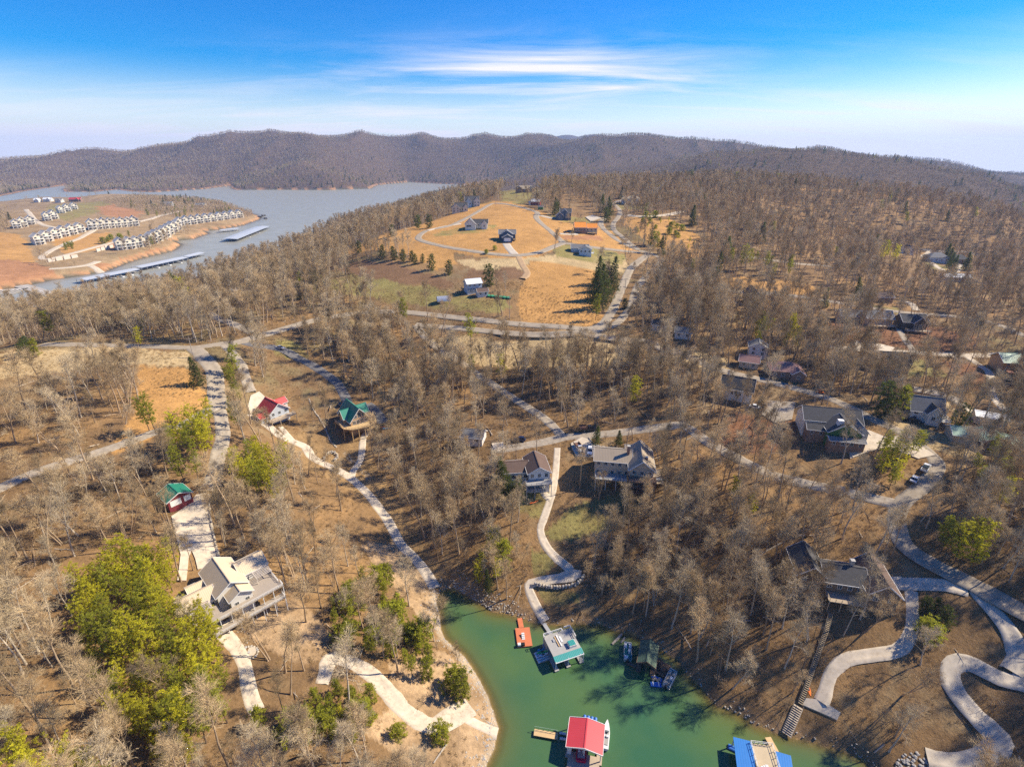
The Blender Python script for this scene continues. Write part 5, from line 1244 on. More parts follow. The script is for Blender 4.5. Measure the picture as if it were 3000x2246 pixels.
def runabout(px, py, ang, label, hullm, L=5.5, W=2.1, z=0.0, group=None):
    p = plane(px, py, .3); e = tag(empty('motorboat', (p[0], p[1], z), math.radians(ang)), label, 'boat', group)
    vs, fs = [], []; N = 8
    for i in range(N):
        t = i / (N - 1); x = (t - .5) * L; ww = W / 2 * (1 - max(0, t - .45) ** 2 * 3.0); ww = max(ww, .06)
        vs += [(x, -ww, .85 + .2 * t), (x, -ww * .8, .15), (x, 0, -.15 + .3 * t * t), (x, ww * .8, .15), (x, ww, .85 + .2 * t)]
    for i in range(N - 1):
        for k in range(4): fs.append((i * 5 + k, i * 5 + k + 1, i * 5 + 6 + k, i * 5 + 5 + k))
    fs.append((0, 1, 2, 3, 4))
    for i in range(N - 1): fs.append((i * 5 + 4, i * 5, i * 5 + 5, i * 5 + 9))
    MB().add(vs, fs).build('hull', hullm, e)
    MB().box(-L * .38, L * .12, -W * .36, W * .36, .93, 1.0).build('cockpit', mat('boat_interior', (.35, .33, .30), .8), e)
    MB().quad((L * .12, -W * .36, 1.0), (L * .12, W * .36, 1.0), (L * .02, W * .33, 1.45), (L * .02, -W * .33, 1.45), .04).build('windshield', GLASS, e)
    for s in (-1, 1): MB().cbox(-L * .1, s * W * .2, 1.15, .5, .5, .4).build('seat', FLOAT, e)
    return e
runabout(*D2("985,1345")[0], math.degrees(a) + 88, 'white motorboat moored along the right of the red-roofed boathouse', FLOAT, 6.5, 1.7)
runabout(*D2("742,1500")[0], math.degrees(a) + 96, 'crimson motorboat nosed out from under the red roof', mat('crimson_hull', (.45, .01, .06), .3), 5, 2.2, z=.25)
# blue-roofed boathouse, cut by the lower edge of the picture
c, w, d, a = quad_frame(D9("380,1260 495,1297 430,1465 300,1440"), 3.1)
r = dock_root('boathouse', 'boathouse with bright blue roofs and a tan sun deck at the bottom edge', c, a, 'boathouse')
MB().box(-w / 2, w / 2, -d / 2, d / 2, 2.98, 3.12).build('roof', BLUER, r)
for x in (-w / 2 + .2, w / 2 - .2):
    for y in (-d / 2 + .2, d / 2 - .2): MB().box(x - .1, x + .1, y - .1, y + .1, .2, 2.98).build('post', TRIM, r)
R_ = Matrix.Rotation(-a, 4, 'Z')
for s, z_, m_, nm in (("497,1300 632,1325 585,1480 432,1468", 3.0, mat('tan_sun_deck', (.50, .40, .26), .85, .12, .5, wave=('Y', .3), wavecol=.1), 'sun_deck'), ("634,1340 728,1382 700,1500 590,1480", 2.9, BLUER, 'side_roof')):
    c2, w2, d2, a2 = quad_frame(D9(s), z_); q = R_ @ Vector((c2[0] - c[0], c2[1] - c[1], 0))
    o = MB().box(-w2 / 2 + .02, w2 / 2 - .02, -d2 / 2, d2 / 2, z_ - .15, z_).build(nm, m_, r); o.location = q; o.rotation_euler = (0, 0, a2 - a)
    for x in (-w2 / 2 + .2, w2 / 2 - .2):
        for y in (-d2 / 2 + .2, d2 / 2 - .2): p_ = MB().box(x - .1, x + .1, y - .1, y + .1, .2, z_ - .15).build('post', TRIM, r); p_.location = q; p_.rotation_euler = (0, 0, a2 - a)
    if nm == 'sun_deck':
        g_ = MB()
        for A, B in (((-w2 / 2, -d2 / 2), (w2 / 2, -d2 / 2)), ((-w2 / 2, -d2 / 2), (-w2 / 2, d2 / 2)), ((w2 / 2, -d2 / 2), (w2 / 2, d2 / 2)), ((-w2 / 2, d2 / 2), (w2 / 2, d2 / 2))):
            for zz in (z_ + .95, z_ + .5): g_.bar((*A, zz), (*B, zz), .07)
            for i in range(6): g_.box(A[0] + (B[0] - A[0]) * i / 5 - .04, A[0] + (B[0] - A[0]) * i / 5 + .04, A[1] + (B[1] - A[1]) * i / 5 - .04, A[1] + (B[1] - A[1]) * i / 5 + .04, z_, z_ + .95)
        o = g_.build('railing', TRIM, r); o.location = q; o.rotation_euler = (0, 0, a2 - a)
        for k in range(3): o = MB().cbox(-w2 * .3 + k * .5, (-d2 * .32 + k * .2), z_ + .35, .6, .6, .7).build('deck_chair', FLOAT, r); o.location = q; o.rotation_euler = (0, 0, a2 - a)
    o = MB().box(-w2 / 2, w2 / 2, -d2 / 2, d2 / 2, .1, .35).build('pier', DECKW, r); o.location = q; o.rotation_euler = (0, 0, a2 - a)
c2, w2, d2, a2 = quad_frame(D9("298,1290 360,1318 350,1338 292,1308"), .3); r = dock_root('barrel_float', 'short blue float off the left of the blue-roofed boathouse', c2, a2, 'float')
for i in range(2): MB().tube((-w2 / 2, -.3 + i * .6, .2), (w2 / 2, -.3 + i * .6, .2), .3, n=9).build('barrel', BLUEP, r)
c2, w2, d2, a2 = quad_frame(D9("565,1275 600,1270 590,1305 558,1308"), .6); r = dock_root('gangway', 'short tan gangway behind the blue-roofed boathouse', c2, a2, 'gangway'); MB().box(-.7, .7, -1.6, 1.6, .4, .55).build('walk', DECKN, r); MB().box(-.5, .5, -1.5, 1.5, -.3, .4).build('float', FLOAT, r)

# ------------------------------------------------------------------ marina
def covered_dock(a0, a1, width, label, nb):
    p, q = plane(*a0, 3.0), plane(*a1, 3.0); L = np.linalg.norm(q - p); ang = math.atan2(q[1] - p[1], q[0] - p[0])
    r = tag(empty('covered_dock', (*((p + q) / 2), 0), ang), label, 'dock')
    gable_roof(L, width, 4.2, .9, 'x', .4, .25).build('roof', mat('pale_dock_roof', (.46, .48, .50), .4, .05, .05, wave=('X', 3.0), wavecol=.12), r)
    MB().box(-L / 2, L / 2, -1.2, 1.2, .2, .7).build('main_pier', mat('dock_planks', (.35, .31, .26), .9), r)
    n = int(L / 7)
    for i in range(n + 1):
        x = -L / 2 + L * i / n; MB().box(x - .35, x + .35, -width / 2, width / 2, .25, .65).build('finger_pier', mat('dock_planks', (.35, .31, .26), .9), r)
        for y in (-width / 2 + .2, width / 2 - .2): MB().box(x - .12, x + .12, y - .12, y + .12, .3, 4.2).build('post', GREYM, r)
    return p, q, ang, L
cd = covered_dock((238, 822), (396, 791), 15, 'long covered boat dock nearest the left edge of the marina', 6)
cd2 = covered_dock((400, 786), (535, 757), 15, 'long covered boat dock in the middle of the marina', 6)
covered_dock((540, 755), (586, 743), 12, 'short covered boat dock at the right end of the marina line', 2)
cd4 = covered_dock((672, 703), (770, 665), 24, 'wide covered boat dock standing alone off the point', 5)
covered_dock((644, 676), (696, 671), 11, 'small covered boat dock against the point', 2)
for k, (d_, f_) in enumerate(((cd, .3), (cd, .45), (cd, .62), (cd, .8), (cd2, .3), (cd2, .55), (cd2, .8), (cd4, .3), (cd4, .6))):
    p, q, an, L = d_; m_ = p + (q - p) * f_; off = np.array([math.sin(an), -math.cos(an)]) * (7.0 if d_ is not cd4 else 11)
    e = runabout(1500, 1900, math.degrees(an) + 90, 'white motorboat poking out of slip %d from the left along the covered docks' % (k + 1), FLOAT, 8, 2.8, group='boats in the covered slips'); e.location = (m_[0] + off[0], m_[1] + off[1], .05)
    e['label'] = 'white motorboat in a covered marina slip, %s from the left' % ORDN[k]
c, w, d, a = quad_frame([(64, 829), (102, 825), (126, 860), (78, 870)], .6)
r = dock_root('slip_dock', 'open wooden slip dock with pale planks at the left shore', c, a, 'dock')
for i in range(12): MB().box(-w / 2, w / 2, -d / 2 + d * i / 12 + .3, -d / 2 + d * (i + 1) / 12 - .3, .3, .7).build('plank_bay', mat('grey_planks', (.40, .36, .31), .9), r)
MB().box(-w * .06, w * .06, -d / 2, d / 2, .72, .85).build('center_walk', mat('pale_planks', (.56, .50, .42), .9), r)
c, w, d, a = quad_frame([(-60, 852), (66, 846), (66, 858), (-60, 868)], .6)
r = dock_root('slip_dock', 'row of open finger piers at the left edge of the picture', c, a, 'dock')
MB().box(-w / 2, w / 2, d * .3, d / 2, .4, .7).build('main_walk', mat('pale_planks', (.56, .50, .42), .9), r)
for i in range(9): MB().box(-w / 2 + w * i / 9, -w / 2 + w * i / 9 + 1.4, -d / 2, d * .3, .35, .65).build('finger_pier', mat('grey_planks', (.40, .36, .31), .9), r)
for k, (x_, y_) in enumerate(((760, 637), (772, 633), (778, 641))):
    p = plane(x_, y_, 0); r = tag(empty('houseboat', (p[0], p[1], 0), .3 + k), ['left', 'middle', 'right'][k] + ' of three dark houseboats off the end of the point', 'boat')
    MB().box(-6, 6, -2.4, 2.4, -.3, .8).build('hull', BLACK, r); MB().box(-5, 4.5, -2.1, 2.1, .8, 3.2).build('cabin', DARKW, r); MB().box(-5.4, 5, -2.4, 2.4, 3.2, 3.4).build('roof', GREYM, r); MB().box(-4, 3.6, -2.14, -2.11, 1.6, 2.6).build('windows', GLASS, r)

# ------------------------------------------------------------------ stairs, walls, stones
def stair(name, s, w, label, m, step=.47):
    pts = HP(s); L = 0; e = empty(name, pts[0]); tag(e, label, 'stairs'); P = [Vector(p) - Vector(pts[0]) for p in pts]
    for A, B in zip(P[:-1], P[1:]):
        n = max(2, int((B - A).length / step)); dv = (B - A); ang = math.atan2(dv.y, dv.x)
        for i in range(n):
            q = A + dv * (i + .5) / n
            if not hasattr(stair, m.name): setattr(stair, m.name, MB().box(-.21, .21, -.5, .5, -.06, .06).data('tread', m))
            o = put('tread', getattr(stair, m.name), e, (q.x, q.y, q.z + .55), ang, (1, w, 1))
        sd = Vector((-math.sin(ang), math.cos(ang), 0)) * (w / 2 + .06)
        for s_ in (-1, 1):
            MB().bar(A + sd * s_ + Vector((0, 0, .40)), B + sd * s_ + Vector((0, 0, .40)), .1, .3).build('stringer', m, e)
            MB().bar(A + sd * s_ + Vector((0, 0, 1.4)), B + sd * s_ + Vector((0, 0, 1.4)), .05, .06).build('handrail', m, e)
    return e
stair('staircase', "2432,1800 2420,1850 2400,1905 2382,1955 2362,2015 2342,2066", .85, 'long dark wooden staircase descending from the dark-roofed house', mat('stair_wood', (.30, .235, .15), .9, .25))
stair('staircase', "2338,2072 2320,2115 2302,2156", 1.8, 'pale lower staircase ending at the water by the blue roofs', mat('pale_stair_wood', (.46, .38, .28), .9, .15))
kayak_p = H1(2368, 2022); e = kayak(1500, 1900, 0, 75, KO, 'orange and yellow kayak lying beside the long staircase', 3.4); e.location = kayak_p + Vector((0, 0, .15))
for px_, py_, an, m_, lb in ((1120, 1252, 20, KR, 'red kayak beside the chalet path'), (1132, 1256, 10, KB, 'blue kayak beside the chalet path'), (1565, 1472, 30, KO, 'orange kayak on the lawn before the white lake house')):
    e = kayak(1500, 1900, 0, an, m_, lb, 3.6); e.location = H1(px_, py_) + Vector((0, 0, .12))
rock_me = []
for k in range(5):
    R_k = np.random.default_rng(900 + k); bm = bmesh.new(); bmesh.ops.create_icosphere(bm, subdivisions=1, radius=.5)
    for v in bm.verts: v.co *= R_k.uniform(.7, 1.15); v.co.z *= .62
    me = bpy.data.meshes.new('rock'); bm.to_mesh(me); bm.free(); me.materials.append([STONE, mat('pale_rock', (.50, .43, .33), .95, .25, 1.2), mat('grey_rock', (.34, .32, .30), .95, .25, 1.2), STONE, mat('pale_rock', (.5, .43, .33))][k]); rock_me.append(me)
def stone_ring(name, px, py, rad, n, label, sc=.55):
    p = H1(px, py); e = tag(empty(name, p), label, 'stone ring'); KEEP.append((p.x, p.y, rad + 1))
    for k in range(n):
        a_ = 6.2832 * k / n; x_, y_ = rad * math.cos(a_), rad * math.sin(a_); put('stone', rock_me[k % 5], e, (x_, y_, float(zs(p.x + x_, p.y + y_)) - p.z + .1), a_ * 3, sc * random.uniform(.8, 1.2))
    return e, p
e, p = stone_ring('fire_ring', 730, 1912, 1.7, 18, 'round stone fire ring beside the curving gravel path', .75)
MB().poly([(1.5 * math.cos(k * .5236), 1.5 * math.sin(k * .5236)) for k in range(12)], .02, .15).build('pale_floor', CONC, e); MB().tube((0, 0, .1), (0, 0, .35), .35, n=10).build('fire_bowl', BLOCK, e)
stone_ring('planting_bed', 706, 1870, 1.8, 16, 'stone-edged planting bed below the beige-roofed house', .45)
def stone_wall(s, h, label, px=None, name='retaining_wall', sz=.7):
    pts = HP(s)[:, :2]; c = catmull(pts, sz * .8); e = tag(empty(name, (c[0][0], c[0][1], float(zs(*c[0])))), label, 'wall'); o0 = e.location
    k = 0
    for i in range(len(c)):
        for j in range(max(1, int(h / (sz * .5)))):
            zz = float(zs(*c[i])); put('stone', rock_me[k % 5], e, (c[i][0] - o0.x + random.uniform(-.1, .1), c[i][1] - o0.y + random.uniform(-.1, .1), zz - o0.z + .15 + j * sz * .5), random.uniform(0, 6), sz * random.uniform(.85, 1.25)); k += 1
    return e
stone_wall("1568,1714 1600,1722 1640,1724 1675,1718 1700,1706 1710,1690", 1.6, 'curved stone retaining wall under the patio by the cove', sz=.9)
stone_wall("950,1352 952,1340 962,1330 975,1326 985,1332 988,1342 980,1350", 1.5, 'horseshoe of pale boulders beside the concrete path', sz=1.1)
stone_wall("612,1452 616,1510 628,1580 642,1632", .9, 'low stone edging along the right side of the concrete apron', name='stone_edging', sz=.8)
stone_wall("1725,1285 1735,1298 1752,1308 1775,1312", 1.0, 'curved stone planter wall by the parking court', sz=.8)
stone_wall("905,1170 915,1195 935,1225 955,1260 968,1290 985,1310", .4, 'line of pale stones down the bank left of the chalet', name='stone_swale', sz=.8)
def rocks(name, s, n, s0, s1, label, sink=.1):
    pl = HP(s)[:, :2]; a_, b_ = pl.min(0), pl.max(0); q = rng.uniform(a_, b_, (n * 4, 2)); q = q[inside(pl, q[:, 0], q[:, 1])][:n]
    return np.stack([q[:, 0], q[:, 1], zs(q[:, 0], q[:, 1])], -1), rng.uniform(s0, s1, len(q))
# power poles
def pole(px, py, h, label):
    p = H1(px, py); e = tag(empty('utility_pole', p, .4), label, 'pole'); MB().tube((0, 0, -.8), (0, 0, h), .17, .11, 8).build('post', mat('pole_wood', (.36, .30, .24), .9), e); MB().box(-1.2, 1.2, -.07, .07, h - .9, h - .7).build('crossarm', mat('pole_wood', (.36, .30, .24), .9), e)
    for x in (-1, 0, 1): MB().tube((x, 0, h - .7), (x, 0, h - .45), .06, n=6).build('insulator', GREYM, e)
for a_ in ((1493, 934, 13, 'utility pole by the road below the pasture shed'), (1728, 632, 12, 'utility pole right of the navy back-of-loop house'), (1806, 826, 12, 'utility pole beside the big field evergreens'), (1452, 603, 8, 'slim pole at the top of the loop road'), (568, 1050, 10, 'pole at the road junction by the pale left field'), (1830, 860, 10, 'utility pole between the two roads')):
    pole(*a_)

# ------------------------------------------------------------------ vehicles
TYRE = mat('tyre_rubber', (.02, .02, .02), .9); CGLASS = mat('car_glass', (.02, .025, .03), .08, .05, spec=.8)
def car(px, py, ang, m, label, kind='sedan', sc=1.0):
    p = H1(px, py); e = tag(empty('parked_car' if kind != 'pickup' and kind != 'truck' else 'pickup_truck', p + Vector((0, 0, .22)), math.radians(ang)), label, 'car' if kind in ('sedan', 'suv') else 'truck'); e.scale = (sc, sc, sc); KEEP.append((p.x, p.y, 3.2))
    W = 1.85
    if kind in ('sedan', 'suv'):
        hb = .95 if kind == 'suv' else .8; hr = 1.75 if kind == 'suv' else 1.42
        prof = [(-2.3, .35), (-2.35, hb * .85), (-2.2, hb), (-1.2, hb + .05), (1.0, hb + .02), (2.1, hb - .12), (2.35, hb * .7), (2.3, .35)]
        cab = [(-2.05 if kind == 'suv' else -1.6, hb), (-1.75 if kind == 'suv' else -1.0, hr), (.25, hr), (1.05, hb)]
    else:
        hb, hr = 1.05, 1.85
        prof = [(-2.8, .45), (-2.85, hb), (1.3, hb + .05), (2.5, hb - .05), (2.75, .75), (2.7, .4)]
        cab = [(-.55, hb), (-.35, hr), (.75, hr), (1.45, hb)]
    def ext(pr, w0, w1):
        n = len(pr); zt = max(z for _, z in pr); mb = MB()
        f = lambda z: w0 + (w1 - w0) * (z - pr[0][1]) / max(.01, zt - pr[0][1])
        return mb.add([(x, -f(z) / 2, z) for x, z in pr] + [(x, f(z) / 2, z) for x, z in pr], [tuple(range(n)), tuple(range(2 * n - 1, n - 1, -1))] + [(k, n + k, n + (k + 1) % n, (k + 1) % n) for k in range(n)])
    ext(prof, W, W * .95).build('body', m, e)
    ext(cab, W * .92, W * .74).build('windows', CGLASS, e)
    MB().box(cab[1][0] - .03, cab[2][0] + .05, -W * .375, W * .375, hr - .03, hr + .03).build('car_roof', m, e)
    for x in ((-1.45, 1.45) if kind in ('sedan', 'suv') else (-1.75, 1.75)):
        for s in (-1, 1):
            w_ = MB().tube((x, s * (W / 2 - .2), .34), (x, s * (W / 2 + .02), .34), .36, n=12).build('wheel', TYRE, e); MB().tube((x, s * (W / 2 + .02), .34), (x, s * (W / 2 + .04), .34), .2, n=8).build('rim', GREYM, w_)
    xf = prof[-2][0]
    for s in (-1, 1): MB().cbox(xf - .02, s * .65, .68, .1, .35, .16).build('headlight', TRIM, e)
    if kind == 'pickup': MB().box(-2.7, -.7, -.75, .75, hb - .02, hb + .04).build('truck_bed', BLACK, e)
    if kind == 'truck':
        b = MB().box(-3.2, -.75, -1.05, 1.05, hb + .03, hb + .2)
        for s in (-1, 1): b.box(-3.2, -.75, s * 1.05 - .05, s * 1.05 + .05, hb + .2, hb + .75)
        b.build('flatbed', mat('rusty_steel', (.17, .09, .06), .9, .25, 2), e)
    return e
CW = mat('car_white', (.68, .68, .67), .25, .02, spec=.5); CBK = mat('car_black', (.02, .022, .025), .25, .02, spec=.5); CNV = mat('car_navy', (.02, .03, .07), .25, .02, spec=.5)
car(1522, 1292, 175, CNV, 'navy sport utility car parked on the gravel lane', 'suv')
car(1697, 1318, -72, CW, 'white pickup with a rusty flatbed in the parking court', 'truck'); car(1728, 1326, -100, CW, 'white car right of the flatbed pickup in the parking court', 'suv')
car(1725, 1262, 4, CBK, 'black box truck with white cab on the lane behind the parking court', 'truck', 1.15)
car(2212, 1196, -25, CW, 'white sedan beside the tall white gable end'); car(2710, 1376, 42, CW, 'white pickup on the verge, nearer the road junction', 'pickup'); car(2678, 1408, 42, CW, 'white sedan on the verge below the white pickup')
car(822, 1022, -18, CW, 'white car on the dark chalet drive'); car(1004, 1186, 60, CBK, 'black car at the back of the chalet'); car(2676, 1236, -20, CBK, 'dark car in front of the light grey house'); car(1662, 684, 5, CBK, 'black pickup beside the orange-roofed house', 'pickup', 1.3); car(2402, 1152, -30, KO, 'small orange utility vehicle on the right-hand road', 'suv', .7)

for a_ in ((1705, 1345, 8), (1712, 1380, 6), (1522, 1310, 5), (2700, 1400, 6)):
    p = H1(a_[0], a_[1]); KEEP.append((p.x, p.y, a_[2]))
# fallen logs and wood
def log(a_, b_, rr, label):
    p, q = H1(*a_), H1(*b_); z = Vector((0, 0, rr * .7)); m_ = (p + q) / 2; mb = MB().tube(p - m_ + z, z * 1.2, rr * .75, rr * .9, 8).tube(z * 1.2, q - m_ + z, rr * .9, rr * 1.1, 8)
    mb.tube(z * 1.2, z * 1.2 + Vector((.4, .5, .9)), rr * .35, rr * .15, 6)
    tag(mb.build('fallen_log', mat('grey_log', (.36, .31, .25), .9, .25, 1.5), None, m_), label, 'log')
log((1270, 2235), (1308, 2180), .22, 'grey fallen log below the concrete ramp'); log((2200, 1640), (2290, 1590), .2, 'fallen log among the bare trees right of the cove'); log((2120, 1820), (2200, 1818), .2, 'pale fallen trunk on the wooded bank above the boathouse')
log((2560, 2205), (2590, 2180), .18, 'driftwood log on the right shore'); log((2010, 1290), (2050, 1270), .2, 'pale fallen log beside the gravel lane'); log((1850, 1090), (1880, 1068), .2, 'leaning dead log in the woods below the roads')
HAZE = 7.5e-5

# ------------------------------------------------------------------ trees
BARK = mat('grey_bark', (.37, .265, .165), .9, .25, 1.5, island=.28)
BARKP = mat('pale_bark', (.47, .39, .29), .9, .25, 1.5, island=.15)
TWIG = mat('brown_twigs', (.43, .31, .165), .95, .2, .3, island=.42)
TWIGP = mat('pale_twigs', (.52, .405, .245), .95, .2, .3, island=.20)
PBARK = mat('pine_bark', (.13, .085, .055), .95, .2, 2)
def leafmat(name, c):
    m = mat(name, c, .75, .35, .9, island=.22, spec=.2)
    nt = m.node_tree; p = nt.nodes['Principled BSDF']; out = nt.nodes['Material Output']
    tr = nt.nodes.new('ShaderNodeBsdfTranslucent'); mx = nt.nodes.new('ShaderNodeMixShader'); mx.inputs[0].default_value = .5
    src = p.inputs['Base Color'].links[0].from_socket
    nt.links.new(src, tr.inputs['Color']); nt.links.new(p.outputs[0], mx.inputs[1]); nt.links.new(tr.outputs[0], mx.inputs[2]); nt.links.new(mx.outputs[0], out.inputs['Surface'])
    return m
NY = leafmat('yellow_green_needles', (.60, .55, .035))
NO = leafmat('olive_needles', (.36, .36, .035))
ND = leafmat('dark_green_needles', (.13, .155, .035))
def tubes(segs, sides):
    """segs: list of (p0,p1,r0,r1) -> verts, quads"""
    if not segs: return np.zeros((0, 3)), np.zeros((0, 4), int)
    P0_ = np.array([s[0] for s in segs]); P1_ = np.array([s[1] for s in segs]); r0 = np.array([s[2] for s in segs]); r1 = np.array([s[3] for s in segs])
    d = P1_ - P0_; d /= np.linalg.norm(d, axis=1)[:, None] + 1e-9
    up = np.where(np.abs(d[:, 2:3]) < .9, np.array([[0, 0, 1.]]), np.array([[1., 0, 0]]))
    u = np.cross(d, up); u /= np.linalg.norm(u, axis=1)[:, None]; w = np.cross(u, d)
    V = []
    for k in range(sides):
        a = 2 * math.pi * k / sides
        o = u * math.cos(a) + w * math.sin(a); V.append((P0_ + o * r0[:, None], P1_ + o * r1[:, None]))
    n = len(segs)
    A = np.stack([np.stack([v[0] for v in V], 1), np.stack([v[1] for v in V], 1)], 1)   # n,2,sides,3
    idx = np.arange(n * 2 * sides).reshape(n, 2, sides)
    F = [np.stack([idx[:, 0, k], idx[:, 0, (k + 1) % sides], idx[:, 1, (k + 1) % sides], idx[:, 1, k]], -1) for k in range(sides)]
    return A.reshape(-1, 3), np.concatenate(F)
def ribbons(segs, R):
    """segs (p0,p1,w): one thin blade each"""
    P0_ = np.array([s[0] for s in segs]); P1_ = np.array([s[1] for s in segs]); w = np.array([s[2] for s in segs])
    d = P1_ - P0_; d /= np.linalg.norm(d, axis=1)[:, None] + 1e-9
    o = np.cross(d, R.normal(size=d.shape)); o /= np.linalg.norm(o, axis=1)[:, None] + 1e-9
    o *= w[:, None] / 2
    A = np.stack([P0_ - o, P0_ + o, P1_ + o * .5, P1_ - o * .5], 1)
    return A.reshape(-1, 3), np.arange(len(segs) * 4).reshape(-1, 4)
def rotvec(d, ang, R):
    a = np.cross(d, R.normal(size=3)); a /= np.linalg.norm(a) + 1e-9
    return d * math.cos(ang) + np.cross(a, d) * math.sin(ang)
def gen_bare(seed, H, cb, spread, nl, tw=1.0, fork=0, detail=1.0):
    R = np.random.default_rng(seed)
    trunk = []; limbs = []; twigs = []
    def grow(p, d, L, r, n, bend, lift):
        pts = [p]; q = p
        for k in range(n):
            d = d + R.normal(size=3) * bend; d[2] += lift; d = d / np.linalg.norm(d)
            q = q + d * L / n; pts.append(q)
        return pts, d
    stems = [(np.zeros(3) - [0, 0, .6], np.array([R.normal() * .04, R.normal() * .04, 1.]), H, H * .0115 + .05)]
    if fork:
        stems = [(np.zeros(3) - [0, 0, .6] + [R.normal() * .3, R.normal() * .3, 0], np.array([R.normal() * .22, R.normal() * .22, 1.]), H * R.uniform(.8, 1), H * .008 + .04) for _ in range(fork)]
    for p, d, L, r in stems:
        pts, _ = grow(p, d / np.linalg.norm(d), L, r, 9, .045, .02)
        for k in range(9):
            f0, f1 = k / 9, (k + 1) / 9
            trunk.append((pts[k], pts[k + 1], r * (1 - f0 * .9) * (1.25 if k == 0 else 1), r * (1 - f1 * .9)))
        for b in range(int(nl / len(stems))):
            t = cb + (1 - cb) * ((b + R.uniform(0, 1)) / (nl / len(stems))) ** .9; t = min(t, .97)
            k = min(int(t * 9), 8); f = t * 9 - k
            bp = pts[k] + (pts[k + 1] - pts[k]) * f
            az = b * 2.4 + R.uniform(-.5, .5); an = R.uniform(.55, 1.1) * (1 - .35 * t)
            dd = np.array([math.cos(az) * math.sin(an), math.sin(az) * math.sin(an), math.cos(an)])
            LL = H * spread * (1.12 - .75 * t) * R.uniform(.75, 1.2)
            lr_ = max(.03, r * (1 - t * .9) * .55)
            lp, _ = grow(bp, dd, LL, lr_, 4, .16, .05)
            for q in range(4): limbs.append((lp[q], lp[q + 1], lr_ * (1 - q / 4 * .75), lr_ * (1 - (q + 1) / 4 * .75)))
            for m_ in range(int(7 * detail)):
                tt = R.uniform(.25, 1); q = min(int(tt * 4), 3); sp = lp[q] + (lp[q + 1] - lp[q]) * (tt * 4 - q)
                d2 = rotvec((lp[q + 1] - lp[q]) / (np.linalg.norm(lp[q + 1] - lp[q]) + 1e-9), R.uniform(.4, 1.0), R); d2[2] += .15; d2 /= np.linalg.norm(d2)
                L2 = LL * R.uniform(.28, .5) + .3
                bp2, _ = grow(sp, d2, L2, .03, 2, .2, .05)
                for q2 in range(2): limbs.append((bp2[q2], bp2[q2 + 1], .028 - .01 * q2, .018 - .008 * q2))
                for z in range(int(8 * detail)):
                    t3 = R.uniform(.15, 1); q3 = min(int(t3 * 2), 1); s3 = bp2[q3] + (bp2[q3 + 1] - bp2[q3]) * (t3 * 2 - q3)
                    d3 = rotvec(d2, R.uniform(.3, 1.1), R); d3[2] += .12; L3 = R.uniform(.6, 1.5) * H / 18
                    e3 = s3 + d3 * L3; twigs.append((s3, e3, .034 * tw))
                    for y in range(3):
                        t4 = R.uniform(.2, .95); s4 = s3 + (e3 - s3) * t4; d4 = rotvec(d3 / np.linalg.norm(d3), R.uniform(.3, .9), R); d4[2] += .1
                        twigs.append((s4, s4 + d4 * R.uniform(.35, .85) * H / 18, .024 * tw))
    tv, tf = tubes(trunk, 7); lv, lf = tubes(limbs, 3)
    a = (np.concatenate([tv, lv]), np.concatenate([tf, lf + len(tv)]))
    b = ribbons(twigs, R)
    return a, b
def gen_pine(seed, H, rad, cb, shape, dens=1.0, leaf=.30):
    R = np.random.default_rng(seed)
    trunk = []; q = np.array([0, 0, -.6]); d = np.array([R.normal() * .03, R.normal() * .03, 1.]); pts = [q]
    for k in range(8):
        d = d + R.normal(size=3) * .03; d[2] = 1; q = q + d / np.linalg.norm(d) * (H + .6) / 8; pts.append(q)
    r = H * .011 + .04
    for k in range(8): trunk.append((pts[k], pts[k + 1], r * (1 - k / 8 * .92), r * (1 - (k + 1) / 8 * .92)))
    br = []; C = []
    nb = int(52 * dens)
    for b in range(nb):
        t = cb + (1 - cb) * (b + R.uniform(0, 1)) / nb; t = min(t, .985)
        k = min(int(t * 8), 7); bp = pts[k] + (pts[k + 1] - pts[k]) * (t * 8 - k)
        s = (t - cb) / (1 - cb)
        if shape == 'cone': L = rad * (1 - s) ** .8 + .25
        elif shape == 'oval': L = rad * math.sqrt(max(0, 1 - (2 * s - .75) ** 2 / 1.6)) * .95 + .15
        else: L = rad * (math.sin(min(1, s * 1.25 + .18) * math.pi * .78)) * R.uniform(.55, 1.2) + .2
        az = b * 2.399 + R.uniform(-.6, .6); el = R.uniform(-.05, .45) + s * .5
        dd = np.array([math.cos(az) * math.cos(el), math.sin(az) * math.cos(el), math.sin(el)])
        e = bp + dd * L; br.append((bp, e, .035 + .02 * L / 3, .012))
        nc = max(2, int(L / .62 * 1.15))
        for c in range(nc):
            f = .28 + .75 * (c + R.uniform(0, 1)) / nc
            C.append(np.concatenate([bp + dd * L * f + R.normal(size=3) * (.14 + .10 * L), [.55 + .45 * R.uniform()]]))
    C.append(np.concatenate([pts[-1], [.6]]))
    C = np.array(C); n = len(C); per = 26
    cen = np.repeat(C[:, :3], per, 0); sc = np.repeat(C[:, 3], per)
    dirs = R.normal(size=(n * per, 3)); dirs[:, 2] = np.abs(dirs[:, 2]) * .8 + .05; dirs /= np.linalg.norm(dirs, axis=1)[:, None]
    o = np.cross(dirs, R.normal(size=dirs.shape)); o /= np.linalg.norm(o, axis=1)[:, None]
    Ls = (leaf * sc * R.uniform(.8, 1.5, n * per))[:, None]; base = cen + R.normal(size=cen.shape) * .13
    A = np.stack([base - dirs * Ls * .2, base + o * Ls * .2 + dirs * Ls * .4, base + dirs * Ls * 1.15, base - o * Ls * .2 + dirs * Ls * .4], 1)
    tv, tf = tubes(trunk, 6); bv, bf = tubes(br, 3)
    return (np.concatenate([tv, bv]), np.concatenate([tf, bf + len(tv)])), (A.reshape(-1, 3), np.arange(n * per * 4).reshape(-1, 4))
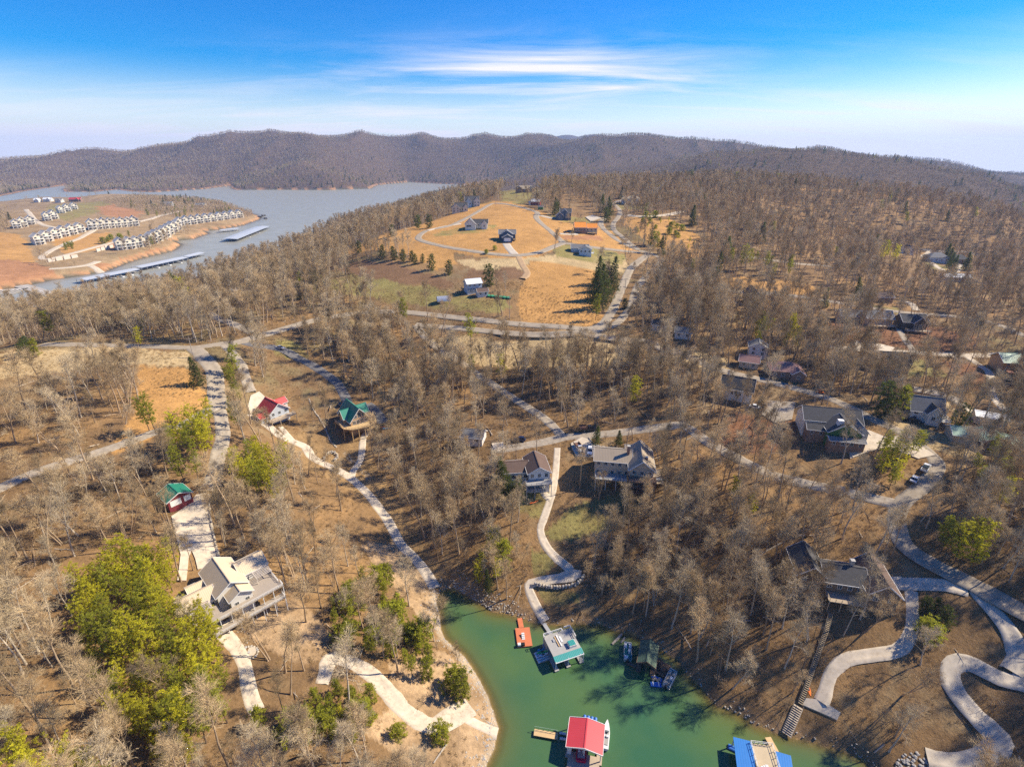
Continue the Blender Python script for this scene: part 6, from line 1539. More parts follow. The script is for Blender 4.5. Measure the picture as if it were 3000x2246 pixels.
def tree_meshes(gen, mt, mc, nm):
    (a, b) = gen
    trunk = mesh_np(nm + '_trunk', a[0], a[1], mt, False); crown = mesh_np(nm + '_crown', b[0], b[1], mc, False)
    both = mesh_np(nm, np.concatenate([a[0], b[0]]), np.concatenate([a[1], b[1] + len(a[0])]), [mt, mc], False, np.concatenate([np.zeros(len(a[1])), np.ones(len(b[1]))]))
    return trunk, crown, both
BARE = []
for k, (H_, cb_, sp_, nl_, fk_, pale) in enumerate([(20, .42, .26, 15, 0, 0), (22, .50, .22, 14, 0, 0), (18, .33, .30, 16, 0, 1), (17, .38, .27, 14, 2, 0), (21, .46, .25, 15, 0, 1), (15, .30, .30, 14, 3, 0), (19, .55, .20, 12, 0, 0), (16, .28, .36, 18, 0, 1), (23, .58, .16, 11, 0, 0), (12, .22, .30, 12, 0, 0), (14, .35, .42, 14, 2, 1), (20, .40, .34, 13, 0, 0)]):
    BARE.append(tree_meshes(gen_bare(100 + k, H_, cb_, sp_, nl_, 1.1, fk_), BARKP if pale else BARK, TWIGP if pale else TWIG, 'bare_tree') + (H_,))
BAREFAR = [tree_meshes(gen_bare(200 + k, 15, .12, .36, 14, 3.0, 2, .62), BARK, TWIG if k % 2 else TWIGP, 'far_tree')[2] for k in range(4)]
BRUSH = [tree_meshes(gen_bare(300 + k, 3.2, .02, .5, 14, .9, 3, .45), BARK, TWIG if k % 2 else TWIGP, 'brush')[2] for k in range(4)]
PINE = {}
for nm, sh, H_, rad, cb_, mt, n_ in (('yellow', 'irr', 12, 2.9, .22, NY, 4), ('olive', 'irr', 13, 2.8, .32, NO, 3), ('tall', 'irr', 19, 2.7, .55, NO, 2), ('cedar', 'oval', 6, 1.5, .04, NO, 2), ('dark', 'cone', 16, 4.2, .04, ND, 2), ('darkoval', 'oval', 7, 2.2, .03, ND, 1), ('bush', 'oval', 3.6, 2.1, .0, NO, 2)):
    PINE[nm] = [tree_meshes(gen_pine(400 + k + len(nm) * 7, H_, rad, cb_, sh, 2.6 if sh == 'cone' else 1.0), PBARK, mt, nm + '_pine') + (H_,) for k in range(n_)]
PINEFAR = [PINE['olive'][0][2], PINE['dark'][0][2]]

def scatter(name, pts, rz, sc, idx, protos, label, cat=None):
    c = bpy.data.collections.new(name + '_kinds')
    for k, me in enumerate(protos):
        o = bpy.data.objects.new('%s_%02d' % (name, k), me); c.objects.link(o)
    me = bpy.data.meshes.new(name); me.vertices.add(len(pts)); me.vertices.foreach_set('co', np.asarray(pts, np.float32).ravel())
    tl = np.random.default_rng(5).normal(0, .05, (2, len(pts)))
    for an, tp, v in (('rz', 'FLOAT', rz), ('sc', 'FLOAT', sc), ('ki', 'INT', idx), ('tx', 'FLOAT', tl[0]), ('ty', 'FLOAT', tl[1])):
        a = me.attributes.new(an, tp, 'POINT'); a.data.foreach_set('value', np.asarray(v, np.float32 if tp == 'FLOAT' else np.int32))
    o = put(name, me)
    g = bpy.data.node_groups.new(name, 'GeometryNodeTree')
    g.interface.new_socket('Geometry', in_out='INPUT', socket_type='NodeSocketGeometry'); g.interface.new_socket('Geometry', in_out='OUTPUT', socket_type='NodeSocketGeometry')
    nd, lk = g.nodes, g.links
    gi, go = nd.new('NodeGroupInput'), nd.new('NodeGroupOutput')
    ip = nd.new('GeometryNodeInstanceOnPoints'); ci = nd.new('GeometryNodeCollectionInfo')
    ci.inputs['Collection'].default_value = c; ci.inputs['Separate Children'].default_value = True; ci.inputs['Reset Children'].default_value = True
    ip.inputs['Pick Instance'].default_value = True
    def att(n, t):
        q = nd.new('GeometryNodeInputNamedAttribute'); q.data_type = t; q.inputs['Name'].default_value = n; return q.outputs['Attribute']
    cx = nd.new('ShaderNodeCombineXYZ'); lk.new(att('rz', 'FLOAT'), cx.inputs[2]); lk.new(att('tx', 'FLOAT'), cx.inputs[0]); lk.new(att('ty', 'FLOAT'), cx.inputs[1])
    lk.new(gi.outputs[0], ip.inputs['Points']); lk.new(ci.outputs[0], ip.inputs['Instance']); lk.new(att('ki', 'INT'), ip.inputs['Instance Index'])
    lk.new(cx.outputs[0], ip.inputs['Rotation']); lk.new(att('sc', 'FLOAT'), ip.inputs['Scale']); lk.new(ip.outputs[0], go.inputs[0])
    md = o.modifiers.new('scatter', 'NODES'); md.node_group = g
    return tag(o, label, cat, kind='stuff')

# --- where trees may stand
def grid_pts(r0, r1, cell, half_deg):
    n = int(2 * r1 / cell) + 2
    gx, gy = np.meshgrid((np.arange(n) - n / 2) * cell, np.arange(int(r1 / cell) + 1) * cell)
    x = gx.ravel() + rng.uniform(-.5, .5, gx.size) * cell; y = gy.ravel() + rng.uniform(-.5, .5, gx.size) * cell
    r = np.hypot(x, y); a = np.abs(np.degrees(np.arctan2(x, y)))
    m = (r > r0) & (r < r1) & (a < half_deg)
    return x[m], y[m]
THIN = {'gold': .0, 'pale': .02, 'green': .05, 'scrub': .05, 'clay': .0, 'sand': .12, 'open': .08, 'litter_red': .8}
MW = [HP(s)[:, :2] for s in ("250,600 330,590 450,580 600,586 720,610 752,632 700,642 600,626 545,628 480,640 430,622 330,622", "430,700 470,690 560,676 590,690 500,722 430,738", "-300,640 0,625 30,640 20,690 -100,700", "100,770 140,765 150,800 110,808")]
CLEAR = [HP(s)[:, :2] for s in ("1080,770 1340,745 1560,760 1570,960 1500,930 1100,900 1000,850", "2560,750 2700,770 2860,800 2860,860 2600,820", "1660,600 1740,600 1760,660 1700,660", "150,1700 250,1640 480,1610 525,1720 570,1820 620,1900 655,2000 670,2140 600,2230 480,2200 400,2130 330,2090 240,1990 170,1860", "1640,985 1820,960 1880,1000 1800,1010 1680,995", "2740,1790 2830,1780 2960,1900 3000,1960 3000,2246 2760,2246 2700,2100 2720,1950", "700,1230 1000,1270 1000,1340 900,1330 760,1260", "560,1610 680,1600 820,1720 800,1860 700,1880 640,1800", "900,940 1240,910 1240,935 900,970", "1640,560 1720,600 1700,640 1640,630", "1100,780 1240,780 1340,830 1500,890 1480,920 1280,910 1080,880 960,850")]
GROVE_K = 3
SPARSE = [(HP(s)[:, :2], w) for s, w in (("-60,1090 380,1085 345,1330 0,1450 -100,1450", .3), ("0,1015 400,1010 560,1020 570,1080 380,1085 0,1120", .04), ("800,1000 960,1060 1010,1130 960,1200 920,1250 1010,1330 1110,1470 1230,1640 1150,1600 1040,1470 880,1330 760,1230 760,1120", .16), ("700,1290 900,1370 1050,1460 1200,1640 1280,1800 1200,1900 1000,1780 820,1560 700,1480", .42), ("2300,640 2900,700 3000,800 3000,1050 2400,1000 2100,860", .8), ("2100,1150 2900,1150 2950,1400 2600,1500 2300,1420 2100,1300", .8))]
def allow(x, y, road_gap=2.8):
    r = np.hypot(x, y)
    p = np.ones(len(x))
    sd = water_sd(x, y); p *= sd > np.where(r < 260, 2.2, 9)
    wx = x + fbm(x / 12, y / 12, 71, 3) * 5; wy = y + fbm(x / 12 + 4, y / 12, 77, 3) * 5
    for k, polys in REG.items():
        for pl in polys: p = np.where(inside(pl, wx, wy), p * THIN[k], p)
    for k_, pl in enumerate(CLEAR): p = np.where(inside(pl, wx, wy), p * (.28 if k_ == GROVE_K else .06), p)
    for pl, w_ in SPARSE: p = np.where(inside(pl, wx, wy), p * w_, p)
    im = inside(MARINA, x, y); mw = np.zeros(len(x), bool)
    for pl in MW: mw |= inside(pl, wx, wy)
    p = np.where(im & ~mw & (sd > 0), p * .015, p)
    for pl in PADS: 
        p = np.where(inside(pl, x, y), 0, p)
    for ln, hw in ROADLINES:
        x0, y0 = ln.min(0) - 12; x1, y1 = ln.max(0) + 12
        m = (x > x0) & (x < x1) & (y > y0) & (y < y1)
        if m.any():
            d = segdist(ln, x[m], y[m]); q = p[m]; r_m = np.hypot(x[m], y[m]); d2 = segdist(ln, x[m] * (1 + 7 / r_m), y[m] * (1 + 7 / r_m)); q = np.where(d2 < hw + 4.5, q * (.2 if hw < 1.7 else .42), q); p[m] = np.where(d < hw + road_gap, 0, q)
    for kx, ky, kr in KEEP:
        p = np.where((x - kx) ** 2 + (y - ky) ** 2 < kr * kr, 0, p)
    return p
def thing_tree(name, trio, loc, rz, sc, label, group, cat='tree'):
    e = empty(name, loc, rz); e.scale = (sc, sc, sc)
    put('trunk', trio[0], e); put('crown', trio[1], e)
    return tag(e, label, cat, group)

# --- evergreens, each one placed where the photograph shows it
PINES = []
def pine(px, py, kind, h, label, group=None):
    p = H1(px, py); PINES.append((p, kind, h, label, group))
def grove(s, n, kinds, h0, h1, label, group):
    pl = HP(s)[:, :2]; a, b = pl.min(0), pl.max(0); got = []
    tries = 0
    while len(got) < n and tries < 6000:
        tries += 1
        q = rng.uniform(a, b)
        if not inside(pl, np.array([q[0]]), np.array([q[1]]))[0]: continue
        gap = 3.4 if tries < 2500 else 2.2
        if any((q[0] - g[0]) ** 2 + (q[1] - g[1]) ** 2 < gap * gap for g in got): continue
        if any((q[0] - k[0]) ** 2 + (q[1] - k[1]) ** 2 < k[2] ** 2 for k in KEEP): continue
        if any(segdist(l, np.array([q[0]]), np.array([q[1]]))[0] < w + 1.2 for l, w in ROADLINES): continue
        got.append(q)
    for q in got:
        PINES.append((Vector((q[0], q[1], float(zs(q[0], q[1])))), kinds[rng.integers(len(kinds))], rng.uniform(h0, h1), label, group))
grove("250,1760 320,1690 500,1660 545,1740 590,1830 632,1910 665,2010 680,2140 610,2250 500,2260 430,2200 370,2140 300,2040 260,1900", 84, ['yellow', 'yellow', 'olive', 'yellow', 'olive'], 6, 12, 'yellow-green pine in the dense grove left of the beige-roofed house', 'pines of the lower left grove')
grove("-150,2230 100,2240 300,2300 330,2420 0,2500 -200,2450", 16, ['yellow', 'olive'], 8, 12, 'pine at the bottom left corner of the picture', 'pines in the lower left corner')
grove("690,1370 760,1340 835,1370 850,1440 830,1490 740,1480 690,1430", 17, ['yellow', 'yellow', 'olive'], 9, 14, 'bright pine in the clump between the gravel drive and the concrete path', 'pines left of the concrete path')
grove("530,1320 580,1240 630,1240 615,1320 590,1420 545,1440 520,1400", 12, ['olive', 'yellow', 'tall'], 9, 14, 'pine along the gravel drive above the green-roofed garage', 'pines above the garage')
grove("650,1110 690,1110 730,1190 720,1280 690,1290 660,1200", 9, ['olive', 'tall'], 10, 15, 'pine between the asphalt road and the red-roofed house', 'pines by the red-roofed house')
grove("960,1800 1060,1720 1140,1700 1190,1780 1210,1870 1270,1920 1290,1980 1220,1990 1100,1910 1000,1880", 26, ['cedar', 'bush', 'cedar', 'olive'], 3.5, 7, 'olive cedar on the bank left of the cove', 'cedars left of the cove')
grove("970,2030 1090,2050 1110,2140 1010,2180 840,2160 810,2110 880,2080", 16, ['cedar', 'bush', 'yellow'], 4, 7, 'olive cedar below the white gravel track', 'cedars below the gravel track')
grove("1410,1640 1460,1600 1480,1680 1440,1730 1400,1720", 7, ['yellow', 'cedar', 'dark'], 6, 11, 'evergreen at the head of the cove', 'evergreens at the head of the cove')
grove("2590,1310 2690,1330 2680,1420 2610,1470 2570,1430 2570,1350", 13, ['olive', 'yellow', 'olive'], 6, 11, 'pine in the clump left of the two parked white cars', 'pines by the parked white cars')
grove("2850,1370 2990,1390 3020,1490 2900,1520 2830,1440", 10, ['olive', 'yellow', 'tall'], 7, 13, 'pine near the right edge below the green roofs', 'pines below the green roofs')
grove("2740,1600 2860,1600 2840,1680 2760,1660", 7, ['yellow', 'olive'], 9, 13, 'pine beside the right-hand road above the new concrete drive', 'pines above the concrete drive')
grove("2690,1790 2760,1780 2770,1850 2720,1870", 6, ['darkoval', 'bush'], 3, 6, 'dark evergreen shrub by the curling concrete path', 'dark shrubs by the curling path')
grove("2190,980 2330,970 2330,1030 2210,1030", 10, ['yellow', 'olive'], 8, 13, 'pale pine in front of the white ridge house', 'pale pines on the right slope')
grove("330,940 430,920 440,980 350,1000", 9, ['dark', 'olive', 'darkoval'], 9, 14, 'dark pine beyond the left field above the lake', 'pines beyond the left field')
grove("60,1030 130,1025 130,1045 70,1048", 4, ['darkoval', 'cedar'], 6, 9, 'dark round evergreen at the far edge of the pale left field', 'evergreens at the left field edge')
grove("850,870 960,830 1000,880 900,930 860,910", 9, ['olive', 'dark', 'tall'], 8, 14, 'pine on the slope above the main road left of the hill', 'pines left of the hill')
grove("1820,630 1980,640 2060,710 2080,750 1990,745 1900,715 1840,690", 34, ['bush', 'cedar', 'yellow'], 2.5, 6, 'small young pine on the scrubby orange slope right of the hilltop', 'young pines on the scrubby slope')
grove("430,612 520,604 700,625 680,642 590,632 520,640 430,640", 30, ['cedar', 'dark', 'olive'], 8, 14, 'evergreen on the wooded point behind the townhouses', 'evergreens on the lake point')
grove("290,705 390,688 400,700 300,722", 9, ['bush', 'cedar'], 5, 8, 'round evergreen shrub below the middle townhouse row', 'shrubs below the middle row')
grove("175,720 220,712 230,728 180,738", 6, ['bush', 'cedar'], 5, 8, 'round evergreen shrub inside the bend of the marina drive', 'shrubs in the drive bend')
grove("2100,780 2300,790 2320,815 2110,805", 8, ['tall', 'olive'], 12, 18, 'tall thin pine above the right-hand slope road', 'tall pines on the right slope')
grove("2560,745 2620,755 2620,790 2560,780", 4, ['yellow', 'olive'], 12, 16, 'pale conifer left of the far valley houses', 'pale conifers in the far valley')
grove("2760,760 2840,770 2840,810 2770,805", 5, ['dark'], 13, 18, 'dark conifer among the far right valley houses', 'dark conifers in the far valley')
for a in ((1755, 905, 'dark', 23, 'largest dark evergreen at the right end of the golden field'), (1788, 855, 'dark', 22, 'tall dark evergreen nearest the roads beside the golden field'), (1752, 835, 'dark', 19, 'dark evergreen at the back of the clump in the golden field'),
          (1772, 880, 'dark', 22, 'dark evergreen between the two tallest by the golden field'), (1735, 880, 'dark', 17, 'dark evergreen at the left of the golden-field clump'), (1745, 938, 'olive', 14, 'smaller open pine in front of the big field evergreens'), (1478, 1462, 'dark', 17, 'dark green cone-shaped evergreen beside the white lake house'), (1512, 1470, 'darkoval', 9, 'lower dark evergreen at the foot of the lake-house cone'),
          (1745, 1300, 'dark', 8, 'small dark conifer by the parking court, nearer the truck'), (1812, 1306, 'dark', 7, 'small dark conifer right of the parking court'),
          (2590, 1225, 'darkoval', 14, 'broad dark evergreen left of the grey house'), (2625, 1222, 'cedar', 12, 'grey-olive evergreen touching the grey house garden'), (2800, 1250, 'darkoval', 9, 'round evergreen above the green roofs'),
          (1622, 1075, 'olive', 13, 'flat-topped pine in the pale strip below the roads'), (1578, 1080, 'dark', 10, 'dark thin pine left of the flat-topped pine'), (1380, 1010, 'olive', 16, 'pine standing on the lower road bank'),
          (1195, 985, 'tall', 20, 'tall slim pine in front of the main road'), (1470, 1110, 'yellow', 12, 'yellow-green pine by the diagonal lane'), (412, 1016, 'yellow', 9, 'lone bright pine by the road junction'),
          (582, 1130, 'dark', 13, 'dark pine between the orange field and the asphalt road'), (438, 1262, 'olive', 12, 'pine at the lower edge of the orange field'), (458, 1270, 'olive', 14, 'taller pine at the lower edge of the orange field'),
          (1436, 836, 'darkoval', 13, 'dark rounded tree behind the grey barn'), (1762, 622, 'dark', 18, 'dark pine beside the ridge road, farther one'), (1778, 650, 'darkoval', 13, 'dark round pine beside the ridge road, nearer one'),
          (1348, 2045, 'cedar', 9, 'large golden-olive cedar at the end of the gravel track'), (1330, 2015, 'bush', 5, 'low cedar behind the large golden-olive one'), (1168, 2155, 'bush', 3, 'lone round bush below the gravel track'), (1290, 2160, 'bush', 4, 'round bush beside the gravel turning'),
          (2510, 878, 'dark', 14, 'dark cone-shaped conifer left of the long roof'), (1850, 1190, 'yellow', 13, 'yellow-green pine behind the tan-roofed house'), (510, 852, 'olive', 16, 'pine above the lake left of the blue house'), (545, 892, 'yellow', 17, 'bright pine by the lane bend above the lake'),
          (640, 862, 'dark', 12, 'dark pine left of the blue house above the lake'), (540, 905, 'olive', 14, 'olive pine in front of the bright one by the lane bend'), (2020, 545, 'darkoval', 22, 'large dark evergreen on the ridge skyline'), (1905, 720, 'darkoval', 12, 'dark pine at the road fork below the scrubby slope'), (1925, 745, 'olive', 17, 'tall pine at the road fork below the scrubby slope'),
          (620, 1760, 'bush', 2.2, 'clipped bush by the beige-roofed house'), (1380, 1082, 'cedar', 7, 'grey-green cedar on the diagonal lane'), (1830, 905, 'darkoval', 6, 'small dark cedar between the two roads'), (2150, 1470, 'yellow', 9, 'lone yellow-green pine among the bare trees right of centre'),
          (2195, 1515, 'yellow', 8, 'second lone yellow-green pine among the bare trees right of centre'), (540, 2130, 'yellow', 10, 'front pine of the lower left grove'), (760, 2130, 'cedar', 6, 'small cedar right of the gravel path end')):
    pine(*a)
row = "1050,742 1120,756 1156,761 1181,765 1206,765 1217,774 1237,770 1264,790 1316,803".split()
ORD = ['first', 'second', 'third', 'fourth', 'fifth', 'sixth', 'seventh', 'eighth', 'ninth', 'tenth', 'eleventh', 'twelfth']
for k, s_ in enumerate(row):
    pine(*[float(v) for v in s_.split(',')], 'darkoval', [9, 9, 9, 8, 7, 7, 6, 10, 9][k], '%s dark cedar from the left along the field edge' % ORD[k], 'cedars along the field edge')
for k, (x_, y_) in enumerate(((1225, 668), (1256, 668), (1149, 692), (1450, 733), (1425, 744))):
    pine(x_, y_, 'darkoval' if k < 3 else 'bush', [11, 11, 9, 3, 3][k], ['left of two round pines by the loop road', 'right of two round pines by the loop road', 'round pine on the slope west of the loop road', 'small round bush left of the white drive', 'small round bush by the dirt turnout'][k])
TOLABEL = []
NM = {'yellow': 'pine_tree', 'olive': 'pine_tree', 'tall': 'pine_tree', 'cedar': 'cedar_tree', 'dark': 'evergreen_tree', 'darkoval': 'evergreen_tree', 'bush': 'evergreen_shrub'}
for p, kind, h, label, group in PINES:
    v = PINE[kind][rng.integers(len(PINE[kind]))]
    e = thing_tree(NM[kind], v, p, rng.uniform(0, 6.28), h / v[3], label, group, 'shrub' if kind == 'bush' else 'tree')
    if group and 'along the field edge' not in group: TOLABEL.append((e, {'yellow': 'yellow-green pine', 'olive': 'olive-green pine', 'tall': 'tall thin pine', 'cedar': 'olive cedar', 'dark': 'dark conical evergreen', 'darkoval': 'dark rounded evergreen', 'bush': 'low evergreen shrub'}[kind]))
    KEEP.append((p.x, p.y, 1.6))

# --- bare trees
bx, by, bs = [], [], []
for (r0, r1, cell, half) in ((55, 340, 3.75, 63), (340, 700, 5.0, 54), (700, 1100, 5.8, 52)):
    x, y = grid_pts(r0, r1, cell, half)
    den = np.clip((.66 if r0 < 300 else .64) + fbm(x / 38, y / 38, 81, 3) * 1.3, .12, .95)
    m = rng.uniform(size=len(x)) < allow(x, y) * den
    bx.append(x[m]); by.append(y[m])
bx = np.concatenate(bx); by = np.concatenate(by); bz = zs(bx, by)
bs = (.42 + .74 * rng.uniform(0, 1, len(bx)) ** .8) * (1 - .10 * (np.hypot(bx, by) < 200)) * (1 - .14 * smooth(300, 420, np.hypot(bx, by)))
bi = rng.integers(0, len(BARE), len(bx)); br_ = rng.uniform(0, 6.28, len(bx))
br_d = np.sqrt(bx ** 2 + by ** 2 + (bz + 8 - CAM_H) ** 2)
# in frame?
dx = bx; dep = by * CP - (bz + 8 - CAM_H) * SP; upv = by * SP + (bz + 8 - CAM_H) * CP
sx = 1500 + FPX * dx / dep; sy = 1123 - FPX * upv / dep
vis = (sx > 0) & (sx < 3000) & (sy > 100) & (sy < 2246)
order = np.argsort(np.where(vis, br_d / bs, 1e9))
near = order[:300]
ZN = [('bare deciduous tree on the wooded slope left of the cove', 'bare trees left of the cove', lambda x, y: x < -8),
      ('bare deciduous tree on the bank behind the docks of the cove', 'bare trees behind the docks', lambda x, y: x < 52),
      ('bare deciduous tree on the slope right of the cove near the curling path', 'bare trees right of the cove', lambda x, y: True)]
for i in near:
    for lb, gp, f in ZN:
        if f(bx[i], by[i]): break
    TOLABEL.append((thing_tree('bare_tree', BARE[bi[i]], (bx[i], by[i], bz[i]), br_[i], bs[i], lb, gp), 'bare tree'))
LAND = [(l.rsplit(' ', 1)[0], H1(*[float(v) for v in l.rsplit(' ', 1)[1].split(',')])) for l in '''the stone fire ring 730,1912|the beige-roofed house 672,1742|the green-roofed garage 520,1470|the red-roofed house 806,1222|the green-roofed chalet 1042,1243|the lower end of the gravel path 752,2085|the white gravel turning 1340,2085|the bend of the white gravel track 955,1965|the concrete ramp 1405,2124|the head of the cove 1290,1730|the grey-decked dock house 1640,1825|the curved patio wall 1660,1705|the mossy-roofed boathouse 1930,1880|the floating logs 1815,1850|the middle of the long staircase 2400,1905|the blue-roofed boathouse 2230,2140|the concrete stair pad 2410,2075|the dark brown house 2452,1712|the hairpin of the concrete drive 2790,1960|the bottom left corner 40,2220|the left edge below the gravel lane 20,1650|the left edge beside the pine grove 40,1950|the low stone edging 640,1560|the middle of the concrete path 1130,1520|the white lake house 1548,1402|the tan-roofed house 1832,1388|the swale stones 1045,1365|the bottom edge below the gravel track 950,2230|the grey riprap 2660,2220|the bend of the curling path 2640,1890|the sunny lawn 1750,1520|the upper end of the gravel lane 552,1235|the left end of the gravel lane 60,1400|the bend of the right-hand road 2640,1530|the parked white pickup 2710,1376|the big charcoal-roofed house 2425,1268|the faded green roofs 2900,1305|the pinkish hipped roof 2296,1098|the orange roof 1714,682|the ridge-top tan roofs 1852,597|the road fork below the scrubby slope 1872,734|the scrubby slope middle 1980,700|the scrubby slope foot 2050,745|the slate-blue cottage 702,846|the left field edge 100,1030|the road junction 565,1018|the pasture hut 1300,884|the white twin-gabled house 2645,742|the blue-grey valley house 2738,768|the lone tall dark house 2197,888|the first of the middle townhouses 272,672|the front four townhouses 390,727|the tip of the lake point 750,636|the townhouse drive bend 181,719|the grey house on the lake point 495,603|the shoreline townhouses 600,652|the lower lakeside woods 400,950|the gravel drive above the garage 637,1334|the bottom edge under the pine grove 500,2230|the pine grove middle 400,1850|the pine grove top 380,1660'''.split('|')]
def ordw(n):
    a = ['first', 'second', 'third', 'fourth', 'fifth', 'sixth', 'seventh', 'eighth', 'ninth', 'tenth', 'eleventh', 'twelfth', 'thirteenth', 'fourteenth', 'fifteenth', 'sixteenth', 'seventeenth', 'eighteenth', 'nineteenth', 'twentieth']
    if n < 20: return a[n]
    t = ['twenty', 'thirty', 'forty', 'fifty'][(n + 1) // 10 - 2]
    return (t[:-1] + 'ieth') if (n + 1) % 10 == 0 else t + '-' + a[(n + 1) % 10 - 1]
_near = {}
for e, kd in TOLABEL:
    dd = [(e.location - l[1]).length for l in LAND]; k = int(np.argmin(dd)); _near.setdefault((k, kd), []).append((dd[k], e))
for (k, kd), L in _near.items():
    L.sort(key=lambda q: q[0])
    for n, (_, e) in enumerate(L): e['label'] = '%s, %s nearest to %s' % (kd, 'the one' if len(L) == 1 else ordw(n), LAND[k][0])
rest = order[300:]
scatter('bare_woodland', np.stack([bx, by, bz], -1)[rest], br_[rest], bs[rest], bi[rest], [b[2] for b in BARE], 'bare winter woodland of leafless trees on the near hills')
# --- the far woods
fx, fy = [], []
for (r0, r1, cell, half) in ((1100, 2200, 8.5, 50), (2200, 5000, 14.5, 50)):
    x, y = grid_pts(r0, r1, cell, half)
    m = rng.uniform(size=len(x)) < allow(x, y) * .8
    fx.append(x[m]); fy.append(y[m])
fx = np.concatenate(fx); fy = np.concatenate(fy); fr = np.hypot(fx, fy)
fs = rng.uniform(.6, .92, len(fx)) * (1 + .38 * smooth(1500, 3500, fr))
scatter('far_woods', np.stack([fx, fy, zs(fx, fy)], -1), rng.uniform(0, 6.28, len(fx)), fs, rng.integers(0, 4, len(fx)), BAREFAR, 'far bare woods covering the hills beyond the lake')
# far and mid evergreens mixed through the woods
x, y = grid_pts(330, 3600, 26, 50)
pr = np.clip(.10 + fbm(x / 160, y / 160, 91, 3) * 1.1, .0, .5)
sdn = water_sd(x, y); pr = np.where((sdn < 120) & (np.hypot(x, y) > 1800), np.maximum(pr, .55), pr)
m = rng.uniform(size=len(x)) < allow(x, y) * pr
scatter('scattered_evergreens', np.stack([x[m], y[m], zs(x[m], y[m])], -1), rng.uniform(0, 6.28, m.sum()), rng.uniform(.7, 1.2, m.sum()), rng.integers(0, 2, m.sum()), PINEFAR, 'scattered dark evergreens mixed into the far woods')
# --- underbrush
x, y = grid_pts(55, 420, 2.0, 62)
m = rng.uniform(size=len(x)) < np.maximum(allow(x, y, .8), 0) * np.clip(.42 + fbm(x / 18, y / 18, 95, 3) * 1.6, .05, .9)
scatter('underbrush', np.stack([x[m], y[m], zs(x[m], y[m])], -1), rng.uniform(0, 6.28, m.sum()), rng.uniform(.35, 1.0, m.sum()), rng.integers(0, 4, m.sum()), BRUSH, 'tangled bare underbrush on the forest floor')

# ------------------------------------------------------------------ rocks along the shores
def shore_pts(n, side, w0, w1):
    P = COVE; out = []
    k = len(P); idx = rng.integers(0, k, n * 3); t = rng.uniform(0, 1, n * 3)
    a, b = P[idx], P[(idx + 1) % k]; d = b - a; L = np.linalg.norm(d, axis=1)[:, None] + 1e-9
    nr = np.stack([d[:, 1], -d[:, 0]], -1) / L
    q = a + d * t[:, None]; off = rng.uniform(w0, w1, n * 3)[:, None] * rng.uniform(.2, 1, n * 3)[:, None]
    q1 = q + nr * off; ok = ~inside(COVE, q1[:, 0], q1[:, 1]); q2 = q - nr * off
    q = np.where(ok[:, None], q1, q2)
    m = (q[:, 1] > 55) & (q[:, 1] < 135) & (side(q)) 
    return q[m][:n]
q = np.concatenate([shore_pts(1500, lambda q: q[:, 0] < 2, -.6, 5.5), shore_pts(220, lambda q: q[:, 0] >= 2, -.5, 2.5)])
scatter('shore_rocks', np.stack([q[:, 0], q[:, 1], zs(q[:, 0], q[:, 1])], -1), rng.uniform(0, 6.28, len(q)), rng.uniform(.15, .75, len(q)) ** 1.4, rng.integers(0, 5, len(q)), rock_me, 'broken pale rocks along the shores of the cove')
pr, sr = rocks('riprap', "2620,2246 2640,2212 2690,2195 2720,2215 2735,2260 2700,2400 2560,2400", 260, .4, .9, '')
scatter('riprap', pr, rng.uniform(0, 6.28, len(pr)), sr, np.full(len(pr), 2), rock_me, 'silver-grey riprap boulders at the bottom edge right of the cove')
pr, sr = rocks('swale', "1000,1325 1015,1322 1050,1358 1092,1400 1082,1412 1045,1372", 260, .2, .5, '')
scatter('swale_stones', pr, rng.uniform(0, 6.28, len(pr)), sr, rng.integers(0, 5, len(pr)), rock_me, 'line of small riprap stones crossing the chalet path')
pr, sr = rocks('bank', "1290,1690 1400,1745 1520,1790 1600,1812 1760,1815 1760,1780 1600,1770 1400,1700", 60, .12, .3, '')
scatter('bank_stones', pr, rng.uniform(0, 6.28, len(pr)), sr, rng.integers(0, 5, len(pr)), rock_me, 'loose stones on the eroded bank behind the dock house')
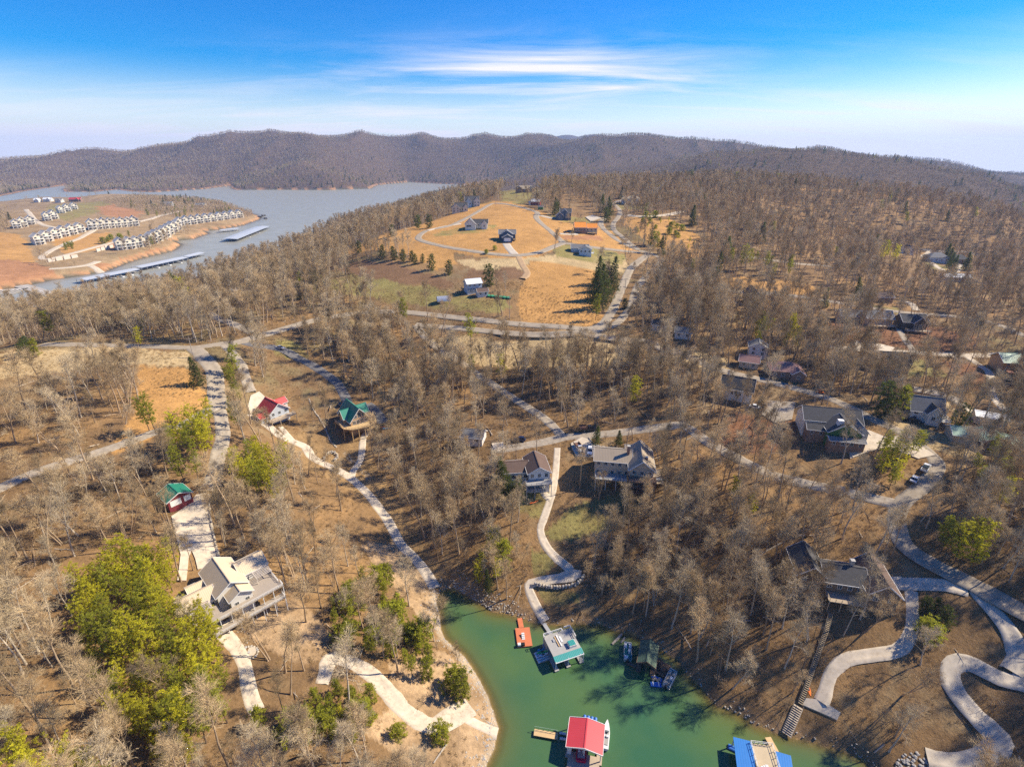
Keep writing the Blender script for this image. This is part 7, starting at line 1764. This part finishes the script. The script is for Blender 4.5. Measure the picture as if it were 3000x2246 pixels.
# --- dry grass on the open slopes
GRS = [mat('dry_grass_blades', (.40, .27, .12), .95, .2, .5, island=.25)]
def tuft(seed):
    R = np.random.default_rng(seed); segs = []
    for k in range(26):
        b = R.normal(size=3) * .28; b[2] = 0; d = np.array([R.normal() * .5, R.normal() * .5, 1.]); segs.append((b, b + d / np.linalg.norm(d) * R.uniform(.3, .75), .05))
    v, f = ribbons(segs, R); return mesh_np('grass_tuft', v, f, GRS[0])
TUFT = [tuft(k) for k in range(3)]
x, y = grid_pts(60, 330, 1.5, 62)
sdw = water_sd(x, y); pg = (sdw > 1.5) * np.clip(.40 + fbm(x / 11, y / 11, 99, 3) * 2.2, 0, .9)
for pl in PADS: pg = np.where(inside(pl, x, y), 0, pg)
for ln, hw in ROADLINES:
    x0, y0 = ln.min(0) - 6; x1, y1 = ln.max(0) + 6; m = (x > x0) & (x < x1) & (y > y0) & (y < y1)
    if m.any(): pg[m] = np.where(segdist(ln, x[m], y[m]) < hw + .3, 0, pg[m])
m = rng.uniform(size=len(x)) < pg
scatter('dry_grass', np.stack([x[m], y[m], zs(x[m], y[m])], -1), rng.uniform(0, 6.28, m.sum()), rng.uniform(.5, 1.3, m.sum()), rng.integers(0, 3, m.sum()), TUFT, 'dry winter grass and stalks on the slopes')

# --- fallen limbs in the woods
def limb(seed):
    R = np.random.default_rng(seed); segs = []; p = np.array([-2.5, 0, .12]); d = np.array([1., 0, 0])
    for k in range(5):
        d = d + np.array([0, R.normal() * .18, R.normal() * .03]); d /= np.linalg.norm(d); q = p + d * 1.1; segs.append((p, q, .13 - .02 * k, .11 - .02 * k))
        b = rotvec(d, R.uniform(.5, 1.1), R); b[2] = abs(b[2]) * .6; segs.append((q, q + b * R.uniform(.6, 1.5), .05, .015)); p = q
    v, f = tubes(segs, 5); return mesh_np('fallen_limb', v, f, [BARKP, BARK, BARKP][seed % 3])
LIMB = [limb(k) for k in range(4)]
x, y = grid_pts(60, 300, 5.5, 62)
m = rng.uniform(size=len(x)) < allow(x, y, 1.0) * .30
scatter('fallen_limbs', np.stack([x[m], y[m], zs(x[m], y[m])], -1), rng.uniform(0, 6.28, m.sum()), rng.uniform(.5, 1.6, m.sum()), rng.integers(0, 4, m.sum()), LIMB, 'fallen limbs and dead branches on the forest floor')

# ------------------------------------------------------------------ air
zlo = float(min(GZ.min(), -7)) - 1; zhi = float(max(GZ.max() + 40, CAM_H + 30))
hm_ = bpy.data.materials.new('thin_haze'); hm_.use_nodes = True
nt = hm_.node_tree; nt.nodes.clear(); ov_ = nt.nodes.new('ShaderNodeOutputMaterial'); pv = nt.nodes.new('ShaderNodeVolumePrincipled')
pv.inputs['Color'].default_value = (.42, .62, 1.0, 1); pv.inputs['Density'].default_value = HAZE; pv.inputs['Anisotropy'].default_value = .1
nt.links.new(pv.outputs[0], ov_.inputs['Volume'])
hz = MB().box(-10200, 10200, -300, 9900, zlo, zhi).build('haze', hm_); tag(hz, 'thin blue winter haze over the hills', kind='stuff')
